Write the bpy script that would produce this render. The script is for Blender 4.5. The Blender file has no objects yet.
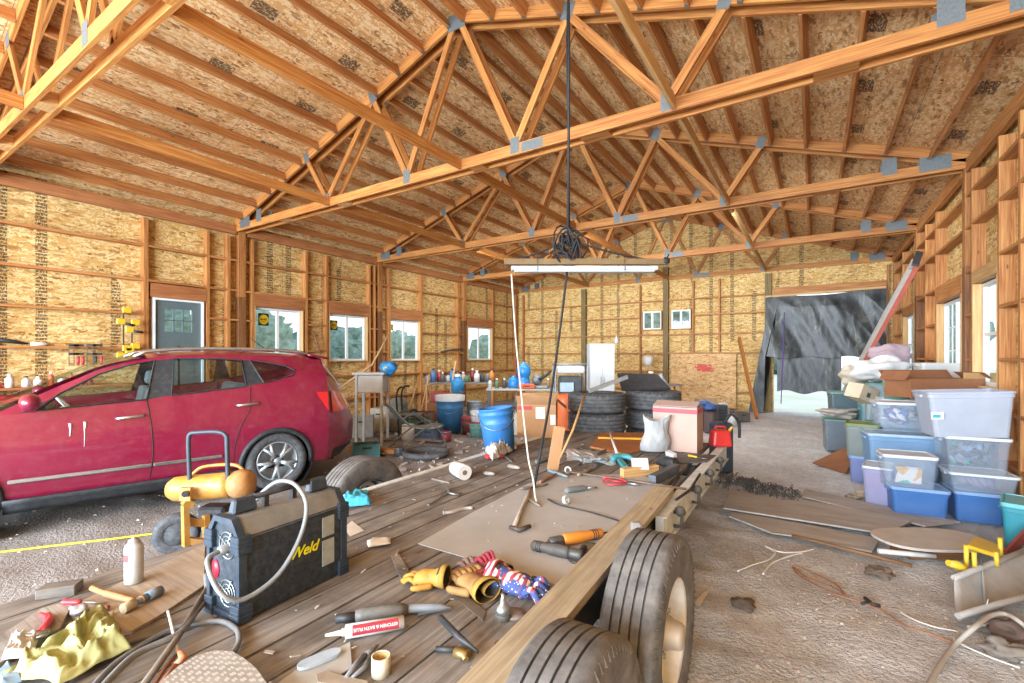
import bpy, bmesh, math, random
from mathutils import Vector, Matrix, Euler, noise
R = random.Random(7)
SC = bpy.context.scene
COL = SC.collection
PI = math.pi
# ------------------------------------------------------------------ camera model (1024x683)
F, HY, TH, ZC = 471.0, 357.9, 0.571, 1.6
CS, SN = math.cos(TH), math.sin(TH)
def ray(px, py):
    r, u = (px - 512) / F, (HY - py) / F
    return Vector((-SN + CS * r, CS + SN * r, u))
def at_z(px, py, z):
    d = ray(px, py); t = (z - ZC) / d.z
    return Vector((d.x * t, d.y * t, z))
def at_x(px, py, x):
    d = ray(px, py); t = x / d.x
    return Vector((x, d.y * t, ZC + d.z * t))
def at_y(px, py, y):
    d = ray(px, py); t = y / d.y
    return Vector((d.x * t, y, ZC + d.z * t))
def at_d(px, py, t):
    d = ray(px, py)
    return Vector((d.x * t, d.y * t, ZC + d.z * t))
cam = bpy.data.objects.new('camera', bpy.data.cameras.new('camera'))
COL.objects.link(cam)
cam.data.sensor_width = 36; cam.data.lens = F / 1024 * 36
cam.data.shift_y = (HY - 341.5) / 1024
cam.data.clip_start = .02; cam.data.clip_end = 500
cam.location = (0, 0, ZC); cam.rotation_euler = (PI / 2, 0, TH)
SC.camera = cam
# ------------------------------------------------------------------ mesh building
class MB:
    def __init__(s): s.v, s.f, s.uv, s.sm = [], [], [], []
    def face(s, idx, uv=None, smooth=False):
        s.f.append(idx); s.uv.append(uv or [(s.v[i][0] + s.v[i][2] * .37, s.v[i][1] + s.v[i][2]) for i in idx]); s.sm.append(smooth)
    def box(s, c, d, rot=None, taper=None, uvax=None):
        """box of size d about c; taper (tx, ty) scales the top"""
        h = [x / 2 for x in d]; b = len(s.v); c = Vector(c)
        M = rot if isinstance(rot, Matrix) else (Euler(rot).to_matrix() if rot else None)
        L = []
        for x in (-1, 1):
            for y in (-1, 1):
                for z in (-1, 1):
                    k = taper if (taper and z > 0) else (1, 1)
                    p = Vector((x * h[0] * k[0], y * h[1] * k[1], z * h[2])); L.append(p)
                    s.v.append(tuple((M @ p if M else p) + c))
        ou, ov = R.random() * 7, R.random() * 7
        order = sorted(range(3), key=lambda i: -d[i])
        for q, ax in (((0, 1, 3, 2), 0), ((4, 6, 7, 5), 0), ((0, 4, 5, 1), 1), ((2, 3, 7, 6), 1), ((0, 2, 6, 4), 2), ((1, 5, 7, 3), 2)):
            a = [i for i in order if i != ax]
            s.face([b + i for i in q], [(L[i][a[0]] + ou, L[i][a[1]] + ov) for i in q])
        return s
    def beam(s, a, b, w, h, up=(0, 0, 1)):
        """w across, h along up"""
        a, b = Vector(a), Vector(b); x = (b - a); n = x.length; x.normalize()
        y = Vector(up).cross(x).normalized(); z = x.cross(y)
        return s.box((a + b) / 2, (n, w, h), Matrix((x, y, z)).transposed())
    def tube(s, pts, r, n=8, cap=True, smooth=True):
        pts = [Vector(p) for p in pts]; rr = r if isinstance(r, (list, tuple)) else [r] * len(pts)
        b = len(s.v); up = Vector((0, 0, 1)); prev = None; L = 0
        for i, p in enumerate(pts):
            t = (pts[min(i + 1, len(pts) - 1)] - pts[max(i - 1, 0)])
            t = t.normalized() if t.length > 1e-9 else Vector((0, 0, 1))
            if prev is None:
                u = t.cross(Vector((0, 0, 1)) if abs(t.z) < .9 else Vector((1, 0, 0))).normalized()
            else:
                u = (prev - t * prev.dot(t)); u = u.normalized() if u.length > 1e-6 else t.orthogonal().normalized()
            prev = u; w = t.cross(u)
            for k in range(n):
                a = 2 * PI * k / n
                s.v.append(tuple(p + (u * math.cos(a) + w * math.sin(a)) * rr[i]))
        for i in range(len(pts) - 1):
            L2 = L + (pts[i + 1] - pts[i]).length
            for k in range(n):
                k2 = (k + 1) % n
                s.face([b + i * n + k, b + i * n + k2, b + (i + 1) * n + k2, b + (i + 1) * n + k],
                       [(L, k / n * .2), (L, (k + 1) / n * .2), (L2, (k + 1) / n * .2), (L2, k / n * .2)], smooth)
            L = L2
        if cap:
            s.face([b + k for k in range(n)][::-1]); e = b + (len(pts) - 1) * n; s.face([e + k for k in range(n)])
        return s
    def lathe(s, prof, c=(0, 0, 0), axis='z', n=24, rot=None, smooth=True, cap=False, sx=1, sy=1):
        """prof: [(r, h)] revolved about an axis"""
        b = len(s.v); c = Vector(c)
        M = rot if isinstance(rot, Matrix) else Euler(rot).to_matrix() if rot else {'z': Matrix.Identity(3), 'x': Matrix(((0, 0, 1), (0, 1, 0), (-1, 0, 0))), 'y': Matrix(((1, 0, 0), (0, 0, 1), (0, -1, 0)))}[axis]
        for r, h in prof:
            for k in range(n):
                a = 2 * PI * k / n
                s.v.append(tuple(M @ Vector((r * math.cos(a) * sx, r * math.sin(a) * sy, h)) + c))
        L = 0
        for i in range(len(prof) - 1):
            L2 = L + math.hypot(prof[i + 1][0] - prof[i][0], prof[i + 1][1] - prof[i][1])
            for k in range(n):
                k2 = (k + 1) % n
                s.face([b + i * n + k, b + i * n + k2, b + (i + 1) * n + k2, b + (i + 1) * n + k],
                       [(k / n, L), ((k + 1) / n, L), ((k + 1) / n, L2), (k / n, L2)], smooth)
            L = L2
        if cap:
            s.face([b + k for k in range(n)][::-1]); e = b + (len(prof) - 1) * n; s.face([e + k for k in range(n)])
        return s
    def prism(s, pts, d, uv=True):
        """planar outline pts (3D) extruded by vector d"""
        b = len(s.v); n = len(pts); d = Vector(d)
        for p in pts: s.v.append(tuple(Vector(p)))
        for p in pts: s.v.append(tuple(Vector(p) + d))
        s.face(list(range(b, b + n))[::-1]); s.face(list(range(b + n, b + 2 * n)))
        for k in range(n):
            k2 = (k + 1) % n
            s.face([b + k, b + k2, b + n + k2, b + n + k])
        return s
    def grid(s, fn, nu, nv, smooth=True, uvs=(1, 1), closeu=False):
        b = len(s.v)
        for i in range(nu + 1):
            for j in range(nv + 1): s.v.append(tuple(fn(i / nu, j / nv)))
        for i in range(nu):
            for j in range(nv):
                q = [(i, j), (i + 1, j), (i + 1, j + 1), (i, j + 1)]
                s.face([b + a * (nv + 1) + c for a, c in q], [(a / nu * uvs[0], c / nv * uvs[1]) for a, c in q], smooth)
        return s
    def ball(s, c, r, n=10, m=7, sc=(1, 1, 1), jit=0, rot=None):
        b = len(s.v); c = Vector(c); M = Euler(rot).to_matrix() if rot else Matrix.Identity(3); o = Vector((R.random() * 50, R.random() * 50, 3))
        for i in range(m + 1):
            for k in range(n):
                th, ph = PI * i / m, 2 * PI * k / n
                p = Vector((math.sin(th) * math.cos(ph), math.sin(th) * math.sin(ph), math.cos(th)))
                q = p * r * (1 + (jit * noise.noise(p * 1.7 + o) if jit else 0))
                s.v.append(tuple(c + M @ Vector((q.x * sc[0], q.y * sc[1], q.z * sc[2]))))
        for i in range(m):
            for k in range(n):
                k2 = (k + 1) % n
                s.face([b + i * n + k, b + (i + 1) * n + k, b + (i + 1) * n + k2, b + i * n + k2], None, True)
        return s
    def xf(s, M):
        s.v = [tuple(M @ Vector(p)) for p in s.v]; return s
    def build(s, name, mat, parent=None, bevel=0, seg=1, solid=0, subsurf=0, loc=None, merge=False, smooth=None, split=0):
        me = bpy.data.meshes.new(name)
        o = Vector((0, 0, 0))
        if parent is None and loc is None and s.v:
            o = Vector((sum(p[0] for p in s.v) / len(s.v), sum(p[1] for p in s.v) / len(s.v), min(p[2] for p in s.v)))
        me.from_pydata([tuple(Vector(p) - o) for p in s.v], [], s.f)
        u = me.uv_layers.new(name='UVMap'); k = 0
        dat = u.data
        for q in s.uv:
            for t in q:
                dat[k].uv = t; k += 1
        for i, p in enumerate(me.polygons): p.use_smooth = s.sm[i] if smooth is None else smooth
        for m in (mat if isinstance(mat, (list, tuple)) else [mat]): me.materials.append(m)
        if merge or bevel:
            bm = bmesh.new(); bm.from_mesh(me)
            bmesh.ops.remove_doubles(bm, verts=bm.verts, dist=1e-5)
            bmesh.ops.recalc_face_normals(bm, faces=bm.faces)
            bm.to_mesh(me); bm.free()
        ob = bpy.data.objects.new(name, me); COL.objects.link(ob)
        ob.location = loc if loc is not None else o
        if parent is not None: ob.parent = parent; ob.location = loc if loc is not None else (0, 0, 0)
        if solid:
            m = ob.modifiers.new('s', 'SOLIDIFY'); m.thickness = solid; m.offset = 0
        if split:
            m = ob.modifiers.new('e', 'EDGE_SPLIT'); m.split_angle = split
        if bevel:
            m = ob.modifiers.new('b', 'BEVEL'); m.width = bevel; m.segments = seg; m.limit_method = 'ANGLE'; m.angle_limit = .7
        if subsurf:
            m = ob.modifiers.new('u', 'SUBSURF'); m.levels = m.render_levels = subsurf
        return ob
def tag(o, label=None, cat=None, group=None, kind=None):
    if label: o['label'] = label
    if cat: o['category'] = cat
    if group: o['group'] = group
    if kind: o['kind'] = kind
    return o
def empty(name, loc=(0, 0, 0), rz=0, label=None, cat=None, group=None, rot=None):
    o = bpy.data.objects.new(name, None); COL.objects.link(o)
    o.location = loc; o.rotation_euler = rot if rot else (0, 0, rz); o.empty_display_size = .1
    return tag(o, label, cat, group)
def kids(o): return [c for c in COL.objects if c.parent == o]
def dup(o, parent=None, loc=None, rz=None, label=None, tree=None):
    c = o.copy(); COL.objects.link(c)
    if parent is not None: c.parent = parent
    if loc is not None: c.location = loc
    if rz is not None: c.rotation_euler = (0, 0, rz)
    if label: c['label'] = label
    for ch in list(o.children): dup(ch, c)
    return c
def lin(c):
    if isinstance(c, str): c = [int(c[i:i + 2], 16) for i in (0, 2, 4)]
    return tuple((x / 255 / 12.92 if x / 255 <= .04045 else ((x / 255 + .055) / 1.055) ** 2.4) for x in c) + (1,)
# ------------------------------------------------------------------ materials
class NT:
    def __init__(s, name):
        s.m = bpy.data.materials.new(name); s.m.use_nodes = True; s.t = s.m.node_tree
        s.b = s.t.nodes['Principled BSDF']
    def n(s, t, **k):
        x = s.t.nodes.new(t)
        for a, v in k.items():
            if a.startswith('_'): x.inputs[a[1:]].default_value = v
            else: setattr(x, a, v)
        return x
    def l(s, a, b): s.t.links.new(a, b)
    def math(s, op, a, b=None, c=None):
        x = s.n('ShaderNodeMath', operation=op)
        for i, v in enumerate((a, b, c)):
            if v is None: continue
            if isinstance(v, (int, float)): x.inputs[i].default_value = v
            else: s.l(v, x.inputs[i])
        return x.outputs[0]
    def mix(s, f, a, b, mode='MIX'):
        x = s.n('ShaderNodeMix', data_type='RGBA', blend_type=mode)
        for i, v in ((0, f), (6, a), (7, b)):
            if isinstance(v, (int, float)): x.inputs[i].default_value = v
            elif isinstance(v, (tuple, list)): x.inputs[i].default_value = v
            else: s.l(v, x.inputs[i])
        return x.outputs[2]
    def ramp(s, f, stops, interp='LINEAR'):
        x = s.n('ShaderNodeValToRGB'); x.color_ramp.interpolation = interp; e = x.color_ramp.elements
        while len(e) < len(stops): e.new(.5)
        for q, (p, c) in zip(e, stops): q.position = p; q.color = c
        s.l(f, x.inputs[0]); return x.outputs[0]
    def noise(s, vec, scale, det=4, rough=.55, dist=0):
        x = s.n('ShaderNodeTexNoise'); x.inputs['Scale'].default_value = scale; x.inputs['Detail'].default_value = det
        x.inputs['Roughness'].default_value = rough; x.inputs['Distortion'].default_value = dist
        if vec is not None: s.l(vec, x.inputs['Vector'])
        return x.outputs[0]
    def vor(s, vec, scale, out='Color', feat='F1', rnd=1):
        x = s.n('ShaderNodeTexVoronoi', feature=feat); x.inputs['Scale'].default_value = scale; x.inputs['Randomness'].default_value = rnd
        s.l(vec, x.inputs['Vector']); return x.outputs[out]
    def tc(s, w): return s.n('ShaderNodeTexCoord').outputs[w]
    def map(s, vec, sc=(1, 1, 1), rot=(0, 0, 0), loc=(0, 0, 0)):
        x = s.n('ShaderNodeMapping'); x.inputs['Scale'].default_value = sc; x.inputs['Rotation'].default_value = rot; x.inputs['Location'].default_value = loc
        s.l(vec, x.inputs['Vector']); return x.outputs[0]
    def sep(s, vec):
        x = s.n('ShaderNodeSeparateXYZ'); s.l(vec, x.inputs[0]); return x.outputs
    def bump(s, h, st=.3, d=.01):
        x = s.n('ShaderNodeBump'); x.inputs['Strength'].default_value = st; x.inputs['Distance'].default_value = d
        s.l(h, x.inputs['Height']); s.l(x.outputs[0], s.b.inputs['Normal'])
    def set(s, **k):
        for a, v in k.items():
            i = s.b.inputs[a.replace('_', ' ')]
            if isinstance(v, (int, float, tuple)): i.default_value = v
            else: s.l(v, i)
        return s
CACHE = {}
def text(body, size, parent, loc, rot, mat, shear=0, off=0, center=False):
    fc = bpy.data.curves.new('lettering', 'FONT'); fc.body = body; fc.size = size; fc.shear = shear; fc.extrude = .0005; fc.offset = off
    if center: fc.align_x = 'CENTER'; fc.align_y = 'CENTER'
    t = bpy.data.objects.new('lettering_source', fc); COL.objects.link(t)
    bpy.context.view_layer.update()
    me = bpy.data.meshes.new_from_object(t.evaluated_get(bpy.context.evaluated_depsgraph_get()))
    bpy.data.objects.remove(t); me.materials.clear(); me.materials.append(mat)
    o = bpy.data.objects.new('lettering', me); COL.objects.link(o); o.parent = parent; o.location = loc; o.rotation_euler = rot
    return o
def M(c, rough=.55, metal=0, var=.12, vs=9, bump=0, coat=0, dust=0, alpha=1, trans=0, sub=0, name=None):
    """plain material: base colour with a soft mottling, optional dust"""
    key = (str(c), rough, metal, var, vs, bump, coat, dust, alpha, trans)
    if key in CACHE: return CACHE[key]
    t = NT(name or 'mat_%03d' % len(CACHE)); o = t.tc('Object')
    base = lin(c)
    nz = t.noise(o, vs, 5, .6)
    dark = tuple(x * (1 - var) for x in base[:3]) + (1,); lite = tuple(min(1, x * (1 + var) + var * .02) for x in base[:3]) + (1,)
    col = t.ramp(nz, [(.3, dark), (.7, lite)])
    if dust:
        n2 = t.ramp(t.noise(o, vs * 1.7, 6, .7), [(.5 - dust * .35, (0, 0, 0, 1)), (.9 - dust * .3, (dust, dust, dust, 1))])
        col = t.mix(n2, col, lin('a9a39a'))
    t.set(Base_Color=col, Roughness=rough, Metallic=metal)
    if bump: t.bump(t.noise(o, vs * 4, 4), bump, .01)
    if coat: t.set(Coat_Weight=coat, Coat_Roughness=.06)
    if trans: t.set(Transmission_Weight=trans, IOR=1.3)
    if alpha < 1: t.set(Alpha=alpha)
    CACHE[key] = t.m
    return t.m
def wood(name, c1, c2, dark=.5, rough=.65, scale=1, stain=0, tint=(.70, .64, .58, 1), sc=(70, 52, 40)):
    t = NT(name); uv = t.tc('UV')
    rnd = t.n('ShaderNodeObjectInfo').outputs['Random']
    v = t.n('ShaderNodeVectorMath', operation='ADD'); t.l(uv, v.inputs[0])
    cb = t.n('ShaderNodeCombineXYZ'); t.l(t.math('MULTIPLY', rnd, 31.7), cb.inputs[2]); t.l(cb.outputs[0], v.inputs[1])
    g = t.noise(t.map(v.outputs[0], (1.2 * scale, 34 * scale, 1)), 1.6, 4, .6, .6)
    g2 = t.noise(t.map(v.outputs[0], (.8, 7, 1)), 2.2, 3)
    col = t.mix(t.ramp(g, [(.36, (0, 0, 0, 1)), (.66, (1, 1, 1, 1))]), lin(c2), lin(c1))
    tone = t.math('ADD', t.math('MULTIPLY', g2, .55), t.math('MULTIPLY', rnd, .42))
    col = t.mix(t.ramp(tone, [(.2, (.68, .64, .6, 1)), (.75, (1.1, 1.08, 1.05, 1))]), (0, 0, 0, 1), col) if False else t.mix(1, col, t.ramp(tone, [(.2, tint), (.72, (1, 1, 1, 1))]), 'MULTIPLY')
    kn = t.vor(t.map(v.outputs[0], (1.3, 4, 1)), 1.5, 'Distance')
    col = t.mix(t.ramp(kn, [(.035, (.75, .75, .75, 1)), (.07, (0, 0, 0, 1))]), col, lin((96, 52, 22)))
    if stain:
        sn = t.noise(t.map(v.outputs[0], (1, 1.6, 1)), 2.6, 6, .65)
        col = t.mix(t.ramp(sn, [(.42, (0, 0, 0, 1)), (.62, (stain, stain, stain, 1))]), col, lin(sc))
    t.set(Base_Color=col, Roughness=rough)
    t.bump(g, .15, .004)
    return t.m
def osb(name, tan, lite, dark, bandv=None, patch=False, p0=0.0):
    t = NT(name); uv = t.tc('UV')
    wob = t.n('ShaderNodeTexNoise'); wob.inputs['Scale'].default_value = 5; t.l(uv, wob.inputs['Vector'])
    w = t.n('ShaderNodeVectorMath', operation='MULTIPLY_ADD'); t.l(wob.outputs['Color'], w.inputs[0]); w.inputs[1].default_value = (.05, .05, 0); t.l(uv, w.inputs[2])
    L = []
    for k, (ang, sx, sy) in enumerate(((.5, 8, 30), (1.45, 8, 32), (-.6, 8, 30), (2.3, 9, 30))):
        c = t.vor(t.map(w.outputs[0], (sx, sy, 1), (0, 0, ang), (k * 3.1, k * 1.7, 0)), 1.0)
        L.append(t.sep(c)[0])
    a = t.math('GREATER_THAN', t.noise(uv, 17, 3), .5)
    m1 = t.mix(a, L[0], L[1]); m2 = t.mix(t.math('GREATER_THAN', t.noise(t.map(uv, (1, 1, 1), (0, 0, 0), (9, 4, 0)), 19, 3), .52), m1, L[2])
    col = t.ramp(m2, [(.0, lin(dark)), (.11, lin(tan)), (.5, lin(tan)), (.72, lin(lite)), (1, lin(lite))])
    col = t.mix(t.ramp(L[3], [(.90, (0, 0, 0, 1)), (.94, (.6, .6, .6, 1))]), col, lin(dark))
    big = t.noise(uv, .9, 3); col = t.mix(1, col, t.ramp(big, [(.3, (.80, .76, .72, 1)), (.7, (1, 1, 1, 1))]), 'MULTIPLY')
    u, v = t.sep(uv)[:2]
    jit = t.noise(t.map(uv, (60, 22, 1)), 1, 2)
    def near(x, per, c, hw):
        return t.math('LESS_THAN', t.math('ABSOLUTE', t.math('SUBTRACT', t.math('FRACT', t.math('DIVIDE', x, per)), c)), hw)
    if bandv:                                   # columns of printed mill stamps
        row = t.math('LESS_THAN', t.math('FRACT', t.math('DIVIDE', v, .052)), .72)
        m = None
        for per, c, hw in bandv:
            b = near(u, per, c, hw); m = b if m is None else t.math('MAXIMUM', m, b)
        pr = t.math('MULTIPLY', t.math('MULTIPLY', m, row), t.math('GREATER_THAN', jit, .44))
        # the stamps run only on some sheets
        sel = t.math('GREATER_THAN', t.noise(t.map(uv, (.55, .42, 1), (0, 0, 0), (p0, 2, 0)), 1, 0), .46)
        col = t.mix(t.math('MULTIPLY', t.math('MULTIPLY', pr, sel), .8), col, lin('2c2418'))
    if patch:
        b = t.math('MULTIPLY', near(u, 1.22, .5, .12), near(v, 1.1, .45, .075))
        pr = t.math('MULTIPLY', b, t.math('GREATER_THAN', t.noise(t.map(uv, (26, 60, 1)), 1, 2), .44))
        col = t.mix(t.math('MULTIPLY', pr, .8), col, lin('2a2119'))
    if patch or bandv:
        e = t.math('MAXIMUM', near(u, 2.44, .5, .0016), near(v, 1.22, .5, .0032))
        col = t.mix(t.math('MULTIPLY', e, .6), col, lin('3a2512'))
    t.set(Base_Color=col, Roughness=.75); t.bump(m2, .25, .004)
    return t.m
W_TRUSS = wood('lumber_truss', 'd0954f', 'a5622a')
W_PURL = wood('lumber_purlin', 'd49a5c', 'ad6a34')
W_STUD = wood('lumber_stud', 'd29a5a', 'a96530')
W_RED = wood('lumber_header', 'c98a55', 'a0623a')
W_TREAT = wood('lumber_treated', '9a6a3e', '6f4526')
W_GREEN = wood('lumber_green_treated', '9a8350', '6f5c34')
W_PALE = wood('lumber_pale', 'e0bd86', 'c99a60')
W_GREY = wood('lumber_weathered', 'b0aaa2', '8a8178', stain=.75, rough=.8, tint=(.68, .67, .66, 1), sc=(66, 60, 55))
W_RAIL = wood('lumber_rail', 'c8bca2', 'a89a80', stain=.25)
STEEL = M('9aa0a2', .38, .85, .15, 14)
GALV = M('8f9698', .45, .7, .18, 25)
OSB_L = osb('osb_wall', 'd3a962', 'edd398', '94642e', [(1.35, .3, .05), (1.35, .62, .05)], p0=.3)
OSB_B = osb('osb_back', 'd4a95f', 'edd294', '966630', [(1.22, .24, .045), (1.22, .74, .045)], p0=5)
OSB_C = osb('osb_roof', 'dba86c', 'f0d2a2', '8a5a2c', None, True)
# ------------------------------------------------------------------ light and colour
vs = SC.view_settings
SC.display_settings.display_device = 'sRGB'
vs.view_transform = 'Standard'; vs.look = 'None'; vs.gamma = 1; vs.use_curve_mapping = False
vs.exposure = EXPOSURE = 0.62
wd = bpy.data.worlds.new('sky'); SC.world = wd; wd.use_nodes = True
wt = wd.node_tree; bg = wt.nodes['Background']
tc = wt.nodes.new('ShaderNodeTexCoord'); sp = wt.nodes.new('ShaderNodeSeparateXYZ'); rp = wt.nodes.new('ShaderNodeValToRGB')
wt.links.new(tc.outputs['Generated'], sp.inputs[0]); wt.links.new(sp.outputs[2], rp.inputs[0]); wt.links.new(rp.outputs[0], bg.inputs[0])
e = rp.color_ramp.elements
e[0].position = 0; e[0].color = (.9, .95, 1.0, 1); e[1].position = .6; e[1].color = (.62, .8, 1.0, 1)
bg.inputs[1].default_value = 1.3
def area(name, loc, rot, sx, sy, power, col=(1, 1, 1)):
    d = bpy.data.lights.new(name, 'AREA'); d.shape = 'RECTANGLE'; d.size = sx; d.size_y = sy; d.energy = power; d.color = col
    o = bpy.data.objects.new(name, d); COL.objects.link(o); o.location = loc; o.rotation_euler = rot
    return o
SC.cycles.max_bounces = 10; SC.cycles.diffuse_bounces = 6; SC.cycles.transparent_max_bounces = 24
SC.cycles.glossy_bounces = 3; SC.cycles.caustics_reflective = False; SC.cycles.caustics_refractive = False
SC.cycles.sample_clamp_indirect = 6
# ================================================================== the building
XL, XR, XM = -9.88, 1.72, -4.14           # inner faces of the wall framing, ridge line
SHL, SHR, SHB = XL - .145, XR + .145, 15.96   # inner faces of the sheathing
YF = -5.8
ZB = 4.17                                   # underside of the truss bottom chords
SL = 1 / 3.0
def ztop(x): return 6.36 - SL * abs(x - XM)      # top of the top chords
TY = [1.48, 5.14, 8.80, 12.46]
ORD = 'first second third fourth fifth sixth seventh eighth ninth tenth eleventh twelfth thirteenth'.split()
def holed(mb, to, u0, u1, v0, v1, holes, th, back):
    """sheet in (u, v) with rectangular holes; to(u, v, w) -> 3D, w the thickness axis"""
    us = sorted({u0, u1} | {h[i] for h in holes for i in (0, 1) if u0 < h[i] < u1}); v_s = sorted({v0, v1} | {h[i] for h in holes for i in (2, 3) if v0 < h[i] < v1})
    for a, b in zip(us, us[1:]):
        for c, d in zip(v_s, v_s[1:]):
            if any(h[0] <= (a + b) / 2 <= h[1] and h[2] <= (c + d) / 2 <= h[3] for h in holes): continue
            k = len(mb.v)
            for w in (0, th):
                for uu, vv in ((a, c), (b, c), (b, d), (a, d)): mb.v.append(tuple(to(uu, vv, w)))
            U = [(a, c), (b, c), (b, d), (a, d)]
            mb.face([k, k + 1, k + 2, k + 3], U); mb.face([k + 7, k + 6, k + 5, k + 4], U[::-1])
            for i in range(4):
                j = (i + 1) % 4; mb.face([k + i, k + 4 + i, k + 4 + j, k + j], [U[i], U[i], U[j], U[j]])
# windows: (Y0, Y1, z0, z1)
LWIN = [(5.42, 6.50, 1.53, 2.68), (7.23, 8.36, 1.53, 2.68), (9.18, 10.32, 1.53, 2.68), (12.66, 14.06, 1.53, 2.68)]
LDOOR = (3.60, 4.43, .60, 2.68)
RWIN = [(7.42, 8.36, 1.25, 2.55), (8.98, 10.50, 1.30, 2.50), (12.72, 14.1, 1.25, 2.55)]
BWIN = [(-4.92, -4.29, 2.56, 3.17), (-3.98, -3.36, 2.56, 3.17)]
BDOOR = (-1.02, 1.60, -.2, 3.42)
m = MB(); holed(m, lambda u, v, w: (SHL - w, u, v), YF, SHB, -.1, 4.36, LWIN + [LDOOR], .012, 0)
tag(m.build('wall_left', OSB_L, loc=(0, 0, 0)), 'OSB sheathed side wall with the door and four sliding windows', None, None, 'structure')
m = MB(); holed(m, lambda u, v, w: (SHR + w, u, v), YF, SHB, -.1, 4.36, RWIN, .012, 0)
tag(m.build('wall_right', OSB_L, loc=(0, 0, 0)), 'OSB sheathed side wall behind the plastic totes', None, None, 'structure')
m = MB(); holed(m, lambda u, v, w: (u, SHB + w, v), SHL, SHR, -.1, 4.36, BWIN + [BDOOR], .012, 0)
k = len(m.v)
for w in (0, .012):
    for p in ((SHL, 4.36), (SHR, 4.36), (XM, ztop(XM) + .01)): m.v.append((p[0], SHB + w, p[1]))
m.face([k, k + 1, k + 2], [(SHL, 4.36), (SHR, 4.36), (XM, 6.37)]); m.face([k + 5, k + 4, k + 3], [(XM, 6.37), (SHR, 4.36), (SHL, 4.36)])
tag(m.build('wall_back', OSB_B, loc=(0, 0, 0)), 'OSB sheathed gable end wall', None, None, 'structure')
for s, nm in ((-1, 'ceiling'), (1, 'ceiling.001')):
    m = MB(); xe = SHL - .5 if s < 0 else SHR + .5
    n = math.hypot(xe - XM, ztop(XM) - ztop(xe)); k = len(m.v)
    for w in (.004, .018):
        for x, y in ((xe, YF), (XM, YF), (XM, SHB + .4), (xe, SHB + .4)): m.v.append((x, y, ztop(x) + w))
    U = [(YF, n), (YF, 0), (SHB, 0), (SHB, n)]
    m.face([k, k + 1, k + 2, k + 3] if s > 0 else [k + 3, k + 2, k + 1, k], U if s > 0 else U[::-1])
    m.face([k + 7, k + 6, k + 5, k + 4], U[::-1])
    for i in range(4):
        j = (i + 1) % 4; m.face([k + i, k + j, k + 4 + j, k + 4 + i])
    tag(m.build(nm, OSB_C, loc=(0, 0, 0)), 'OSB roof deck of the slope over the %s wall' % ('side door' if s < 0 else 'plastic tote'), None, None, 'structure')
# ------------------------------------------------------------------ ground
def gh(x, y):
    p = Vector((x, y, 0))
    h = .035 * noise.noise(p * .7) + .022 * noise.noise(p * 2.1 + Vector((5, 2, 0)))
    h += .012 * noise.noise(p * 6.0)
    return h - .02
tt = NT('dirt'); o = tt.tc('Object')
n1 = tt.noise(o, 1.1, 6, .6); n2 = tt.noise(o, 9, 6, .7); n3 = tt.noise(o, 42, 4, .65)
c = tt.ramp(n1, [(.32, lin('d0cdc9')), (.62, lin('eceae7'))])
c = tt.mix(tt.ramp(n2, [(.35, (.42, .42, .42, 1)), (.6, (0, 0, 0, 1))]), c, lin('a39d97'))
c = tt.mix(tt.ramp(n3, [(.56, (0, 0, 0, 1)), (.72, (.8, .8, .8, 1))]), c, lin('eae6e0'))
c = tt.mix(tt.ramp(tt.noise(tt.map(o, (1, 1.6, 1), (0, 0, .6)), 38, 4, .7), [(.34, (.75, .75, .75, 1)), (.42, (0, 0, 0, 1))]), c, lin('6a5d52'))
# the earth turns darker and browner on the side by the car
gx = tt.sep(o)[0]
car_side = tt.ramp(tt.math('ADD', gx, tt.math('MULTIPLY', n1, 1.5)), [(0, (1, 1, 1, 1)), (1, (0, 0, 0, 1))])
mr = tt.n('ShaderNodeMapRange'); tt.l(tt.math('ADD', gx, tt.math('MULTIPLY', n1, 1.5)), mr.inputs[0]); mr.inputs[1].default_value = -2.6; mr.inputs[2].default_value = -.4; mr.inputs[3].default_value = .72; mr.inputs[4].default_value = 0
c = tt.mix(mr.outputs[0], c, lin('7b7069'))
c = tt.mix(tt.ramp(n3, [(.60, (0, 0, 0, 1)), (.75, (.55, .55, .55, 1))]), c, lin('b9ada0'))
tt.set(Base_Color=c, Roughness=.95)
tt.bump(tt.math('ADD', tt.math('MULTIPLY', n2, .5), n3), 1.0, .045)
m = MB()
def gsheet(u, v):
    x = SHL - .4 + u * (SHR - SHL + .8); y = YF + v * (SHB - YF + .3)
    return Vector((x, y, gh(x, y)))
m.grid(gsheet, 230, 400)
tag(m.build('ground', tt.m, loc=(0, 0, 0)), 'dry churned dirt floor of the shop', None, None, 'structure')
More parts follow.
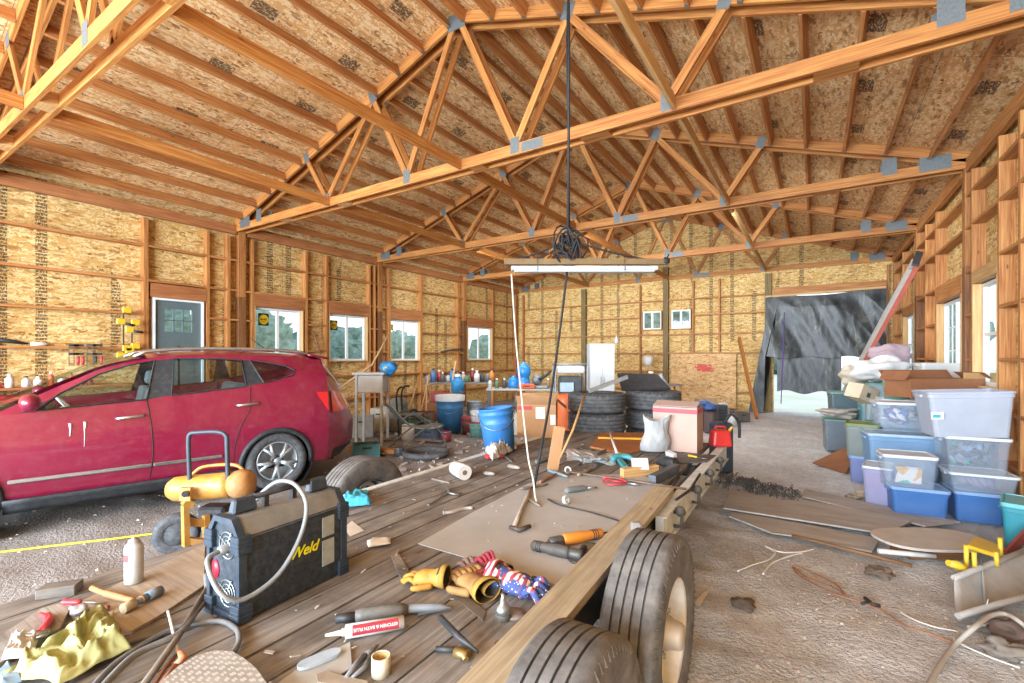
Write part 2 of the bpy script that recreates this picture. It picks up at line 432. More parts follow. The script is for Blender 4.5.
# ------------------------------------------------------------------ roof trusses
TJ, BJ = (1.69, 3.40), (.95, 2.84)
def truss(Y, label, gable=False):
    rt = empty('roof_truss', (XM, Y, ZB), 0, label, 'roof truss', 'roof trusses spanning the shop')
    x0, x1 = SHL + .004 - XM, SHR - .004 - XM
    zt = lambda x: ztop(x + XM) - ZB
    plies = (-.09, .09) if not gable else (0,)
    for q in plies:
        a = MB(); a.box(((x0 + 1.2) / 2, q, .07), (1.2 - x0, .038, .14)).build('bottom_chord', W_TRUSS, rt)
        a = MB(); a.box(((x1 + 1.203) / 2, q, .07), (x1 - 1.203, .038, .14)).build('bottom_chord', W_TRUSS, rt)
        for s in (-1, 1):
            xe = x0 if s < 0 else x1
            a = MB(); D = .15
            pts = [(xe, q - .019, zt(xe)), (s * .001, q - .019, zt(0)), (s * .001, q - .019, zt(0) - D), (xe, q - .019, zt(xe) - D)]
            if s > 0: pts = pts[::-1]
            a.prism(pts, (0, .038, 0))
            a.uv = [[(p[0], p[1] * .3 + q) for p in u] for u in a.uv]
            a.uv = [[(a.v[i][0] + q, a.v[i][2] + a.v[i][1] + abs(a.v[i][0]) * SL) for i in f] for f in a.f]
            a.build('top_chord', W_TRUSS, rt)
            J = [((s * .95, .12), (s * .06, zt(0) - .16)), ((s * .95, .12), (s * 1.69, zt(1.69) - .14)), ((s * 2.84, .12), (s * 1.69, zt(1.69) - .14)), ((s * 2.84, .12), (s * 3.40, zt(3.4) - .14))]
            for (p, r) in J:
                MB().beam((p[0], q, p[1]), (r[0], q, r[1]), .036, .089, (0, 1, 0)).xf(Matrix.Identity(4)).build('web', W_TRUSS, rt) if False else MB().beam((p[0], q, p[1]), (r[0], q, r[1]), .089, .036, (0, 1, 0)).build('web', W_TRUSS, rt)
    # pressed metal plates on the outer faces, spacer blocks between the plies
    def plate(x, z, w, h, ry=0, fc=(-1, 1)):
        for f in fc:
            yy = (plies[0] if f < 0 else plies[-1]) + f * .0205
            MB().box((x, yy, z), (w, .003, h), (0, ry, 0)).build('connector_plate', PLATE, rt)
    sl = math.atan(SL)
    for s in (-1, 1):
        plate(s * .95, .12, .13, .2); plate(s * 2.84, .12, .13, .2)
        plate(s * 1.69, zt(1.69) - .1, .15, .2, s * sl); plate(s * 3.4, zt(3.4) - .1, .13, .18, s * sl)
        xe = x0 if s < 0 else x1
        plate(xe - s * .45, .14, .34, .2); plate(xe - s * .95, .2, .17, .24)
    plate(0, zt(0) - .14, .3, .22)
    plate(1.2, .07, .3, .12)
    if not gable:
        for x in (-4.2, -2.5, .3, 2.0, 4.3):
            MB().box((x, 0, .07), (.22 if x < 1 else .34, .139, .139)).build('spacer_block', W_PALE if x < 0 else W_TRUSS, rt)
    return rt
PLATE = M('6d7374', .55, .4, .2, 60, .3)
TN = ['nearest roof truss, cut off by the upper corner over the car', 'second roof truss, double, its long bottom chord crossing above the shop light',
      'third roof truss, double, meeting the side wall between the sliding windows', 'fourth roof truss, double, the last before the gable end wall']
for Y, n in zip(TY, TN): truss(Y, n)
truss(15.9, 'single gable truss fixed against the end wall sheathing', True)
# ------------------------------------------------------------------ purlins, braces, eave beams
BAY = [(YF, TY[0] - .113), (TY[0] + .113, TY[1] - .113), (TY[1] + .113, TY[2] - .113), (TY[2] + .113, TY[3] - .113), (TY[3] + .113, 15.872)]
BN = ['in the bay overhead', 'between the nearest two trusses', 'between the second and third trusses', 'between the third and fourth trusses', 'between the last truss and the gable']
NP = 12
sl = math.atan(SL)
purl = {}
def hanger(par, y, sgn, d):
    MB().box((0, y - sgn * .025, -d / 2 - .0035), (.05, .05, .003)).build('joist_hanger', GALV, par)
for b, (y0, y1) in enumerate(BAY):
    L = y1 - y0
    for s in (-1, 1):
        for i in range(NP):
            x = XM + s * (.14 + .488 * i)
            if abs(x - XM) > abs((SHL if s < 0 else SHR) - XM) - .06: continue
            if s > 0 and b == 0 and False: continue
            d = .14
            ob = MB().box((0, 0, 0), (.038, L, d)).build('roof_purlin', W_PURL, loc=(x, (y0 + y1) / 2, ztop(x) - d / 2 / math.cos(sl) - .007))
            ob.rotation_euler = (0, s * sl, 0)
            tag(ob, '%s roof purlin below the ridge, %s slope, %s' % (ORD[i], 'door-side' if s < 0 else 'tote-side', BN[b]), 'roof purlin', 'roof purlins')
            if b:
                hanger(ob, L / 2, 1, d)
    for dx, nm in ((-2.84, 'on the car side of the ridge'), (0.0, 'under the ridge'), (2.84, 'on the tote side of the ridge')):
        if b == 4 and dx == 0: pass
        tag(MB().box((XM + dx + .07, (y0 + y1) / 2, ZB + .0725), (.038, L, .135)).build('bracing_rail', W_TRUSS if dx < 2 else W_PALE),
            'lateral brace %s, %s' % (nm, BN[b]), 'brace', 'lateral braces between the bottom chords')
# eave beams on the posts
for s in (-1, 1):
    for b, (y0, y1) in enumerate(BAY):
        x = (XL - .035) if s < 0 else (XR + .035)
        tag(MB().box((x, (y0 + y1) / 2, ZB + .03), (.064, y1 - y0, .18)).build('eave_beam', W_RED if s < 0 else W_STUD),
            'eave beam on top of the %s wall %s' % ('side door' if s < 0 else 'tote side', BN[b]), 'beam', 'eave beams')
# ------------------------------------------------------------------ wall framing
def frame_wall(side, posts, studs, girts, ztopw, holes, wn, bays, headers, mats):
    """side: 'L','R' along Y, 'B' along X; members fill the 140 mm between sheathing and room"""
    def mk(u0, u1, w0, w1, z0, z1):
        """u along wall, w depth from sheathing"""
        if side == 'L': return MB().box((SHL + (w0 + w1) / 2 + .002, (u0 + u1) / 2, (z0 + z1) / 2), (w1 - w0, u1 - u0, z1 - z0))
        if side == 'R': return MB().box((SHR - (w0 + w1) / 2 - .002, (u0 + u1) / 2, (z0 + z1) / 2), (w1 - w0, u1 - u0, z1 - z0))
        return MB().box(((u0 + u1) / 2, SHB - (w0 + w1) / 2 - .002, (z0 + z1) / 2), (u1 - u0, w1 - w0, z1 - z0))
    return mk
def near_what(u, marks):
    n = min(marks, key=lambda t: abs(t[0] - u)); return n[1]
def run(side, verts, girts, holes, headers, ztopw, place):
    """verts: (u centre, width, z0, z1, kind, words); girts are laid flat between neighbouring verticals"""
    mk = frame_wall(side, 0, 0, 0, 0, 0, 0, 0, 0, 0)
    for (u, w, z0, z1, kind, words) in verts:
        if kind == 'post':
            tp = 4.40 if side != 'B' else z1
            r = empty('wall_post', (0, 0, 0), 0, words, 'post', 'wall posts'); r.location = (0, 0, 0)
            zs = 2.85
            if side == 'B':
                mk(u - w / 2, u + w / 2, .0, .142, -.08, tp).build('lower_post', W_GREEN, r)
            else:
                mk(u - w / 2, u + w / 2, .0, .142, -.08, zs).build('lower_post', W_TREAT, r)
                mk(u - w / 2, u + w / 2, .0, .142, zs + .001, ZB - .003).build('upper_post', W_STUD, r)
                mk(u - w / 2, u + w / 2, .0, .142, ZB - .002, tp - .05).build('post_top', W_STUD, r)
        else:
            tag(mk(u - w / 2, u + w / 2, 0, .138, z0, z1).build('wall_stud', W_STUD), words, 'stud', 'wall studs')
    vs_ = sorted(verts, key=lambda t: t[0])
    for a, b in zip(vs_, vs_[1:]):
        u0, u1 = a[0] + a[1] / 2 + .001, b[0] - b[1] / 2 - .001
        if u1 - u0 < .05: continue
        for gi, z in enumerate(girts):
            if any(h[0] - .08 < (u0 + u1) / 2 < h[1] + .08 and h[2] - .1 < z < h[3] + .26 for h in holes): continue
            if z < max(a[2], b[2]) - .0 and z < min(a[2], b[2]): continue
            tag(mk(u0, u1, 0, .136, z - .019, z + .019).build('wall_girt', W_STUD if (gi + len(a[5])) % 3 else W_PURL),
                '%s girt up %s' % (ORD[gi], place(u0, u1, a, b)), 'wall girt', 'wall girts')
    for hi, (u0, u1, z0, z1, words, mt) in enumerate(headers):
        tag(mk(u0, u1, .06, .14, z0, z1).build('lintel_beam', mt), words, 'header', 'headers over the openings')
# left wall
PW = .14
Lv = []
for i, Y in enumerate(TY):
    Lv.append((Y, PW, 0, 4.3, 'post', 'post of the side door wall under the %s truss' % ['nearest', 'second', 'third', 'fourth'][i]))
def S(lst, u, words, w=.04, z0=0, z1=4.07): lst.append((u, w, z0, z1, 'stud', words))
S(Lv, 3.49, 'stud on the near side of the grey door', .07); S(Lv, 4.50, 'stud on the far side of the grey door', .05)
S(Lv, 4.88, 'stud between the grey door and the next post', .06); S(Lv, 5.36, 'stud on the near side of the first sliding window', .05)
S(Lv, 6.60, 'stud on the far side of the first sliding window', .06); S(Lv, 7.15, 'stud on the near side of the second sliding window', .06)
S(Lv, 8.45, 'stud on the far side of the second sliding window', .05); S(Lv, 9.12, 'stud on the near side of the third sliding window', .05)
S(Lv, 10.40, 'stud on the far side of the third sliding window', .07); S(Lv, 12.12, 'stud between the third sliding window and the far post', .04)
S(Lv, 14.14, 'stud on the far side of the fourth sliding window', .06); S(Lv, 15.74, 'corner stud between the sliding windows and the gable', .12); S(Lv, 8.62, 'stud close before the post under the third truss', .04)
S(Lv, -2.1, 'end stud of the side door wall behind the camera', .05)
Lg = [.55, 1.15, 1.76, 2.37, 2.97, 3.58]
def lname(w): return w.replace('stud ', 'stud ').replace('post of the side door wall ', 'post ')
def place_l(u0, u1, a, b): return 'past the %s' % lname(a[5])
run('L', Lv, Lg, LWIN + [LDOOR], [(3.56, 4.47, 2.685, 2.93, 'red-brown header board over the grey door', W_RED)] +
    [(w[0] - .03, w[1] + .06, 2.685, 2.95, 'red-brown header board over the %s sliding window' % ORD[i], W_RED) for i, w in enumerate(LWIN)], 0, place_l)
# right wall
Rv = []
for i, Y in enumerate(TY):
    Rv.append((Y, PW, 0, 4.3, 'post', 'post of the tote side wall under the %s truss' % ['nearest', 'second', 'third', 'fourth'][i]))
S(Rv, 6.72, 'deep stud at the photo edge by the narrow window', .06); S(Rv, 7.36, 'stud on the near side of the narrow window', .05); S(Rv, 8.44, 'stud on the far side of the narrow window', .05)
S(Rv, 10.62, 'stud on the far side of the double window', .07); S(Rv, 11.5, 'stud in the narrow bays past the double window', .04)
S(Rv, 12.64, 'stud before the window behind the ladder', .05); S(Rv, 14.2, 'stud past the window behind the ladder', .05); S(Rv, 15.72, 'corner stud beside the black plastic sheet', .1)
S(Rv, 3.4, 'stud of the tote side wall beside the nearest bay', .04); S(Rv, -2.1, 'end stud of the tote side wall behind the camera', .05)
def place_r(u0, u1, a, b): return 'past the %s' % a[5].replace('post of the tote side wall ', 'tote side post ')
run('R', Rv, [.45, 1.0, 1.58, 2.17, 2.76, 3.36, 3.8], RWIN, [(RWIN[0][0] - .03, RWIN[0][1] + .04, 2.56, 2.72, 'header over the narrow window', W_PALE), (RWIN[1][0] - .03, RWIN[1][1] + .06, 2.51, 2.74, 'header over the paned double window', W_STUD), (RWIN[2][0] - .02, RWIN[2][1] + .04, 2.56, 2.74, 'header over the window behind the ladder', W_STUD)], 0, place_r)
# back wall
Bv = [(-7.08, .17, 0, 4.1, 'post', 'greenish gable post beside the white cabinet'), (-4.14, .17, 0, 4.6, 'post', 'greenish gable post between the two small windows'), (-1.16, .17, 0, 4.1, 'post', 'greenish gable post beside the black plastic')]
for u, w in ((-9.66, 'gable stud in the corner by the sliding windows'), (-5.0, 'stud on the cabinet side of the small gable windows'), (-3.28, 'stud on the plastic side of the small gable windows'), (-2.5, 'stud of the gable wall above the red-painted patch'), (1.64, 'stud of the gable wall in the tote side corner')):
    S(Bv, u, w, .045)
def place_b(u0, u1, a, b): return 'past the %s' % a[5]
run('B', Bv, [.55, 1.15, 1.76, 2.37, 2.97, 3.5], BWIN + [BDOOR], [(BDOOR[0], BDOOR[1], 3.43, 3.66, 'header over the opening hung with black plastic', W_STUD)], 0, place_b)
# ------------------------------------------------------------------ windows and door
VINYL = M('e9ecec', .35, 0, .03)
g = NT('glass'); fr = g.n('ShaderNodeLayerWeight'); fr.inputs[0].default_value = .25; fr = type('X', (), {'outputs': [g.math('MULTIPLY_ADD', g.math('POWER', fr.outputs[1], 5), .5, .03)]})
tr = g.n('ShaderNodeBsdfTransparent'); tr.inputs[0].default_value = (.93, .96, .96, 1); gl = g.n('ShaderNodeBsdfGlossy'); gl.inputs['Roughness'].default_value = .02
mx = g.n('ShaderNodeMixShader'); g.l(fr.outputs[0], mx.inputs[0]); g.l(tr.outputs[0], mx.inputs[1]); g.l(gl.outputs[0], mx.inputs[2])
g.l(mx.outputs[0], g.t.nodes['Material Output'].inputs[0]); GLASS = g.m
YEL, BLK = M('e3c21c', .5, 0, .05), M('22211f', .5, 0, .1)
def window(n, side, w, style, label):
    u0, u1, z0, z1 = w
    xs = {'L': SHL, 'R': SHR}.get(side)
    def P(u, wd, z):          # wd: into the room
        return (SHL + wd, u, z) if side == 'L' else (SHR - wd, u, z) if side == 'R' else (u, SHB - wd, z)
    r = tag(empty('window_%d' % n, (0, 0, 0)), label, None, None, 'structure')
    def bx(mb, a0, a1, w0, w1, b0, b1):
        p, q = P(a0, w0, b0), P(a1, w1, b1)
        mb.box([(p[i] + q[i]) / 2 for i in range(3)], [abs(p[i] - q[i]) for i in range(3)]); return mb
    f = MB(); t = .045
    for a in ((u0, u1, z0, z0 + t), (u0, u1, z1 - t, z1), (u0, u0 + t, z0 + t, z1 - t), (u1 - t, u1, z0 + t, z1 - t)): bx(f, a[0], a[1], -.01, .05, a[2], a[3])
    f.build('window_frame', VINYL, r, bevel=.004)
    s = MB(); um = (u0 + u1) / 2
    if style in ('slide', 'french'):
        bx(s, um - .03, um + .03, 0, .045, z0 + t, z1 - t)
    if style == 'single': bx(s, u0 + t, u1 - t, 0, .045, (z0 + z1) / 2 - .02, (z0 + z1) / 2 + .02)
    if style == 'french':
        for a, b in ((u0 + t, um - .03), (um + .03, u1 - t)):
            for k in (1, 2): bx(s, a, b, .008, .022, z0 + t + (z1 - z0 - 2 * t) * k / 3 - .01, z0 + t + (z1 - z0 - 2 * t) * k / 3 + .01)
            bx(s, (a + b) / 2 - .01, (a + b) / 2 + .01, .008, .022, z0 + t, z1 - t)
    s.build('mullion', VINYL, r)
    bx(MB(), u0 + t, u1 - t, .002, .006, z0 + t, z1 - t).build('pane', GLASS, r)
    j = MB()   # wood jamb liner
    for a in ((u0 - .022, u0 - .001, z0 - .02, z1 + .002), (u1 + .001, u1 + .022, z0 - .02, z1 + .002)): bx(j, a[0], a[1], .0, .142, a[2], a[3])
    bx(j, u0, u1, 0, .142, z0 - .022, z0 - .001)
    j.build('jamb', W_PALE, r)
    return r, P
WL = ['sliding window nearest the grey door, round yellow sticker on its glass', 'sliding window second from the grey door, above the back of the red car', 'sliding window third from the grey door, small yellow tag in its corner', 'sliding window nearest the gable wall corner, no sticker']
wins = []
for i, w in enumerate(LWIN):
    r, P = window(i + 1, 'L', w, 'slide', WL[i]); wins.append(r)
    if i < 3:
        sz = (.115, .105, .07)[i]; cy, cz = w[0] + (.24, .2, .13)[i], w[3] - (.25, .27, .22)[i]
        k = tag(MB().box((SHL + .0085, cy, cz), (.002, sz * 2, sz * 2.3)).build('sticker', BLK, r), 'black sticker with a yellow disc')
        MB().lathe([(.001, 0), (sz * .92, 0), (sz * .92, .002)], (SHL + .011, cy, cz), n=24, rot=Matrix(((0, 0, 1), (1, 0, 0), (0, 1, 0))), smooth=False).build('sticker_disc', YEL, k)
        bars = MB()
        for q in range(4): bars.box((SHL + .0145, cy - sz * .45 + q * sz * .3, cz), (.001, sz * .18, sz * .34))
        bars.box((SHL + .0145, cy, cz - sz * .45), (.001, sz * .9, sz * .08)); bars.build('sticker_print', BLK, k)
window(5, 'R', RWIN[0], 'single', 'narrow tall window with a pale wood jamb, closest on the tote side')
window(6, 'R', RWIN[1], 'french', 'white double window with small panes above the totes')
window(7, 'R', RWIN[2], 'single', 'window half hidden behind the leaning ladder')
window(8, 'B', BWIN[0], 'slide', 'small gable window on the cabinet side of the centre post')
window(9, 'B', BWIN[1], 'slide', 'small gable window on the plastic side of the centre post')
DG = M('5d6d70', .45, 0, .06)
r = tag(empty('door_1', (0, 0, 0)), 'grey-green entry door with a six-pane window', None, None, 'structure')
y0, y1, z0, z1 = LDOOR
f = MB()
for a in ((y0, y0 + .035, z0, z1), (y1 - .035, y1, z0, z1), (y0 + .035, y1 - .035, z1 - .035, z1)):
    f.box((SHL + .06, (a[0] + a[1]) / 2, (a[2] + a[3]) / 2), (.13, a[1] - a[0], a[3] - a[2]))
f.build('door_frame', VINYL, r)
gy0, gy1, gz0, gz1 = y0 + .19, y1 - .19, 2.08, 2.5
p = MB(); holed(p, lambda u, v, w: (SHL + .045 + w, u, v), y0 + .037, y1 - .037, z0 + .01, z1 - .037, [(gy0, gy1, gz0, gz1)], .04, 0)
for zc, h in ((1.45, .75), (.95, .2)):
    for yc in (y0 + .3, y1 - .3): p.box((SHL + .088, yc, zc), (.008, .26, h))
p.build('door_panel', DG, r)
q = MB()
for k in (1, 2): q.box((SHL + .066, gy0 + (gy1 - gy0) * k / 3, (gz0 + gz1) / 2), (.03, .02, gz1 - gz0))
q.box((SHL + .066, (gy0 + gy1) / 2, (gz0 + gz1) / 2), (.03, gy1 - gy0, .02))
q.build('muntin', DG, r)
MB().box((SHL + .05, (gy0 + gy1) / 2, (gz0 + gz1) / 2), (.005, gy1 - gy0, gz1 - gz0)).build('pane', GLASS, r)
MB().lathe([(.0, 0), (.03, 0), (.03, .01), (.012, .015), (.012, .05), (.03, .06), (.028, .08), (0, .085)], (SHL + .085, y0 + .1, 1.58), n=14, rot=Matrix(((0, 0, 1), (1, 0, 0), (0, 1, 0)))).build('door_knob', STEEL, r)
# ------------------------------------------------------------------ outside
gt = NT('meadow'); o = gt.tc('Object'); gc = gt.ramp(gt.noise(o, .35, 6, .6), [(.35, lin('cbc8ad')), (.65, lin('dfdccb'))]); gt.set(Base_Color=gc, Roughness=.95)  # grass paled towards white, outdoor glare put into its colour
m = MB()
def outg(u, v):
    x, y = -90 + 170 * u, -60 + 160 * v
    inside = SHL - .3 < x < SHR + .3 and -8 < y < SHB + 2
    return Vector((x, y, -.15 + (.55 if x < -14 else .0) + .1 * noise.noise(Vector((x, y, 0)) * .1)))
m.grid(outg, 60, 60)
tag(m.build('outside_ground', gt.m, loc=(0, 0, 0)), 'pale grass field outside the shop', None, None, 'structure')
LEAF = [M(c, .9, 0, .45, 1.6, .0) for c in ('7f9080', '8c9b88', '76897c')]  # greyed pale greens, distance haze put into the leaf colour
def tree(x, y, h, w, label, li=0):
    r = empty('tree', (x, y, 0), 0, label, 'tree', 'trees outside the windows')
    MB().tube([(0, 0, -.1), (.1, 0, h * .3), (0, .1, h * .7)], [.22, .16, .06], 7).build('trunk', M('5b4a3a', .9), r)
    a = MB()
    for k in range(16):
        t = k / 15; rr = w * (.30 + .25 * math.sin(t * PI)) * (1.1 - .5 * t)
        an = k * 2.4; a.ball((math.cos(an) * w * .33 * (1 - t * .6), math.sin(an) * w * .33 * (1 - t * .6), h * (.22 + .72 * t)), rr, 12, 8, (1, 1, .8), .9)
    a.build('crown', LEAF[li % 3], r)
for i, (x, y, h, w) in enumerate([(-45, 16, 6.4, 5), (-49, 27.5, 6.2, 5), (-52, 36, 4.6, 6), (-58, 46, 4.9, 7), (-62, 57, 4.6, 7), (-40, 8, 6.5, 6), (-70, 74, 5.6, 7), (-47, 67, 4.8, 6)]):
    tree(x, y, h, w, '%s hazy tree in the field beyond the sliding windows' % ORD[i], i)
for i, (x, y, h, w) in enumerate([(-18, 66, 10, 8), (-4, 60, 8, 7), (9, 64, 8, 7)]):
    tree(x, y, h, w, 'hazy tree far beyond the gable wall, %s' % ('behind the small windows', 'past the edge of the small windows', 'behind the black plastic')[i], i + 1)
# ------------------------------------------------------------------ daylight through the open front, and an added fill lamp
area('daylight_front', (XM, YF - .7, 2.3), (PI / 2, 0, 0), 11.4, 4.4, 3100, (.74, .87, 1))
area('fill_back', (XM, 9.0, 4.0), (PI / 2 - .75, 0, 0), 8, .5, 200, (.95, .97, 1))  # added fill lamp under the trusses, brightens the back wall
# ================================================================== the red car
def lerp_tab(tab, x):
    if x <= tab[0][0]: return tab[0][1]
    for a, b in zip(tab, tab[1:]):
        if x <= b[0]:
            t = (x - a[0]) / (b[0] - a[0]); return a[1] + (b[1] - a[1]) * t
    return tab[-1][1]
RED = M('841438', .3, .12, .05, 6, 0, .8, .10)
TRIM = M('24282d', .6, 0, .1, 12, 0, 0, .12)
CHROME = M('c9ced2', .22, .9, .04)
RUBBER = M('3a3f45', .75, 0, .15, 14, .15, 0, .3)
ALLOY = M('b4babf', .35, .6, .06)
DARK = M('15171a', .7, 0, .2)
CLOTHG = M('55595c', .85, 0, .1)
gt_ = NT('tinted_glass'); fr = gt_.n('ShaderNodeLayerWeight'); fr.inputs[0].default_value = .25; fr = type('X', (), {'outputs': [gt_.math('MULTIPLY_ADD', gt_.math('POWER', fr.outputs[1], 3), .6, .09)]})
tr = gt_.n('ShaderNodeBsdfTransparent'); tr.inputs[0].default_value = (.74, .85, .84, 1); gl = gt_.n('ShaderNodeBsdfGlossy'); gl.inputs['Roughness'].default_value = .03  # window tint with the teal of sky reflections put into its colour
mx = gt_.n('ShaderNodeMixShader'); gt_.l(fr.outputs[0], mx.inputs[0]); gt_.l(tr.outputs[0], mx.inputs[1]); gt_.l(gl.outputs[0], mx.inputs[2])
gt_.l(mx.outputs[0], gt_.t.nodes['Material Output'].inputs[0]); TGLASS = gt_.m
car = empty('car', (-6.34, 3.49, 0), math.atan2(-.97, -.244), 'dusty dark red crossover car parked beside the trailer, nose cut off by the frame', 'car')
BELT = [(-.62, 1.36), (-.3, 1.35), (.1, 1.30), (.31, 1.27), (1.06, 1.20), (1.26, 1.17), (2.06, 1.11), (2.45, 1.08), (3.2, 1.0), (3.6, .85), (3.72, .7)]
ROOF = [(-.70, 1.60), (-.5, 1.645), (-.14, 1.675), (.4, 1.69), (.9, 1.685), (1.27, 1.645), (1.62, 1.53), (1.91, 1.38), (2.31, 1.16), (2.45, 1.085)]
YT = [(.2, .80), (.3, .845), (.45, .885), (.7, .905), (.95, .892), (1.2, .858), (1.36, .825)]
def wid(x): return 1 - .16 * max(0, (-x - .35) / .9) ** 2 - .22 * max(0, (x - 2.9) / .8) ** 2
def ys(x, z): return lerp_tab(YT, z) * wid(x)
def belt(x): return lerp_tab(BELT, x)
def roof(x): return lerp_tab(ROOF, x)
def yroof(x): return (.60 + max(0, x - 1.2) * .12) * wid(x)
def zbot(x):
    z = .27
    for c in (0, 2.69):
        if abs(x - c) < .395: z = max(z, .33 + math.sqrt(.395 ** 2 - (x - c) ** 2))
    return z
ST = sorted(set([round(-.62 + i * .06, 3) for i in range(73)] + [-.396, .396, -.39, .39, -.375, .375, 2.294, 2.30, 2.315, 3.066, 3.08, 3.086]))
ST = [x for x in ST if x <= 3.72]
NR = 8
def side_pt(x, j, s):
    t = j / NR; z = zbot(x) + (belt(x) - zbot(x)) * t
    return Vector((x, s * ys(x, z), z))
m = MB()
for s in (-1, 1):
    m.grid(lambda u, v: side_pt(ST[round(u * (len(ST) - 1))], round(v * NR), s), len(ST) - 1, NR)
# hood and nose
hx = [2.45 + i * .127 for i in range(11)]
m.grid(lambda u, v: Vector((hx[round(u * 10)], (v * 2 - 1) * ys(hx[round(u * 10)], belt(hx[round(u * 10)])), belt(hx[round(u * 10)]) + .05 * (1 - (v * 2 - 1) ** 2))), 10, 10)
m.grid(lambda u, v: Vector((3.72 + .10 * (1 - (v * 2 - 1) ** 2), (v * 2 - 1) * ys(3.72, .3 + .4 * u), .28 + .42 * u)), 4, 10)
# roof skin
RX = [-.66 + i * .1 for i in range(20)]
def rpt(u, v):
    x = RX[round(u * 19)]; w = v * 2 - 1
    return Vector((x, w * yroof(x), roof(x) - .05 * w ** 4))
m.grid(rpt, 19, 12)
# tail
XR_ = [(.24, -.98), (.30, -1.06), (.45, -1.21), (.72, -1.22), (.93, -1.13), (1.05, -1.06), (1.2, -1.0), (1.28, -.965), (1.58, -.70), (1.64, -.63)]
def tail(u, v):
    z = .27 + u * 1.32; w = v * 2 - 1
    xr = lerp_tab(XR_, z); yy = ys(-.62, z) if z < 1.36 else ys(-.62, 1.36) + (yroof(-.62) - ys(-.62, 1.36)) * (z - 1.36) / .25
    return Vector((xr + (-.62 - xr) * abs(w) ** 3.2, w * yy, z))
m.grid(tail, 30, 30)
# side pillars / roof rails of the greenhouse
def gy(x, z):
    b, t = belt(x), roof(x) - .05
    k = max(0, min(1, (z - b) / max(.02, t - b)))
    return (ys(x, b) + (yroof(x) - ys(x, b)) * k + .02 * math.sin(PI * k))
def gpoly(mb, pts, s, off=0.0):
    b = len(mb.v)
    for x, z in pts: mb.v.append((x, s * (gy(x, z) + off), z))
    mb.face(list(range(b, b + len(pts)))[::s])
def strip(mb, lo, hi, s, off=0):
    for i in range(len(lo) - 1): gpoly(mb, [lo[i], lo[i + 1], hi[i + 1], hi[i]], s, off)
WT = [(2.10, 1.12), (1.91, 1.262), (1.62, 1.44), (1.4, 1.52), (1.16, 1.575), (1.0, 1.59), (.6, 1.59), (.3, 1.572), (.1, 1.55), (-.14, 1.5), (-.26, 1.445), (-.62, 1.40)]
for s in (-1, 1):
    strip(m, WT, [(min(x, 2.44) + (.30 if i == 0 else .0), roof(x + (.30 if i == 0 else 0)) - .048) for i, (x, z) in enumerate(WT)], s)
    strip(m, [(-.62, 1.35), (-.3, 1.34), (-.15, 1.335), (.05, 1.31)], [(-.62, 1.41), (-.27, 1.445), (-.2, 1.40), (.05, 1.312)], s)
body = m.build('body', RED, car, merge=True)
tag(body, 'dusty dark red painted body shell')
for s in (-1, 1):                                   # black pillars
    m = MB(); gpoly(m, [(1.27, 1.165), (1.165, 1.58), (1.0, 1.592), (1.05, 1.20)], s); m.build('pillar', TRIM, car); m = MB(); gpoly(m, [(.35, 1.265), (.34, 1.575), (.25, 1.57), (.13, 1.3)], s); m.build('pillar', TRIM, car); m = MB()
    gpoly(m, [(2.3, 1.10), (2.02, 1.19), (2.0, 1.12)], s, .004); m.build('mirror_base', TRIM, car)
_q = m
for k, (nm, pts) in enumerate((('side_window', [(2.06, 1.115), (1.91, 1.262), (1.62, 1.44), (1.4, 1.52), (1.17, 1.575), (1.26, 1.17)]), ('side_window', [(1.05, 1.2), (1.0, 1.59), (.6, 1.59), (.34, 1.575), (.33, 1.265)]), ('quarter_window', [(.14, 1.3), (.25, 1.57), (.1, 1.55), (-.14, 1.5), (-.24, 1.44), (-.2, 1.38)]))):
    for s in (-1, 1):
        m = MB(); gpoly(m, pts, s, -.012); g_ = m.build(nm, TGLASS, car)
        t = MB(); P3 = [Vector((x, s * (gy(x, z) + .002), z)) for x, z in pts]; t.tube(P3 + [P3[0]], .009, 5, False); t.build('window_seal', TRIM, g_)
m = MB(); WX = [1.24 + i * .121 for i in range(11)]
m.grid(lambda u, v: Vector((WX[round(u * 10)] + .12 * (1 - (2 * v - 1) ** 2), (2 * v - 1) * yroof(WX[round(u * 10)]) * .99, roof(WX[round(u * 10)]) - .015)), 10, 10)
m.build('windshield', TGLASS, car)
m = MB(); m.grid(lambda u, v: tail(.745 + u * .2, .17 + v * .66) + Vector((-.006, 0, .004)), 6, 14); m.build('rear_window', M('20282a', .08, 0, .05), car)
m = MB(); m.grid(lambda u, v: Vector((-.46 - .30 * u, (2 * v - 1) * (.60 - .05 * u), roof(-.46) + .012 - .05 * u - .02 * (2 * v - 1) ** 4)), 4, 10); m.build('spoiler', RED, car, solid=.03)
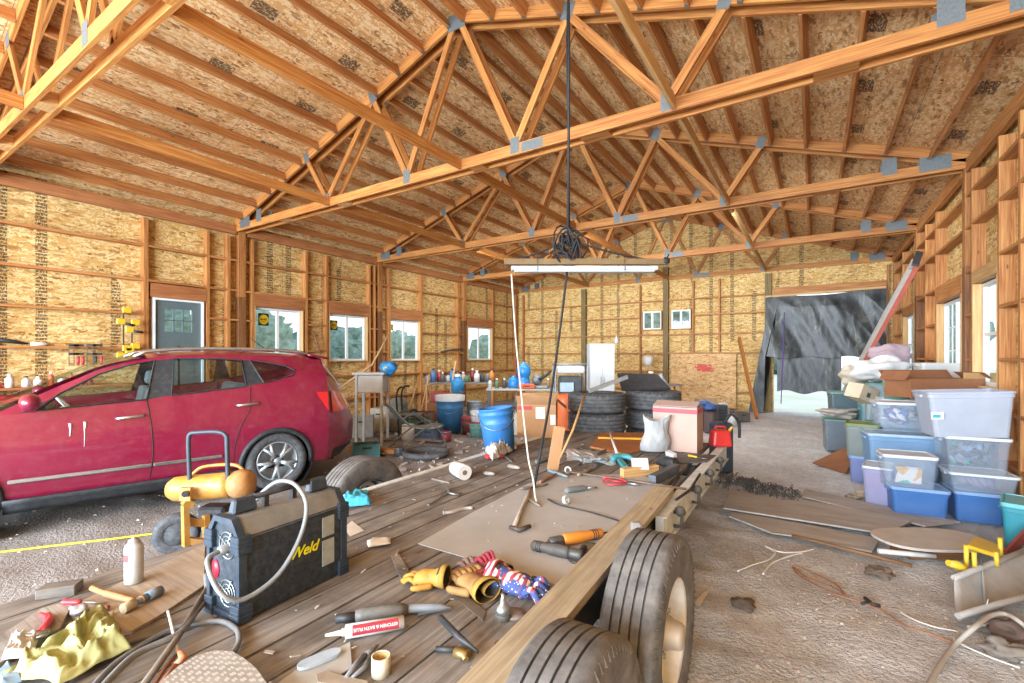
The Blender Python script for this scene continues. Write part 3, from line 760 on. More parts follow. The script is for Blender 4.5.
for s in (-1, 1):
    m = MB()
    m.grid(lambda u, v: (lambda p: p + Vector((-.012, s * .008, 0)))(tail(.47 + .21 * u * (1 - .35 * v), (.985 - .22 * v) if s > 0 else (.015 + .22 * v))), 6, 8)
    m.grid(lambda u, v: Vector((-.62 + .16 * v * u, s * (ys(-.62 + .16 * v * u, .9 + .26 * u) + .008), .9 + .26 * u)), 6, 4)
    m.build('tail_light', M('d3202c', .15, 0, .1, 20, 0, 1), car)
    MB().tube([Vector((x, s * (yroof(x) - .015), roof(x) + .022 - (.03 if x in (-.45, 1.35) else 0))) for x in (-.45, -.36, -.1, .3, .7, 1.0, 1.24, 1.35)], .02, 7).build('roof_rail', CHROME, car)
    MB().box((1.735, s * .914, .497), (1.02, .018, .036)).build('chrome_strip', CHROME, car, bevel=.006); MB().box((.90, s * .914, .497), (.62, .018, .036)).build('chrome_strip', CHROME, car, bevel=.006)
    MB().grid(lambda u, v: Vector((.42 + 1.86 * u, s * (.815 + .075 * v), .20 + .13 * v)), 10, 3).build('sill_trim', TRIM, car, solid=.02)
    for cx in (0, 2.69):
        MB().tube([Vector((cx + .40 * math.cos(a), s * (ys(cx, min(1.1, .33 + .4 * math.sin(a))) + .004), .33 + .40 * math.sin(a))) for a in [PI * k / 22 * 1.06 - .1 for k in range(23)]], .032, 6).build('wheel_arch_trim', TRIM, car)
    for x0, z0 in ((1.395, 1.005), (.33, 1.06)):
        h = MB(); yy = ys(x0, z0)
        h.tube([Vector((x0 + .11, s * (yy + .0), z0 - .008)), Vector((x0 + .10, s * (yy + .032), z0 - .007)), Vector((x0 - .10, s * (yy + .032), z0 + .006)), Vector((x0 - .11, s * yy, z0 + .006))], .016, 7); h.build('door_handle', CHROME, car)
    for pts in ([(1.26, 1.165), (1.24, 1.02), (1.225, .9), (1.22, .8), (1.215, .7), (1.215, .6), (1.22, .5), (1.235, .36)], [(.29, 1.26), (.30, 1.0), (.40, .82), (.46, .62), (.47, .38)], [(2.32, 1.08), (2.34, .8), (2.30, .5)]):
        dl = MB(); dl.tube([Vector((x, s * (ys(x, z) + .002), z)) for x, z in pts], .005, 5); dl.build('door_seam', DARK, car)
    mr = MB(); mr.ball((2.10, s * 1.0, 1.20), .1, 14, 9, (.75, 1.25, .8)); mo = mr.build('mirror', RED, car)
    MB().tube([(2.12, s * .84, 1.13), (2.11, s * .94, 1.16)], .03, 8).build('mirror_arm', TRIM, mo)
# dried drips on the front door
m = MB()
for x, z0, z1, w in ((1.84, .86, .98, .012), (1.74, .75, .98, .006), (1.735, .92, .985, .012)):
    m.tube([Vector((x, ys(x, z0) + .002, z0)), Vector((x - .003, ys(x, (z0 + z1) / 2) + .002, (z0 + z1) / 2)), Vector((x, ys(x, z1) + .001, z1))], [w * .4, w * .6, w], 6)
tag(m.build('paint_drip', M('d9cfd0', .7, 0, .1), car), 'pale dried drips on the front door')
MB().tube([(-.12, .1, 1.68), (.1, .1, 1.86)], .006, 5).build('antenna', DARK, car)
MB().grid(lambda u, v: tail(.0 + .1 * u, .03 + .94 * v) + Vector((-.014, 0, 0)), 3, 20).build('rear_bumper_trim', TRIM, car)
MB().box((1.4, 0, .27), (4.3, 1.45, .06)).build('underbody', DARK, car)
wheels_in = MB()
for cx in (0, 2.69):
    for s in (-1, 1): wheels_in.lathe([(.41, -.14), (.41, .12)], (cx, s * .74, .33), rot=(PI / 2, 0, 0), n=20)
wheels_in.build('wheel_housing', DARK, car)
def tyre_prof(r, w, rim):
    h = r - rim
    return [(rim, -w * .40), (rim + h * .12, -w * .47), (rim + h * .5, -w * .52), (r - h * .17, -w * .49), (r - .012, -w * .42), (r, -w * .34), (r, w * .34), (r - .012, w * .42), (r - h * .17, w * .49), (rim + h * .5, w * .52), (rim + h * .12, w * .47), (rim, w * .40)]
def car_wheel(cx, s):
    y = s * .79
    o = MB().lathe(tyre_prof(.348, .22, .235), (0, 0, 0), rot=(-s * PI / 2, 0, 0), n=40).build('wheel', RUBBER, car, loc=(cx, y, .348))
    rm = MB(); A = Euler((-s * PI / 2, 0, 0)).to_matrix()
    rm.lathe([(.236, -.09), (.240, .085), (.222, .10), (.215, .07), (.20, -.06), (.12, -.07), (0, -.07)], n=36, rot=A)
    rm.lathe([(.0, .095), (.05, .09), (.062, .06), (.06, .0)], n=20, rot=A)
    for k in range(5):
        a = 2 * PI * k / 5 + .25
        for d in (-.20, .20):
            p0 = A @ Vector((math.cos(a) * .05, math.sin(a) * .05, .075)); pm = A @ Vector((math.cos(a + d * .35) * .12, math.sin(a + d * .35) * .12, .085)); p1 = A @ Vector((math.cos(a + d) * .222, math.sin(a + d) * .222, .088))
            rm.tube([p0, pm, p1], [.028, .022, .019], 6)
    rm.build('rim', ALLOY, o)
    for k in range(5):
        lb = MB(); a = 2 * PI * k / 5 + .9; p = A @ Vector((math.cos(a) * .056, math.sin(a) * .056, .08)); q = A @ Vector((math.cos(a) * .056, math.sin(a) * .056, .1)); lb.tube([p, q], .011, 6); lb.build('lug_nut', DARK, o)
for cx in (0, 2.69):
    for s in (-1, 1): car_wheel(cx, s)
# interior seen through the glass
def seat(x, y, nm):
    m = MB(); m.box((x, y, .62), (.5, .5, .16)); m.box((x - .26, y, .95), (.14, .48, .62), (0, -.2, 0)); m.box((x - .34, y, 1.36), (.09, .26, .17), (0, -.15, 0))
    m.build(nm, CLOTHG, car, bevel=.04, seg=2)
seat(1.45, .40, 'seat'); seat(1.45, -.40, 'seat')
m = MB(); m.box((.55, 0, .62), (.5, 1.25, .18)); m.box((.27, 0, .97), (.15, 1.22, .62), (0, -.2, 0)); m.build('rear_bench', CLOTHG, car, bevel=.04)
m = MB(); m.box((2.2, 0, .98), (.5, 1.4, .22)); m.build('dashboard', TRIM, car, bevel=.05, seg=2)
sw = MB(); S_ = Euler((0, -.95, 0)).to_matrix()
sw.tube([Vector((1.86, .40, 1.10)) + S_ @ Vector((.18 * math.cos(a), .18 * math.sin(a), 0)) for a in [2 * PI * k / 24 for k in range(25)]], .014, 6, False)
sw.tube([Vector((1.86, .40, 1.10)) + S_ @ Vector((0, -.18, 0)), Vector((1.86, .40, 1.10)) + S_ @ Vector((0, .18, 0))], .02, 6); sw.tube([(1.86, .40, 1.1), (2.05, .40, 1.0)], .03, 6)
sw.build('steering_wheel', M('c9c4b8', .5, 0, .1), car)
# ================================================================== the flatbed trailer
DZ = .62                                            # top of the deck boards
TX0, TX1, TY0, TY1 = -2.76, -.76, -.9, 5.78
tr_ = empty('flatbed_trailer', ((TX0 + TX1) / 2, 2, 0), .022, 'grey weathered plank flatbed trailer littered with tools', 'trailer')
tr_o = Vector(tr_.location)
def T(mb): mb.v = [tuple(Vector(p) - tr_o) for p in mb.v]; return mb
m = MB(); nb = 11; w = (TX1 - .16 - TX0) / nb
DECKW = wood('deck_plank', 'a8a39d', '827b74', stain=.62, rough=.85, tint=(.66, .64, .62, 1), sc=(58, 48, 41))
for i in range(nb):
    x = TX0 + w * (i + .5)
    m.box((x, (TY0 + TY1) / 2, DZ - .019 + R.uniform(-.002, .002)), (w - .012, TY1 - TY0 - .02 + R.uniform(-.01, .01), .038), (0, R.uniform(-.004, .004), 0))
T(m).build('deck', DECKW, tr_)
FRAME = M('d3dad8', .55, .1, .18, 8, .2, 0, .15); FRDK = M('55534f', .7, .2, .25, 8, .2)
m = MB()
for x in (TX0 + .02, TX1 - .10): m.box((x, (TY0 + TY1) / 2, DZ - .13), (.06, TY1 - TY0, .16))
T(m).build('side_rail', FRDK, tr_)
m = MB()
m.box((TX1 - .02, (2.9 + TY1) / 2, DZ - .075), (.05, TY1 - 2.9, .15)); m.box((TX1 - .02, (2.9 + TY1) / 2, DZ - .16), (.09, TY1 - 2.9, .015)); m.box((TX1 - .02, (2.9 + TY1) / 2, DZ + .002), (.08, TY1 - 2.9, .01))
tag(T(m).build('channel_rail', FRAME, tr_), 'pale painted steel channel along the far half of the edge')
for y in (3.15, 3.75, 4.35, 4.95):
    m = MB(); m.tube([(TX1 + .01, y, DZ - .03), (TX1 + .06, y, DZ - .03), (TX1 + .06, y, DZ - .12), (TX1 + .01, y, DZ - .12)], .013, 6); m.ball((TX1 + .05, y, DZ - .02), .035, 8, 6); T(m).build('stake_pocket', FRDK, tr_)
m = MB(); m.box((TX0 - .02, 3.4, DZ - .02), (.06, 4.1, .06)); tag(T(m).build('edge_rail', FRAME, tr_), 'pale rail along the car side')
m = MB()
for y in (-.6, .4, 1.2, 2.0, 2.9, 3.8, 4.7): m.box(((TX0 + TX1) / 2, y, DZ - .10), (TX1 - TX0 - .18, .05, .10))
T(m).build('cross_member', FRDK, tr_)
AX = (1.25, 2.06)
m = MB()
for y in AX: m.tube([(TX0 - .3, y, .42), (TX1 + .2, y, .42)], .04, 10)
m.box((TX0 + .06, 1.6, .5), (.06, .9, .06)); m.box((TX1 - .13, 1.6, .5), (.06, .9, .06))
T(m).build('axle', FRDK, tr_)
TIREG = M('4e4b4a', .85, 0, .18, 7, .25, 0, .38)
RIMW = M('dcd9d4', .5, .2, .15, 9, .1, 0, .22)
def ribbed(r, w, rim):
    h = r - rim; p = [(rim, -w * .40), (rim + .012, -w * .46), (rim + h * .25, -w * .50), (rim + h * .55, -w * .52), (r - h * .2, -w * .50), (r - h * .08, -w * .475), (r - .006, -w * .44)]
    n = 5
    for k in range(n):
        a = -w * .42 + w * .84 * k / n; b = a + w * .84 / n
        p += [(r - .0, a + .003), (r, b - .006)]
        if k < n - 1: p += [(r - .013, b - .0055), (r - .013, b + .0015)]
    return p + [(x, -y) for x, y in p[:7][::-1]]
def trailer_wheel(x, y, s, r=.41, w=.235, z=.405, full=True):
    A = Euler((0, s * PI / 2, 0)).to_matrix()
    lg = MB(); lg.lathe(ribbed(r, w, .225), n=64, rot=A)          # ribbed tread with shoulder lugs
    for k in range(72):
        a = 2 * PI * k / 72; p = A @ Vector((math.cos(a) * (r - .012), math.sin(a) * (r - .012), w * .455)); q = A @ Vector((math.cos(a) * (r - .040), math.sin(a) * (r - .040), w * .507)); lg.tube([p, q], .0045, 4)
    o = lg.build('wheel', TIREG, tr_, loc=Vector((x, y, z)) - tr_o, split=.6)
    m = MB(); m.lathe([(.215, -.09), (.228, .085), (.235, .098), (.228, .104), (.212, .092), (.205, .02), (.19, .0), (.165, .01), (.13, .035), (.075, .04), (.07, .0), (0, 0)], n=40, rot=A)
    rm = tag(m.build('rim', RIMW, o), 'dusty white spoked steel rim')
    hb = MB(); hb.lathe([(.072, .03), (.070, .075), (.062, .085), (.055, .125), (.048, .135), (0, .137)], n=20, rot=A); hb.build('hub', M('b8ab9a', .6, .4, .15), o)
    for k in range(6):
        bt = MB(); a = 2 * PI * k / 6; P = A @ Vector((math.cos(a) * .105, math.sin(a) * .105, .03)); Q = A @ Vector((math.cos(a) * .105, math.sin(a) * .105, .06)); bt.tube([P, Q], .012, 6); bt.build('lug_nut', STEEL, o)
    for k in range(6):
        hl = MB(); a = 2 * PI * (k + .5) / 6; c_ = A @ Vector((math.cos(a) * .155, math.sin(a) * .155, .012)); d_ = A @ Vector((math.cos(a) * .155, math.sin(a) * .155, .030)); hl.tube([c_, d_], .031, 12); hl.build('hand_hole', DARK, o)
    return o
trailer_wheel(-.605, AX[1], 1, .41, .225, .405); trailer_wheel(-.62, 1.22, 1, .39, .225, .386)
trailer_wheel(TX0 - .30, 2.58, -1, .40, .22, .40)
# pine rail board lying on the edge
m = MB(); m.box((-.812, 1.65, DZ + .046), (.135, 3.5, .036), (0, 0, .05))
tag(m.build('pine_rail_board', W_RAIL), 'long pale pine board lying along the trailer edge above the wheels', 'board')
# ================================================================== things on the trailer deck
def D(px, py, dz=0): return at_z(px, py, DZ + dz)
def ang(p, q): return math.atan2(q.y - p.y, q.x - p.x)
def one(mb, name, mat, label, cat, group=None, kind=None, **k): return tag(mb.build(name, mat, **k), label, cat, group, kind)
NAVY = M('1f2b38', .5, .1, .2, 22, .1, 0, .2); NAVYL = M('293848', .45, .05, .1, 9, 0, 0, .14)
GREYTOP = M('6f7070', .7, 0, .12, 6, .1, 0, .45); BLACKP = M('26272a', .55, 0, .15, 10, 0, 0, .15); CABLE = M('83888b', .5, 0, .1, 9)
# ---- welder
P1, P2 = D(238, 626), D(346, 572)
L = (P2 - P1).length; wz = ang(P1, P2); WD = .20; H = .375
wl = empty('welder', P1, wz, 'dusty navy blue welding machine with yellow lettering standing on the trailer deck', 'welder')
m = MB(); ch = .045
sec = [(0, .012), (0, H - ch - .02), (ch, H), (WD - ch, H), (WD, H - ch - .02), (WD, .012)]
m.prism([(.012, y, z) for y, z in sec], (L - .024, 0, 0)); m.build('case', NAVY, wl)
m = MB(); m.prism([(.03, -.001, H - ch - .022), (.03, ch - .002, H + .002), (.03, WD - ch + .002, H + .002), (.03, WD + .001, H - ch - .022), (.03, WD - .01, H - ch - .022), (.03, .01, H - ch - .022)], (L - .06, 0, 0)); m.build('top_cover', GREYTOP, wl)
for x in (.0, L - .03):
    m = MB(); e = .006
    out = [(-e, 0), (-e, H - ch - .018), (ch - .002, H + e), (WD - ch + .002, H + e), (WD + e, H - ch - .018), (WD + e, 0)]
    inn = [(.014, .03), (.014, H - ch - .03), (ch + .004, H - .016), (WD - ch - .004, H - .016), (WD - .014, H - ch - .03), (WD - .014, .03)]
    for i in range(6):
        j = (i + 1) % 6
        m.prism([(x, *out[i]), (x, *out[j]), (x, *inn[j]), (x, *inn[i])], (.03, 0, 0))
    m.build('end_bezel', NAVYL, wl)
for x in (-.008, L - .047):
    for y in (-.012, WD - .04):
        for z in (0, H - ch - .075):
            m = MB(); m.box((x + .028, y + .026, z + .034), (.055, .052, .068)); m.box((x + .028, y + .026, z + .045), (.06, .057, .006)); m.box((x + .028, y + .026, z + .03), (.06, .057, .006)); m.build('corner_guard', NAVYL, wl, bevel=.006)
m = MB()
m.tube([(.10, WD / 2, H + .052), (L - .10, WD / 2, H + .052)], .011, 8); hb = m.build('handle', BLACKP, wl)
for x in (.03, L - .13):
    m = MB(); m.box((x + .05, WD / 2, H + .034), (.10, .042, .055), taper=(.8, .7)); m.build('handle_end', NAVYL, wl, bevel=.006)
for x in (.17, L - .2):
    m = MB(); m.box((x, WD / 2, H + .025), (.02, .025, .05)); m.build('handle_post', BLACKP, wl)
LAB = M('9aa2a0', .6, 0, .12, 30, 0, 0, .25)
for z0, z1 in ((.20, .285), (.075, .185)):
    MB().box((L * .80, -.0015, (z0 + z1) / 2), (.062, .003, z1 - z0)).build('rating_label', LAB, wl)
tag(text('Weld', .06, wl, (L * .415, -.002, .16), (PI / 2, 0, 0), M('e6e020', .5, 0, .03), .35, .0012), 'yellow slanted word Weld')
m = MB(); m.box((.0155, WD / 2, H / 2), (.006, WD - .03, H - .09)); fp = m.build('front_panel', BLACKP, wl)
MB().lathe([(0, 0), (.024, 0), (.024, .004), (0, .005)], (.012, WD * .82, .17), rot=(0, -PI / 2, 0), n=20, sx=1.5).build('red_badge', M('c4283a', .4), fp)
for z in (.095, .275):
    m = MB()
    for r_ in (.018, .034, .05): m.lathe([(r_ - .0022, 0), (r_, .0025), (r_ + .0022, 0), (r_, -.0025), (r_ - .0022, 0)], (.009, WD * .42, z), rot=(0, -PI / 2, 0), n=24)
    for k in range(2): a = PI * k / 2 + .5; m.tube([(.008, WD * .42 - .062 * math.cos(a), z - .062 * math.sin(a)), (.008, WD * .42 + .062 * math.cos(a), z + .062 * math.sin(a))], .0025, 5)
    m.build('fan_guard', STEEL, fp)
m = MB(); m.lathe([(.018, 0), (.018, .03), (.012, .035), (.0, .036)], (.01, WD * .40, .265), rot=(0, -PI / 2, 0), n=14); m.build('cable_socket', CABLE, fp)
def spline(pts, n=8):
    P = [Vector(p) for p in pts]; out = []
    for i in range(len(P) - 1):
        a, b, c, d = P[max(i - 1, 0)], P[i], P[i + 1], P[min(i + 2, len(P) - 1)]
        for k in range(n):
            t = k / n; out.append(.5 * ((2 * b) + (c - a) * t + (2 * a - 5 * b + 4 * c - d) * t * t + (3 * b - a - 3 * c + d) * t ** 3))
    return out + [P[-1]]
m = MB(); m.tube(spline([(-.026, WD * .40, .265), (-.075, .06, .25), (-.075, -.02, .16), (-.01, -.05, .115), (.12, -.055, .15), (.22, -.05, .26), (.265, -.03, H + .0), (.26, .03, H + .075), (.235, .10, H + .088), (.20, .15, H + .05), (.17, .215, H - .03)]), .0088, 8)
tag(m.build('power_cord', CABLE, wl), 'thick grey cord looped over the case')
# ---- yellow machine between the car and the trailer
YELM = M('b8801e', .5, .1, .25, 9, .08, 0, .38); YELR = M('a8702e', .65, 0, .25, 9, .1, 0, .36)
base = at_d(186, 545, 3.75); base.z = .0
yc = empty('air_compressor', base, 0, 'dusty yellow wheeled compressor with a tall black loop handle behind the welder', 'compressor')
rv = Vector((CS, SN, 0)); fv = Vector((-SN, CS, 0))
def Q(px, py, d): return at_d(px, py, d) - Vector(base)
m = MB(); m.tube(spline([Q(190, 486, 3.7), Q(188.5, 445, 3.7), Q(190, 434.5, 3.7), Q(198, 432.5, 3.7), Q(218, 432, 3.7), Q(226, 436, 3.7), Q(227, 446, 3.7), Q(228, 482, 3.7)], 6), .017, 8); m.build('loop_handle', M('39424c', .5, .2, .12), yc)
a0, a1 = Q(176, 489, 3.75), Q(250, 483, 3.75); dx = (a1 - a0).normalized()
m = MB(); rr = [.02, .075, .10, .105, .105, .108, .09, .09, .075]; tt_ = [-.06, -.04, 0, .08, .40, .43, .44, .5, .55]
m.tube([a0 + dx * t for t in tt_], [r * .95 for r in rr], 18); m.build('tank', YELM, yc)
m = MB(); m.tube([a0 + dx * t for t in (.42, .46, .52, .58, .61, .62)], [.06, .10, .115, .105, .07, .02], 16); tag(m.build('motor_cover', YELR, yc), 'rusty orange end cover')
m = MB(); m.tube(spline([Q(193, 474, 3.85), Q(203, 467, 3.85), Q(228, 464.5, 3.85), Q(240, 467, 3.85), Q(247, 476, 3.85)], 6), .014, 7); m.build('guard_bar', YELM, yc)
m = MB(); m.beam(Q(185, 505, 3.66), Q(186, 546, 3.66), .05, .04, (0, 1, 0)); m.beam(Q(206, 515, 3.8), Q(207, 546, 3.8), .05, .04, (0, 1, 0)); m.beam(Q(184, 540, 3.66), Q(209, 543, 3.76), .05, .05); m.beam(Q(186, 522, 3.7), Q(207, 523, 3.8), .02, .06)
m.beam(Q(190, 500, 3.68), Q(186, 506, 3.66), .07, .07); m.build('frame', YELM, yc)
m = MB(); m.box(Q(186, 494, 3.6), (.085, .03, .1), (0, 0, TH)); b_ = m.build('bracket', YELM, yc); MB().tube([Q(185, 494, 3.58), Q(185, 494, 3.55)], .024, 12).build('bolt', BLACKP, b_)
for px in (177, 232):
    m = MB(); c_ = Q(px, 548, 3.85); c_.z = .165; m.lathe(tyre_prof(.165, .08, .09), c_, rot=(PI / 2, 0, TH + .5), n=26); m.lathe([(.09, -.03), (.09, .03), (0, .02)], c_, rot=(PI / 2, 0, TH + .5), n=20); m.build('wheel', RUBBER, yc)
m = MB(); m.box(Q(216, 512, 3.9), (.22, .16, .12), (0, 0, TH)); m.build('pump', BLACKP, yc, bevel=.02)
# ---- near left corner
DUSTB = wood('dusty_plywood', 'b5a796', '9c8d7c', stain=.35, rough=.9, tint=(.7, .68, .66, 1))
def sheet(px, name, mat, label, cat, th=.006, z=0.0, base=DZ, **k):
    pts = [at_z(x, y, base + z) for x, y in px]
    a = sum(((pts[(i + 1) % len(pts)].x - p.x) * (pts[(i + 1) % len(pts)].y + p.y)) for i, p in enumerate(pts))
    if a > 0: pts = pts[::-1]
    m = MB(); m.prism(pts, (0, 0, th)); m.uv = [[(m.v[i][0], m.v[i][1]) for i in f] for f in m.f]
    return one(m, name, mat, label, cat, **k)
sheet([(64, 612), (110, 590), (205, 546), (204, 588), (160, 618), (132, 634), (100, 640)], 'plywood_offcut', DUSTB, 'dusty brown plywood offcut under the spray can at the deck corner', 'board', .012, .002)
sheet([(0, 640), (42, 612), (74, 604), (60, 632), (30, 650), (0, 668)], 'plank_scrap', W_GREY, 'grey dusty plank scrap at the deck corner under the white rag', 'plank', .016, .003)
m = MB(); c = D(60, 594); m.box(c + Vector((0, 0, .02)), (.13, .07, .04), (0, 0, .9)); one(m, 'wood_block', W_GREY, 'small grey wood block behind the red screwdriver', 'block', bevel=.003)
def can(px, pyb, r, h, body, top, label, name='spray_can', cat='can', red=False, bz=DZ + .0155):
    p = at_z(px, pyb, bz); o = empty(name, p, 0, label, cat)
    MB().lathe([(0, 0), (r * .96, .0), (r, .004), (r, h * .78), (r * .92, h * .82), (r * .70, h * .87), (r * .7, h * .89)], n=24).build('body', body, o)
    MB().lathe([(r * .62, h * .885), (r * .6, h * .94), (r * .3, h * .955), (r * .26, h * .99), (0, h)], n=16).build('nozzle', top, o)
    if red: MB().grid(lambda u, v: Vector(((r + .0008) * math.cos(u * .8 - 1.75), (r + .0008) * math.sin(u * .8 - 1.75), h * (.5 + .16 * v))), 8, 2).build('print', M('b9444a', .5, 0, .2, 40), o)
    return o
can(134, 582, .034, .195, M('b9b9b7', .5, 0, .14, 22, 0, 0, .25), M('b9bcbb', .35, .5), 'white spray can standing alone at the deck corner', red=True)
def rod(pts, r, name, mat, label, cat, n=8, **k):
    m = MB(); m.tube(pts, r, n); return one(m, name, mat, label, cat, **k)
def px_line(pts, z=.012, sm=6):
    return spline([D(x, y, z) for x, y in pts], sm) if len(pts) > 2 else [D(x, y, z) for x, y in pts]
PZ = .015
rod(px_line([(92, 588), (104, 593), (118, 597), (134, 601)], PZ + .013, 5), [.011] * 6 + [.014] * 6 + [.012] * 4, 'tool_haft', wood('handle_wood', 'c99a6c', 'a9764a'), 'turned tan wooden tool handle lying on the plywood offcut', 'handle')
o = empty('work_light', D(142, 604, PZ), 0, 'dusty blue-grey cylindrical hand torch lying on the plywood offcut', 'torch')
a, b = D(123, 609, PZ + .018), D(161, 590, PZ + .018); d_ = b - a
BG = M('64788a', .55, 0, .15, 12, 0, 0, .35); TAN = M('b0a083', .6, 0, .15, 14, 0, 0, .3)
for n_, t0, t1, r0, r1, mt in (('lens_head', 0, .28, .019, .019, TAN), ('barrel', .28, .62, .014, .015, BG), ('grip', .62, 1, .020, .019, BG)):
    MB().tube([a + d_ * t0 - Vector(o.location), a + d_ * t1 - Vector(o.location)], [r0, r1], 14).build(n_, mt, o)
m = MB(); m.tube([a + d_ * .45 - Vector(o.location), a + d_ * .48 - Vector(o.location)], .0165, 12); m.build('collar', M('c8862e', .5), o)
def screwdriver(p, q, hc, label, hl=.45, z=PZ, r=.012):
    a, b = D(*p, z + r), D(*q, z + r * .6); o = empty('screwdriver', a, 0, label, 'screwdriver'); v = b - a
    MB().tube([v * t for t in (0, .03, .12, .3, hl - .06, hl)], [r * .5, r * .9, r, r * .8, r, r * .45], 10).build('handle', hc, o)
    MB().tube([v * hl, v], .0035, 6).build('blade', STEEL, o)
REDP = M('b8323e', .5, 0, .15, 14, 0, 0, .2)
screwdriver((62, 602), (106, 602.5), REDP, 'dusty red handled screwdriver on the plywood offcut')
screwdriver((109, 608), (88, 610), M('8d4a42', .6, 0, .2, 14, 0, 0, .3), 'short brown handled screwdriver above the yellow-green rag', .7)
m = MB(); m.ball(D(80, 609, PZ + .018), .028, 12, 8, (1.3, .9, .6), .7); one(m, 'crumpled_foil', M('a9a7a6', .5, .3, .2, 30), 'crumpled grey foil lump above the yellow-green rag', 'foil')
o = empty('pliers', D(43, 624, .02), 0, 'red handled pliers at the edge of the deck corner', 'pliers')
q = lambda x, y, z=.03: D(x, y, z) - Vector(o.location)
MB().tube([q(48, 614), q(50, 620), q(44, 628), q(37, 632)], [.008, .013, .013, .007], 8).build('handle', REDP, o); MB().tube([q(40, 614), q(47, 617), q(47, 625), q(42, 633)], [.007, .01, .01, .006], 8).build('handle', REDP, o)
MB().tube([q(50, 631), q(32, 636), q(12, 634)], [.012, .01, .005], 7).build('jaw', STEEL, o); MB().tube([q(48, 634), q(36, 638)], [.01, .004], 7).build('jaw', STEEL, o)
def cloth(fn_pts, name, mat, label, cat, h=.03, seed=1, nu=64, nv=64, z=0.016, fz=9, base=DZ):
    """rumpled cloth filling an image quad given as four ground corners"""
    A = [at_z(x, y, base + z) for x, y in fn_pts]
    def f(u, v):
        p = A[0].lerp(A[1], u).lerp(A[3].lerp(A[2], u), v)
        w = Vector((p.x, p.y, seed)) * fz
        ed = min(u, 1 - u, v, 1 - v)
        n = noise.noise(w) * .5 + noise.noise(w * 2.3) * .25
        w2 = w + Vector((noise.noise(w * .9), noise.noise(w * .9 + Vector((7, 3, 1))), 0)) * 1.1
        rg = (1 - abs(noise.noise(w2 * 1.1)) * 2.6) * .6 + (1 - abs(noise.noise(w2 * 2.4 + Vector((3, 1, 0)))) * 2.6) * .42 + (1 - abs(noise.noise(w2 * 5))* 2.4) * .13
        zz = h * (.30 + .4 * n + .62 * max(-.15, rg)) * min(1, ed * 7 + .12)
        off = Vector((noise.noise(w * .7 + Vector((9, 0, 0))), noise.noise(w * .7 + Vector((0, 9, 0))), 0)) * .035
        return p + off + Vector((0, 0, max(.001, zz)))
    m = MB(); m.grid(f, nu, nv)
    return one(m, name, mat, label, cat, solid=.002)
cloth([(112, 612), (134, 650), (60, 684), (2, 676)], 'rag', M('a5a873', .9, 0, .34, 9, .1, 0, .12), 'rumpled pale yellow-green rag at the near deck corner', 'rag', .085, 3.3, fz=9)
cloth([(14, 640), (42, 636), (30, 655), (0, 660)], 'rag.001', M('bdbab9', .9, 0, .2, 12), 'small crumpled white rag beside the red pliers', 'rag', .035, 7)
cloth([(0, 676), (16, 664), (20, 683), (0, 690)], 'rag.002', M('7d94a8', .9, 0, .2, 8), 'scrap of blue cloth cut off by the lower corner', 'rag', .025, 9)
GREYC = M('6d7074', .6, 0, .12, 10, 0, 0, .3)
rod(px_line([(90, 690), (120, 660), (170, 630), (215, 621), (235, 628), (239, 641), (232, 654), (222, 662)], .014), .0095, 'welding_cable', GREYC, 'thick grey cable curving in front of the welder', 'cable')
rod(px_line([(100, 690), (135, 655), (178, 634), (196, 612), (207, 596), (206, 575)], .034), .011, 'welding_cable.001', GREYC, 'grey cable running past the welder to its fan end', 'cable')
rod(px_line([(60, 690), (90, 660), (140, 640), (178, 630)], .01), .006, 'air_line', M('565c62', .6), 'thin dark line under the grey cables', 'cable')
rod([D(140, 690, .02), D(176, 640, .03), D(207, 589, .05)], .011, 'steel_rod', M('6f665c', .7, .3, .15, 9, .1, 0, .3), 'long dusty rod leaning from the deck to the welder', 'rod')
o = empty('oxygen_lance', D(180, 655), 0, 'short tool with an orange tip below the white stick', 'tool')
q = lambda x, y, z=.03: D(x, y, z) - Vector(o.location)
MB().tube([q(180, 652, .04), q(183, 658, .035), q(176, 665, .02)], [.008, .012, .010], 9).build('tip', M('c87a58', .6), o); MB().tube([q(176, 665, .02), q(158, 690, .015)], .010, 8).build('shaft', M('8a5a40', .7), o)
rod([D(178, 654, .01), D(172, 627, .05), D(168, 611, .085)], .0045, 'welding_rod', M('d6d2ca', .6), 'thin white stick standing up beside the grey cable', 'stick')
rod([D(176, 655, .02), D(165, 668, .02), D(150, 690, .015)], .006, 'thin_bar', M('7a5036', .8), 'rusty thin bar running under the diamond plate', 'bar')
# diamond plate with a rounded end
pts = [D(150 + 120 * t, 712, .035) for t in (0, 1)]
ring = [(140, 712), (162, 683), (178, 668), (197, 657), (215, 652), (232, 653), (244, 660), (256, 670), (266, 684), (275, 700), (280, 712)]
dp = NT('diamond_plate'); o_ = dp.tc('Object'); 
va = dp.vor(dp.map(o_, (26, 62, 1), (0, 0, .6)), 1, 'Distance', rnd=.15); vb = dp.vor(dp.map(o_, (26, 62, 1), (0, 0, 2.2), (.5, .3, 0)), 1, 'Distance', rnd=.15)
hh = dp.math('LESS_THAN', dp.math('MINIMUM', va, vb), .24)
dc = dp.mix(dp.ramp(dp.noise(o_, 12, 5), [(.3, (0, 0, 0, 1)), (.7, (1, 1, 1, 1))]), lin('8f8b85'), lin('a9a6a0')); dc = dp.mix(hh, dc, lin('c2c0bb'))
dp.set(Base_Color=dc, Roughness=.6, Metallic=.2); dp.bump(hh, 1, .012)
sheet(ring, 'diamond_plate', dp.m, 'dusty diamond tread plate with a rounded end at the bottom edge', 'plate', .006, .045)
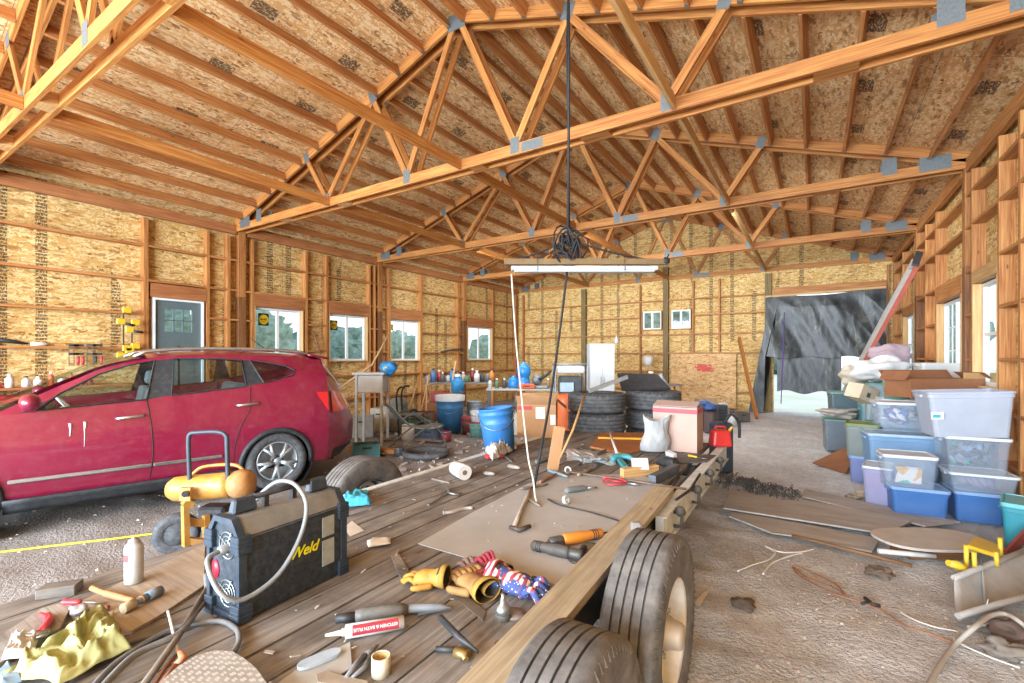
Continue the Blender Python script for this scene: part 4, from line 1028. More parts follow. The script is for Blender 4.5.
# ---- front middle of the deck
sheet([(270, 690), (300, 668), (350, 643), (352, 668), (318, 690)], 'clear_blister', M('a9a9a6', .35, 0, .1, 15, 0, 0, .3), 'flattened clear plastic blister pack with the blue insole', 'packaging', .004, .002)
m = MB(); A, B = D(298, 669, .008), D(340, 652, .008); dv = (B - A); nv_ = Vector((-dv.y, dv.x, 0)).normalized()
out = []
for k in range(28):
    a = 2 * PI * k / 28; t = .5 + .52 * math.cos(a); w = (.034 - .010 * math.sin(t * PI) if True else 0) * math.sin(a); out.append(A + dv * t + nv_ * w)
m.prism(out, (0, 0, .01)); one(m, 'shoe_insole', M('a3b4c4', .7, 0, .1, 20, 0, 0, .2), 'pale blue insole shaped pad in front of the caulk tube', 'insole')
o = empty('caulk_tube', D(368, 627, .0), 0, 'white caulk tube with a red printed band lying on the deck', 'caulk tube')
a, b = D(404, 622, .024) - Vector(o.location), D(345, 632, .024) - Vector(o.location); v = b - a; u_ = v.normalized()
WHT = M('bcbab6', .5, 0, .06, 20, 0, 0, .2)
MB().tube([a, a + v * .01, a + v * .99, b], [.019, .0235, .0235, .019], 20).build('tube', WHT, o)
MB().tube([b, b + u_ * .01, b + u_ * .012, b + u_ * .065], [.013, .013, .009, .004], 12).build('nozzle', M('d6c6a4', .5), o)
sd = u_.cross(Vector((0, 0, 1))).normalized()
tocam = Vector((0, 0, ZC)) - D(375, 627); tocam -= u_ * tocam.dot(u_); tocam.normalize(); sd2 = u_.cross(tocam)
m = MB(); m.grid(lambda s_, t_: a + v * (.10 + .78 * s_) + (tocam * math.cos((t_ - .5) * 1.5) + sd2 * math.sin((t_ - .5) * 1.5)) * .0242, 2, 8); bd = m.build('print_band', M('9c2f3c', .5, 0, .1, 20), o)
xx = u_; zz = tocam; yy = zz.cross(xx)
fo = text('KITCHEN & BATH PLUS', .0142, bd, (0, 0, 0), (0, 0, 0), M('e0d6d4', .5), 0, .0003, True)
fo.matrix_local = Matrix.Translation(a + v * .49 + tocam * .0252) @ Matrix((xx, yy, zz)).transposed().to_4x4()
tag(fo, 'white upside-down lettering')
# grey multi tool beside it
o = empty('oscillating_tool', D(390, 612), 0, 'long grey power tool body lying behind the caulk tube', 'power tool')
q = lambda x, y, z=.026: D(x, y, z) - Vector(o.location)
MB().tube([q(336, 619, .012), q(356, 616.5, .016)], [.016, .018], 10).build('boot', BLACKP, o)
MB().tube([q(356, 616, .024), q(362, 615, .026), q(400, 610, .028), q(406, 609, .024)], [.02, .026, .027, .018], 14).build('body', M('55534f', .6, 0, .2, 12, 0, 0, .3), o)
MB().tube([q(406, 609, .022), q(440, 607, .02), q(452, 608, .016)], [.017, .014, .006], 10).build('neck', GREYC, o)
MB().beam(q(418, 614, .01), q(452, 607, .016), .018, .004).build('blade', STEEL, o)
sheet([(391, 557), (398, 554), (412, 578), (402, 583)], 'wood_shim', W_GREY, 'small grey wood shim behind the yellow leather glove', 'shim', .008, .002)
# ---- gloves
def glove(name, mats, p, q, label, group=None, sc=1.0, curl=.15, cuff=True, z=.0, seed=0, flat=.62, wide=1.0):
    """p: cuff end pixel, q: fingertip pixel; laid flat on the deck"""
    rg = random.Random(seed); a, b = D(*p, z), D(*q, z); Ln = (b - a).length * .92
    o = empty(name, a, ang(a, b), label, 'glove', group); s = Ln / .25
    m = MB(); n = 12
    prof = [(0, .058, .034), (.03, .055, .032), (.07, .045, .027), (.10, .050, .026), (.14, .052, .024), (.165, .047, .02), (.178, .03, .012), (.182, .005, .004)]
    b0 = len(m.v)
    for x, w, h in prof:
        for k in range(n):
            t = 2 * PI * k / n; wob = 1 + .10 * noise.noise(Vector((x * 40, k * .9, seed)))
            m.v.append((x * s, math.cos(t) * w * s * wob * wide, (h * flat * 1.5 * s) + math.sin(t) * h * s * flat * 1.4 * wob))
    for i in range(len(prof) - 1):
        for k in range(n):
            k2 = (k + 1) % n; m.face([b0 + i * n + k, b0 + i * n + k2, b0 + (i + 1) * n + k2, b0 + (i + 1) * n + k], None, True)
    for f, (y, l, r_) in enumerate(((-.036, .062, .0125), (-.012, .078, .0135), (.013, .074, .0135), (.036, .056, .012))):
        dy = rg.uniform(-.012, .012) + y * .25; cz = rg.uniform(.6, 1.3) * curl
        pts = [(.15, y, .018), (.17 + l * .3, y + dy * .3, .022 + cz * .1), (.17 + l * .7, y + dy * .7, .018 + cz * .07), (.17 + l, y + dy, .013)]
        m.tube([Vector(t) * s for t in spline(pts, 3)], [r_ * s] * 8 + [r_ * .9 * s, r_ * .5 * s], 8)
    m.tube([Vector(t) * s for t in spline([(.07, .035, .02), (.105, .068, .022), (.135, .082, .02), (.16, .08, .016)], 3)], [.017 * s, .017 * s, .017 * s, .016 * s, .016 * s, .015 * s, .015 * s, .014 * s, .012 * s, .007 * s], 8)
    m.v = [(x, y * (wide if i >= n * len(prof) else 1), z_) for i, (x, y, z_) in enumerate(m.v)]; m.build('hand', mats[0], o)
    if cuff:
        c_ = MB(); c_.lathe([(.058 * s, 0), (.060 * s, .012 * s), (.057 * s, .03 * s)], (-.002, 0, .034 * flat * 1.5 * s), axis='x', n=16, sx=.034 * flat * 1.4 / .058 * 1.05 if True else 1); c_.build('cuff', mats[1], o, solid=.002)
        d_ = MB(); d_.lathe([(.052 * s, .0), (.05 * s, .04 * s), (0, .06 * s)], (.001, 0, .034 * flat * 1.5 * s), axis='x', n=16, sx=.034 * flat * 1.4 / .058); d_.build('lining', M('33302c', .9), o)
    return o
LEATH = M('bd8a38', .7, 0, .28, 16, .25, 0, .14); LEATH2 = M('9c7440', .75, 0, .25, 14, .2, 0, .2); HEM = M('a07a30', .8)
glove('work_glove', (LEATH, HEM), (447, 588), (398, 582), 'yellow leather work glove lying alone, cuff open, behind the grey power tool', None, seed=3, flat=1.1)
glove('work_glove.001', (LEATH2, HEM), (488, 603), (452, 576), 'tan leather work glove beside the red glove', 'tan work gloves', seed=5, flat=.9)
glove('work_glove.002', (LEATH2, HEM), (496, 596), (462, 572), 'tan leather work glove half under the red glove', 'tan work gloves', seed=6, z=.012)
GLR = M('93283e', .85, 0, .25, 18, .2, 0, .15); GLG = M('7b6258', .8, 0, .2, 12, .2, 0, .25)
glove('work_glove.003', (GLR, GLG), (505, 577), (478, 560), 'red and grey fabric work glove behind the flag print glove', None, seed=8, z=.02, curl=.3)
glove('work_glove.004', (GLG, GLR), (487, 583), (462, 562), 'dusty brown-grey work glove under the red glove', None, seed=9, z=.006)
fl = NT('flag_cloth'); ob_ = fl.tc('Object')
wv = fl.n('ShaderNodeTexWave'); wv.inputs['Scale'].default_value = 11; wv.inputs['Distortion'].default_value = 6; fl.l(ob_, wv.inputs[0])
fcx = fl.ramp(wv.outputs[1], [(.0, lin('a63a48')), (.45, lin('a63a48')), (.55, lin('d8cfc8')), (1, lin('d8cfc8'))])
nb_ = fl.noise(ob_, 13, 2); fcx = fl.mix(fl.ramp(nb_, [(.50, (0, 0, 0, 1)), (.54, (1, 1, 1, 1))]), fcx, lin('3e4f86'))
st = fl.vor(ob_, 70, 'Distance'); sm_ = fl.math('MULTIPLY', fl.math('LESS_THAN', st, .22), fl.math('GREATER_THAN', nb_, .54)); fcx = fl.mix(sm_, fcx, lin('e4ded8'))
fl.set(Base_Color=fcx, Roughness=.85)
glove('work_glove.005', (fl.m, fl.m), (492, 587), (556, 605), 'red, white and blue star patterned glove by the wire brush', None, seed=12, z=.004, flat=1.05, curl=.3, wide=1.15)
# wire cup brush on a grinding disc
o = empty('wire_cup_brush', D(503, 618), 0, 'grey steel wire cup brush standing beside the patterned glove', 'brush')
MB().lathe([(.022, .012), (.028, .02), (.03, .036), (.022, .05), (.012, .056), (.011, .075), (0, .076)], n=22).build('cup', STEEL, o); MB().lathe([(.008, .07), (.007, .092), (0, .093)], n=10).build('spindle', STEEL, o)
MB().lathe([(.027, .02), (.034, .0), (.02, .0)], n=26).build('bristle_ring', M('6b655c', .7, .5, .2, 60), o)
m = MB(); p = D(508, 616, .0); m.lathe([(0, 0), (.045, 0), (.045, .004), (.014, .005), (0, .004)], p + Vector((.012, .02, .0015)), n=28); one(m, 'grinding_disc', M('8a7f74', .85, 0, .15, 20, .2), 'dusty brown grinding disc lying under the wire brush', 'disc')
sheet([(447, 592), (452, 586), (486, 612), (483, 621)], 'steel_strip', M('6a5f55', .6, .3, .2, 12), 'dark flat steel strip under the tan gloves', 'strip', .004, .001)
# hammer-like torch tool, trowel, tape roll, pliers, scraper
o = empty('soldering_torch', D(462, 640), 0, 'black tool with brass fittings near the bottom edge of the deck', 'tool')
q = lambda x, y, z=.02: D(x, y, z) - Vector(o.location)
MB().tube([q(440, 617, .05), q(460, 638, .035), q(478, 652, .02)], [.011, .012, .005], 10).build('handle', BLACKP, o)
MB().tube([q(436, 649, .014), q(458, 650, .016)], [.010, .010], 8).build('valve_knob', BLACKP, o)
m = MB(); m.tube([q(455, 652, .016), q(468, 656, .016)], .016, 10); m.tube([q(460, 648, .02), q(466, 660, .014)], .010, 8); m.build('fitting', M('9c8352', .4, .7, .2), o)
sheet([(470, 668), (478, 652), (495, 641), (494, 652), (480, 668)], 'putty_knife', M('a39683', .5, .4, .2, 14, 0, 0, .3), 'flat worn putty blade next to the black tool', 'blade', .004, .004)
o = empty('tape_roll', D(381, 674), 0, 'white cardboard tube core standing on end in front of the caulk tube', 'roll')
MB().lathe([(.024, 0), (.029, 0), (.029, .058), (.0245, .058), (.024, 0)], n=26).build('core', M('c6bda6', .7, 0, .08), o)
MB().lathe([(.0242, .003), (.0242, .054), (.020, .054), (.020, .003)], n=22).build('inner_ply', M('b99a62', .8), o)
o = empty('pliers', D(360, 665), 0, 'grey long-nosed pliers beside the white cardboard tube', 'pliers')
q = lambda x, y, z=.014: D(x, y, z) - Vector(o.location)
MB().tube([q(346, 678), q(356, 664), q(366, 654)], [.007, .009, .008], 8).build('handle', GREYC, o); MB().tube([q(352, 678), q(364, 668), q(372, 655)], [.006, .008, .008], 8).build('handle', GREYC, o); MB().tube([q(366, 655), q(378, 645)], [.011, .004], 8).build('jaw', STEEL, o)
sheet([(316, 676), (325, 673), (368, 683), (364, 690), (318, 684)], 'angle_scrap', M('a79c8e', .6, .3, .2, 14), 'bent pale sheet metal scrap at the bottom edge', 'scrap', .006, .01)
# ---- the big grey sheet and what lies on it
sheet([(418, 544), (566, 588), (648, 517), (668, 487), (640, 474), (560, 476), (528, 484), (470, 514)], 'steel_sheet', M('b0b2b3', .6, .12, .12, 3, .04, 0, .35), 'large grey sheet lying flat across the middle of the deck', 'sheet', .003, .001)
def grinder(name, p, q, label, body, z=.03):
    a, b = D(*p, z), D(*q, z); o = empty(name, a, 0, label, 'angle grinder'); v = b - a
    MB().tube([v * t for t in (.26, .30, .62, .70, .97, 1.0)], [.024, .031, .030, .024, .026, .018], 16).build('motor_body', body, o)
    MB().tube([v * t for t in (.02, .05, .22, .28)], [.018, .027, .028, .022], 14).build('gear_head', M('5f5d5a', .5, .5, .2), o)
    MB().lathe([(0, .0), (.05, .0), (.055, .004), (.05, .012), (0, .014)], v * .08 + Vector((0, 0, -.026)), n=24).build('wheel_guard', M('4b4a48', .5, .5), o)
    MB().tube([v * .12, v * .12 + Vector((v.y, -v.x, 0)).normalized() * .10], [.012, .014], 10).build('side_handle', BLACKP, o)
    m = MB()
    for t in (.8, .84, .88): m.tube([v * t, v * (t + .012)], .0272, 12)
    m.build('vent_ring', BLACKP, o)
    return o
grinder('angle_grinder', (548, 543), (602, 533), 'orange angle grinder lying on the grey sheet by the pine board', M('d0822a', .5, 0, .12, 12, 0, 0, .15), .035)
grinder('angle_grinder.001', (584, 556), (532, 545), 'dark grey angle grinder in front of the orange one', M('4d4c4a', .6, 0, .15, 12, 0, 0, .2), .03)
m = MB(); m.lathe([(0, 0), (.058, 0), (.058, .003), (.012, .006), (0, .006)], D(592, 549, .012), n=30, rot=(.12, .1, 0)); one(m, 'flap_disc', M('6e675f', .9, 0, .15, 22), 'worn grey flap disc leaning under the orange grinder', 'disc')
rod(px_line([(602, 533), (618, 531), (630, 527), (622, 522), (590, 512), (560, 505), (548, 499)], .012), .005, 'power_cable', BLACKP, 'black cord trailing from the orange grinder to the dusty plug', 'cord')
o = empty('plug_adapter', D(636, 530, .06), 0, 'dusty grey plug block sitting on the pine board', 'plug')
MB().box((0, 0, .022), (.062, .055, .044), (0, 0, .5), taper=(.8, .8)).build('body', M('86807a', .7, 0, .25, 40, .3, 0, .4), o, bevel=.008, seg=2)
m = MB()
for k in range(7): m.tube([Vector((.035 + .004 * (k % 2), -.03 - .002 * k, .03 - .014 * k)) + Vector((.008 * math.cos(a), (0 if k % 2 else .008) * math.cos(a), .010 * math.sin(a))) for a in [2 * PI * j / 8 for j in range(9)]], .002, 5, False)
m.build('bead_chain', STEEL, o)
o = empty('hand_wrench', D(512, 528), 0, 'taped grey handle tool pointing up the sheet', 'tool')
q = lambda x, y, z=.018: D(x, y, z) - Vector(o.location)
MB().tube([q(514, 527), q(521, 510), q(527, 498), q(531, 488)], [.014, .011, .014, .010], 10).build('handle', M('a89c8e', .7, 0, .2, 14), o); MB().tube([q(510, 527), q(519, 530), q(530, 526)], [.012, .016, .012], 8).build('head', M('59514a', .6, .3), o)
o = empty('combination_wrench', D(440, 498), 0, 'pale steel wrench lying on the planks left of the sheet', 'wrench')
q = lambda x, y, z=.012: D(x, y, z) - Vector(o.location)
MB().beam(q(428, 505), q(449, 492), .016, .006).build('shank', STEEL, o); MB().tube([q(447, 488), q(449, 493), q(458, 495), q(461, 492)], [.007, .009, .009, .006], 7).build('jaw', STEEL, o)
rod(px_line([(443, 513), (452, 512), (464, 508.5), (473, 508)], .008), [.016] + [.011] * 17 + [.006], 'curved_trim', M('b3ada5', .6, .2), 'curved pale metal offcut lying beside the wrench', 'offcut')
rod(px_line([(432, 479), (450, 483)], .01), .008, 'short_pipe', M('8d857c', .6, .3), 'short grey pipe before the paper towel roll', 'pipe')
# paper roll
o = empty('paper_roll', D(461, 478), 0, 'white paper towel roll lying on its side near the deck edge', 'paper roll')
a, b = D(457, 468, .062) - Vector(o.location), D(468, 474, .062) - Vector(o.location); v = (b - a).normalized() * .2
m = MB(); m.tube([-v * .6 + Vector((0, 0, .06)), v * .4 + Vector((0, 0, .06))], .06, 26); m.build('paper', M('c9c6c2', .9, 0, .05), o)
m = MB(); m.tube([v * .3 + Vector((0, 0, .06)), v * .405 + Vector((0, 0, .06))], .02, 16); m.build('core', M('6a5b4a', .9), o)
# teal rag and papers by the welder
cloth([(345, 494), (368, 489), (369, 506), (344, 508)], 'shop_cloth', M('3fa3c4', .9, 0, .15, 12), 'bright blue crumpled shop cloth behind the welder', 'cloth', .06, 5, 18, 18)
sheet([(344, 528), (352, 521), (364, 531), (350, 537)], 'gasket', M('c2bcb0', .7), 'pale flat gasket scrap with holes right of the welder', 'scrap', .003)
cloth([(368, 541), (392, 538), (393, 543), (372, 546)], 'paper_scrap', M('dcdad6', .8), 'white crumpled paper scrap on the planks right of the welder', 'paper', .02, 11, 8, 8)
sheet([(430, 586), (430, 586.5), (431, 586.5)], 'chip', W_GREY, 'tiny wood chip', 'chip', .003) if False else None
# ---- far half of the deck
def carton(name, pts, h, label, body, base=DZ, tape=None, open_=False, lid=True):
    """pts: near-left, near-right, far-right base pixels"""
    a, b, c = [at_z(x, y, base + .006) for x, y in pts]; e = (b - a); W = e.length; rz = ang(a, b)
    dp_ = max(.12, min(.33, abs((c - b).dot(Vector((-e.y, e.x, 0)).normalized())))); o = empty(name, a, rz, label, 'box')
    m = MB(); t = .006
    m.box((W / 2, t / 2, h / 2), (W, t, h)); m.box((W / 2, dp_ - t / 2, h / 2), (W, t, h)); m.box((t / 2, dp_ / 2, h / 2), (t, dp_ - 2 * t, h)); m.box((W - t / 2, dp_ / 2, h / 2), (t, dp_ - 2 * t, h)); m.box((W / 2, dp_ / 2, .004), (W - .01, dp_ - .01, .006))
    m.build('body', body, o)
    return o, W, dp_
CARD = M('a87d55', .85, 0, .1, 5, .05, 0, .12); CARDP = M('b5998c', .85, 0, .07, 4, .03, 0, .1); CARDD = M('8a5a38', .85, 0, .12, 5, .05)
TAPE = M('b53440', .5, 0, .08)
o, W, dp_ = carton('taped_box', [(653, 449), (697, 453.5), (713, 446)], .46, 'large pale cardboard box with red tape at the far deck corner', CARDP)
m = MB()
for y, yy in ((-.0015, 0), (dp_ + .0015, 0)): m.box((W / 2, y, .42), (W, .003, .045))
m.box((-.0015, dp_ / 2, .42), (.003, dp_, .045)); m.box((W + .0015, dp_ / 2, .42), (.003, dp_, .045)); m.build('red_tape', TAPE, o)
for s, a_ in ((0, .25), (1, .12)):
    m = MB(); m.box((0, 0, 0), (W, dp_ * .52, .006)); f_ = m.build('flap', CARDP, o, loc=(W / 2, dp_ * (.25 if s == 0 else .75), .49)); f_.rotation_euler = ((a_ if s == 0 else -a_), 0, 0)
o, W, dp_ = carton('brown_box', [(517, 437), (556, 438), (571, 428)], .42, 'open brown cardboard box with white labels beside the blue bucket', CARD)
m = MB(); m.box((W * .6, -.0015, .30), (.11, .003, .14)); m.box((W * .92, -.0015, .22), (.06, .003, .12)); m.build('shipping_label', M('dcdcd8', .6, 0, .08, 40), o)
m = MB(); m.box((W + .0015, dp_ * .3, .17), (.003, .08, .16)); m.box((W + .0015, dp_ * .7, .15), (.003, .07, .12)); m.build('side_label', M('d5d5d3', .6, 0, .08, 40), o)
m = MB(); m.box((W * .2, -.0015, .36), (W * .38, .003, .05)); m.build('red_print', M('a83a3a', .6, 0, .2, 30), o)
for k, (lx, ly, rx, ry, w_, d_) in enumerate(((W / 2, -.05, -.9, 0, W, .14), (W + .06, dp_ / 2, 0, .7, .15, dp_), (W / 2, dp_ + .05, .8, 0, W, .14))):
    m = MB(); m.box((0, 0, 0), (w_, d_, .005)); f_ = m.build('flap', CARD, o, loc=(lx, ly, .43 + (-.03 if k == 1 else 0.03))); f_.rotation_euler = (rx, ry, 0)
m = MB(); p = at_z(556, 470, DZ); m.box(p + Vector((0, 0, .19)), (.10, .006, .38), (-.12, .18, TH)); one(m, 'cardboard_strip', CARD, 'upright cardboard strip propped before the brown box', 'cardboard')
BLUE = M('2e70ae', .45, 0, .1, 8, 0, 0, .12)
def bucket(name, p, r, h, mat, label, cat='bucket', tilt=0, lid=None, taper=.84, ribs=True, base=0, liner=None):
    o = empty(name, p, 0, label, cat, None, (0, tilt, TH) if tilt else (0, 0, TH))
    pr = [(0, .0), (r * taper, 0), (r * (taper + (1 - taper) * .6), h * .62)]
    if ribs: pr += [(r * .985, h * .66), (r * .985, h * .68), (r * .95, h * .70), (r * .965, h * .84), (r * 1.02, h * .86), (r * 1.02, h * .88), (r * .97, h * .9)]
    pr += [(r * .985, h * .96), (r * 1.03, h * .97), (r * 1.03, h), (r * .96, h), (r * .95, h * .9), (r * taper * .93, h * .04), (0, h * .04)]
    MB().lathe(pr, n=30).build('body', mat, o)
    if lid: MB().lathe([(r * 1.05, h * .96), (r * 1.06, h * 1.02), (r * .98, h * 1.03), (r * .9, h * 1.01), (0, h * 1.01)], n=30).build('lid', lid, o)
    else:
        m = MB(); m.tube([(r * 1.03 * math.cos(a), r * 1.05 * math.sin(a) * 1, h * .9 - abs(math.sin(a)) * h * .36 if math.sin(a) < 0 else h * .9) for a in [-PI * k / 16 for k in range(17)]], .004, 5); m.build('bail', STEEL, o)
    if liner: MB().lathe([(r * 1.05, h * .86), (r * 1.07, h * 1.005), (r * .95, h * 1.015), (r * .9, h * .8)], n=24).build('liner', liner, o)
    return o
bp = at_d(500, 0, 4.95); bp.z = DZ
bucket('bucket', bp, .185, .46, BLUE, 'bright blue plastic bucket tipped slightly beside the open brown box', tilt=-.10)
cloth([(486, 452), (512, 436), (516, 450), (492, 462)], 'rag.003', M('b7b4b0', .9, 0, .3, 25), 'grey-white spotted rag slumped before the blue bucket', 'rag', .14, 4.2, fz=12)
m = MB(); m.box(D(494, 456, .02), (.17, .10, .035), (0, 0, .9)); one(m, 'red_packet', M('c03a3a', .5, 0, .35, 30), 'small red printed packet in front of the spotted rag', 'packet', bevel=.006)
# clear bag, drill, trays, tools
bgm = NT('clear_plastic_bag'); bgm.set(Base_Color=lin('c4c8ca'), Roughness=.28, Transmission_Weight=.35, IOR=1.2); bgm.bump(bgm.noise(bgm.tc('Object'), 14, 5), .5, .02); BAG = bgm.m
def bag(name, p, w, h, label, mat, seed=1, d=.16, cat='plastic bag'):
    m = MB()
    def f(u, v):
        a = 2 * PI * u; t = v
        r = (1 - .22 * t + .10 * math.sin(t * 9) * t) * (1 + .10 * noise.noise(Vector((math.cos(a) * 4, math.sin(a) * 4, t * 6 + seed))) + .26 * noise.noise(Vector((math.cos(a) * 1.3, math.sin(a) * 1.3, t * 2.4 + seed))))
        if t < .02: r *= .2
        return Vector(p) + Vector((CS, SN, 0)) * math.cos(a) * r * w / 2 + Vector((-SN, CS, 0)) * math.sin(a) * r * d / 2 + Vector((0, 0, min(h * 1.05, .004 + t * h * (1 + .10 * math.sin(a * 2 + seed) * t)) - (max(0, t - .86) * h * 1.6)))
    m.grid(f, 60, 40); return one(m, name, mat, label, cat)
bag('plastic_bag', D(656, 452), .30, .42, 'clear plastic bag standing before the box with red tape', BAG, 2)
o = empty('battery_charger', D(668, 466), 0, 'black battery charger in front of the clear bag', 'charger')
MB().box((0, 0, .045), (.20, .12, .08), (0, 0, -.5), taper=(.8, .7)).build('body', BLACKP, o, bevel=.012); MB().box((.02, .03, .10), (.10, .05, .05), (.3, .2, -.5)).build('battery', M('b4b4b0', .5), o, bevel=.006)
sheet([(655, 464), (672, 454), (716, 456), (707, 463)], 'dark_plate', M('4d4d4c', .6, .2, .15, 9, 0, 0, .3), 'dark flat plate before the box with red tape', 'plate', .012, .002)
screwdriver((688, 455.5), (707, 459), M('d8b52c', .5), 'yellow handled screwdriver on the dark plate', .5, .018)
# wood offcuts
def block(p, q, w, h, name, mat, label, cat, z=0):
    m = MB(); m.beam(D(*p, z + h / 2), D(*q, z + h / 2), w, h); return one(m, name, mat, label, cat)
block((622, 473), (657, 469), .05, .075, 'wood_offcut', W_PALE, 'pale two-by-four offcut carrying a white plate', 'offcut', .004)
block((652, 480), (676, 468), .06, .07, 'tool_holder', M('5b6166', .5, .3, .2), 'dark grey channel piece with tools in its end', 'channel', .004)
m = MB(); p = D(640, 464, .10); m.box(p, (.14, .008, .10), (-.5, 0, TH)); one(m, 'switch_plate', WHT, 'white square plate propped on the pale wood offcut', 'plate')
o = empty('cordless_drill', D(612, 462), 0, 'teal cordless drill lying behind the red-handled pliers', 'drill')
q = lambda x, y, z=.04: D(x, y, z) - Vector(o.location)
TEAL = M('3f8f98', .5, 0, .15, 14, 0, 0, .15)
MB().tube([q(612, 459), q(616, 457), q(628, 457), q(632, 459)], [.02, .034, .034, .02], 12).build('body', TEAL, o); MB().tube([q(632, 460), q(640, 462)], [.02, .014], 10).build('chuck', BLACKP, o); MB().beam(q(618, 458, .03), q(626, 468, .02), .04, .035).build('grip', TEAL, o)
rod([D(618, 456, .04), D(613, 442, .08), D(610, 431, .11)], .014, 'white_rod', M('c9c7c2', .6), 'pale rod sticking up behind the teal drill', 'rod')
block((598, 438), (645, 439), .05, .03, 'spirit_level', M('dca82a', .5, 0, .1), 'yellow bar lying before the tyre stacks', 'level', .01)
sheet([(590, 448), (600, 434), (650, 434), (648, 450), (625, 455)], 'brown_board', W_RED, 'brown board lying before the tyre stacks', 'board', .02, .0)
o = empty('pliers', D(615, 483), 0, 'red handled pliers on the middle of the grey sheet', 'pliers')
q = lambda x, y, z=.02: D(x, y, z) - Vector(o.location)
for pts in ([(603, 478), (612, 477), (623, 480), (628, 483)], [(603, 481), (610, 485), (620, 484), (627, 483)], [(606, 479), (614, 481), (622, 482)]): MB().tube([q(*p) for p in pts], .009, 7).build('handle', REDP, o)
MB().tube([q(627, 483), q(640, 485)], [.012, .005], 7).build('jaw', STEEL, o)
rod([D(562, 471, .02), D(620, 479, .02), D(686, 489, .03)], .009, 'long_bar', M('7a6a5e', .6, .4, .2), 'long rusty bar lying across the sheet to the edge channel', 'bar')
rod([D(700, 474, .02), D(690, 490, .012), D(676, 500, .012)], .010, 'steel_offcut', M('35312e', .6, .3), 'short black angle end at the edge channel', 'offcut')
rod([D(680, 477, .008), D(668, 492, .008), D(646, 514, .008)], .006, 'black_strap', BLACKP, 'narrow black strap across the planks by the pine board', 'strap')
m = MB(); m.tube(px_line([(582, 462), (578, 466), (584, 470), (594, 469), (598, 465), (594, 463)], .015), .008, 8); m.tube([D(590, 458, .02), D(596, 466, .02)], .006, 8); one(m, 'c_clamp', M('6c6a68', .5, .6, .2), 'grey steel C-clamp lying left of the teal drill', 'clamp')
for i, (x, y, lb) in enumerate(((568, 470, 'small white tape roll at the left of the long bar'), (566, 500, 'white crumpled tape roll on the left of the sheet'))):
    m = MB(); m.lathe([(.016, -.012), (.03, -.012), (.03, .012), (.016, .012), (.016, -.012)], D(x, y, .032), rot=(1.3, 0, .4 + i), n=20); one(m, 'tape_roll', WHT, lb, 'tape')
o = empty('grey_torch', D(570, 492), 0, 'grey cylinder handled tool left on the sheet beside the tape', 'tool')
q = lambda x, y, z=.025: D(x, y, z) - Vector(o.location)
MB().tube([q(566, 491), q(569, 490), q(584, 488), q(587, 488)], [.016, .024, .022, .01], 12).build('body', M('6d7472', .6), o); MB().tube([q(587, 488), q(597, 487.5)], .007, 8).build('shaft', STEEL, o)
o = empty('plastic_wrap', D(575, 455), 0, 'crumpled clear plastic wrap left of the teal drill', 'wrap')
m = MB(); m.grid(lambda u, v: (D(566 + 50 * u + 6 * noise.noise(Vector((u * 3, v * 3, 5))), 449 + 12 * v + 4 * u + 4 * noise.noise(Vector((u * 4, v * 3, 8))), .008 + .075 * math.sin(PI * v) * math.sin(PI * u) ** .5 * (.3 + abs(noise.noise(Vector((u * 5, v * 4, 2))))) )) - Vector(o.location), 40, 24); m.build('film', BAG, o)
rod([D(560, 458, .02), at_d(573, 430, 4.6), at_d(585, 394, 5.2)], .012, 'tan_pole', W_PALE, 'thin tan pole slanting up before the first tyre stack', 'pole')
o = empty('red_case', at_z(718, 444, DZ - .14) + Vector((.10, 0, 0)), .3, 'bright red plastic case beyond the far deck corner', 'case') if False else None
# scraps nobody could count
rs = random.Random(11); m = MB()
for k in range(130):
    x, y = rs.uniform(TX0 + .1, TX1 - .25), rs.uniform(.7, 4.9)
    s = rs.uniform(.004, .011); m.box((x, y, DZ + .006 + s * .2), (s * rs.uniform(1, 3), s, s * .4), (rs.uniform(-.3, .3), rs.uniform(-.3, .3), rs.uniform(0, 3)))
one(m, 'wood_crumbs', M('b0a89e', .9, 0, .4, 1.3), 'pale crumbs and chips scattered over the deck planks', 'debris', None, 'stuff')
def many(name, n, f, mats, label, cat, group): pass
# small nondescript shop clutter in the middle of the deck, each its own piece
CL = [((536, 462), (552, 457), .022, '6b6660', 'dark steel tube piece before the cardboard strip'), ((540, 482), (556, 474), .014, '8f5f42', 'brown wooden dowel crossing below the cardboard strip'), ((508, 466), (520, 468), .02, 'a29b90', 'grey pipe offcut behind the paper roll'),
      ((520, 489), (548, 484), .012, '77716a', 'grey tube lying along the top of the sheet'), ((484, 473), (495, 474), .018, '9b968e', 'oval grey lump right of the paper roll'), ((596, 456), (606, 450), .02, '4c4a4a', 'black nozzle piece left of the teal drill'),
      ((548, 470), (568, 477), .016, '74838a', 'blue-grey tool body at the head of the sheet'), ((655, 497), (662, 489), .008, 'c0634a', 'small orange-red handle on the sheet near the black strap'), ((578, 475), (590, 470), .015, '9a7f66', 'tan scrap by the C-clamp'), ((500, 452), (512, 462), .012, '5b5a58', 'dark bent bracket by the red packet'),
      ((640, 462), (660, 474), .012, '605b55', 'dark rod beside the white plate'), ((530, 500), (540, 506), .010, '8a8780', 'short grey stub below the taped handle'), ((396, 556), (399, 549), .006, 'a89b8a', 'splinter of wood beside the grey shim')]
for (p, q_, r, c, lb) in CL:
    m = MB(); a, b = D(*p, r + .004), D(*q_, r + .004); m.tube([a, a.lerp(b, .15), a.lerp(b, .8), b], [r * .7, r, r * .85, r * .5], 9); one(m, 'tool_scrap', M(c, .6, .15, .2, 18, 0, 0, .25), lb, 'scrap', None)
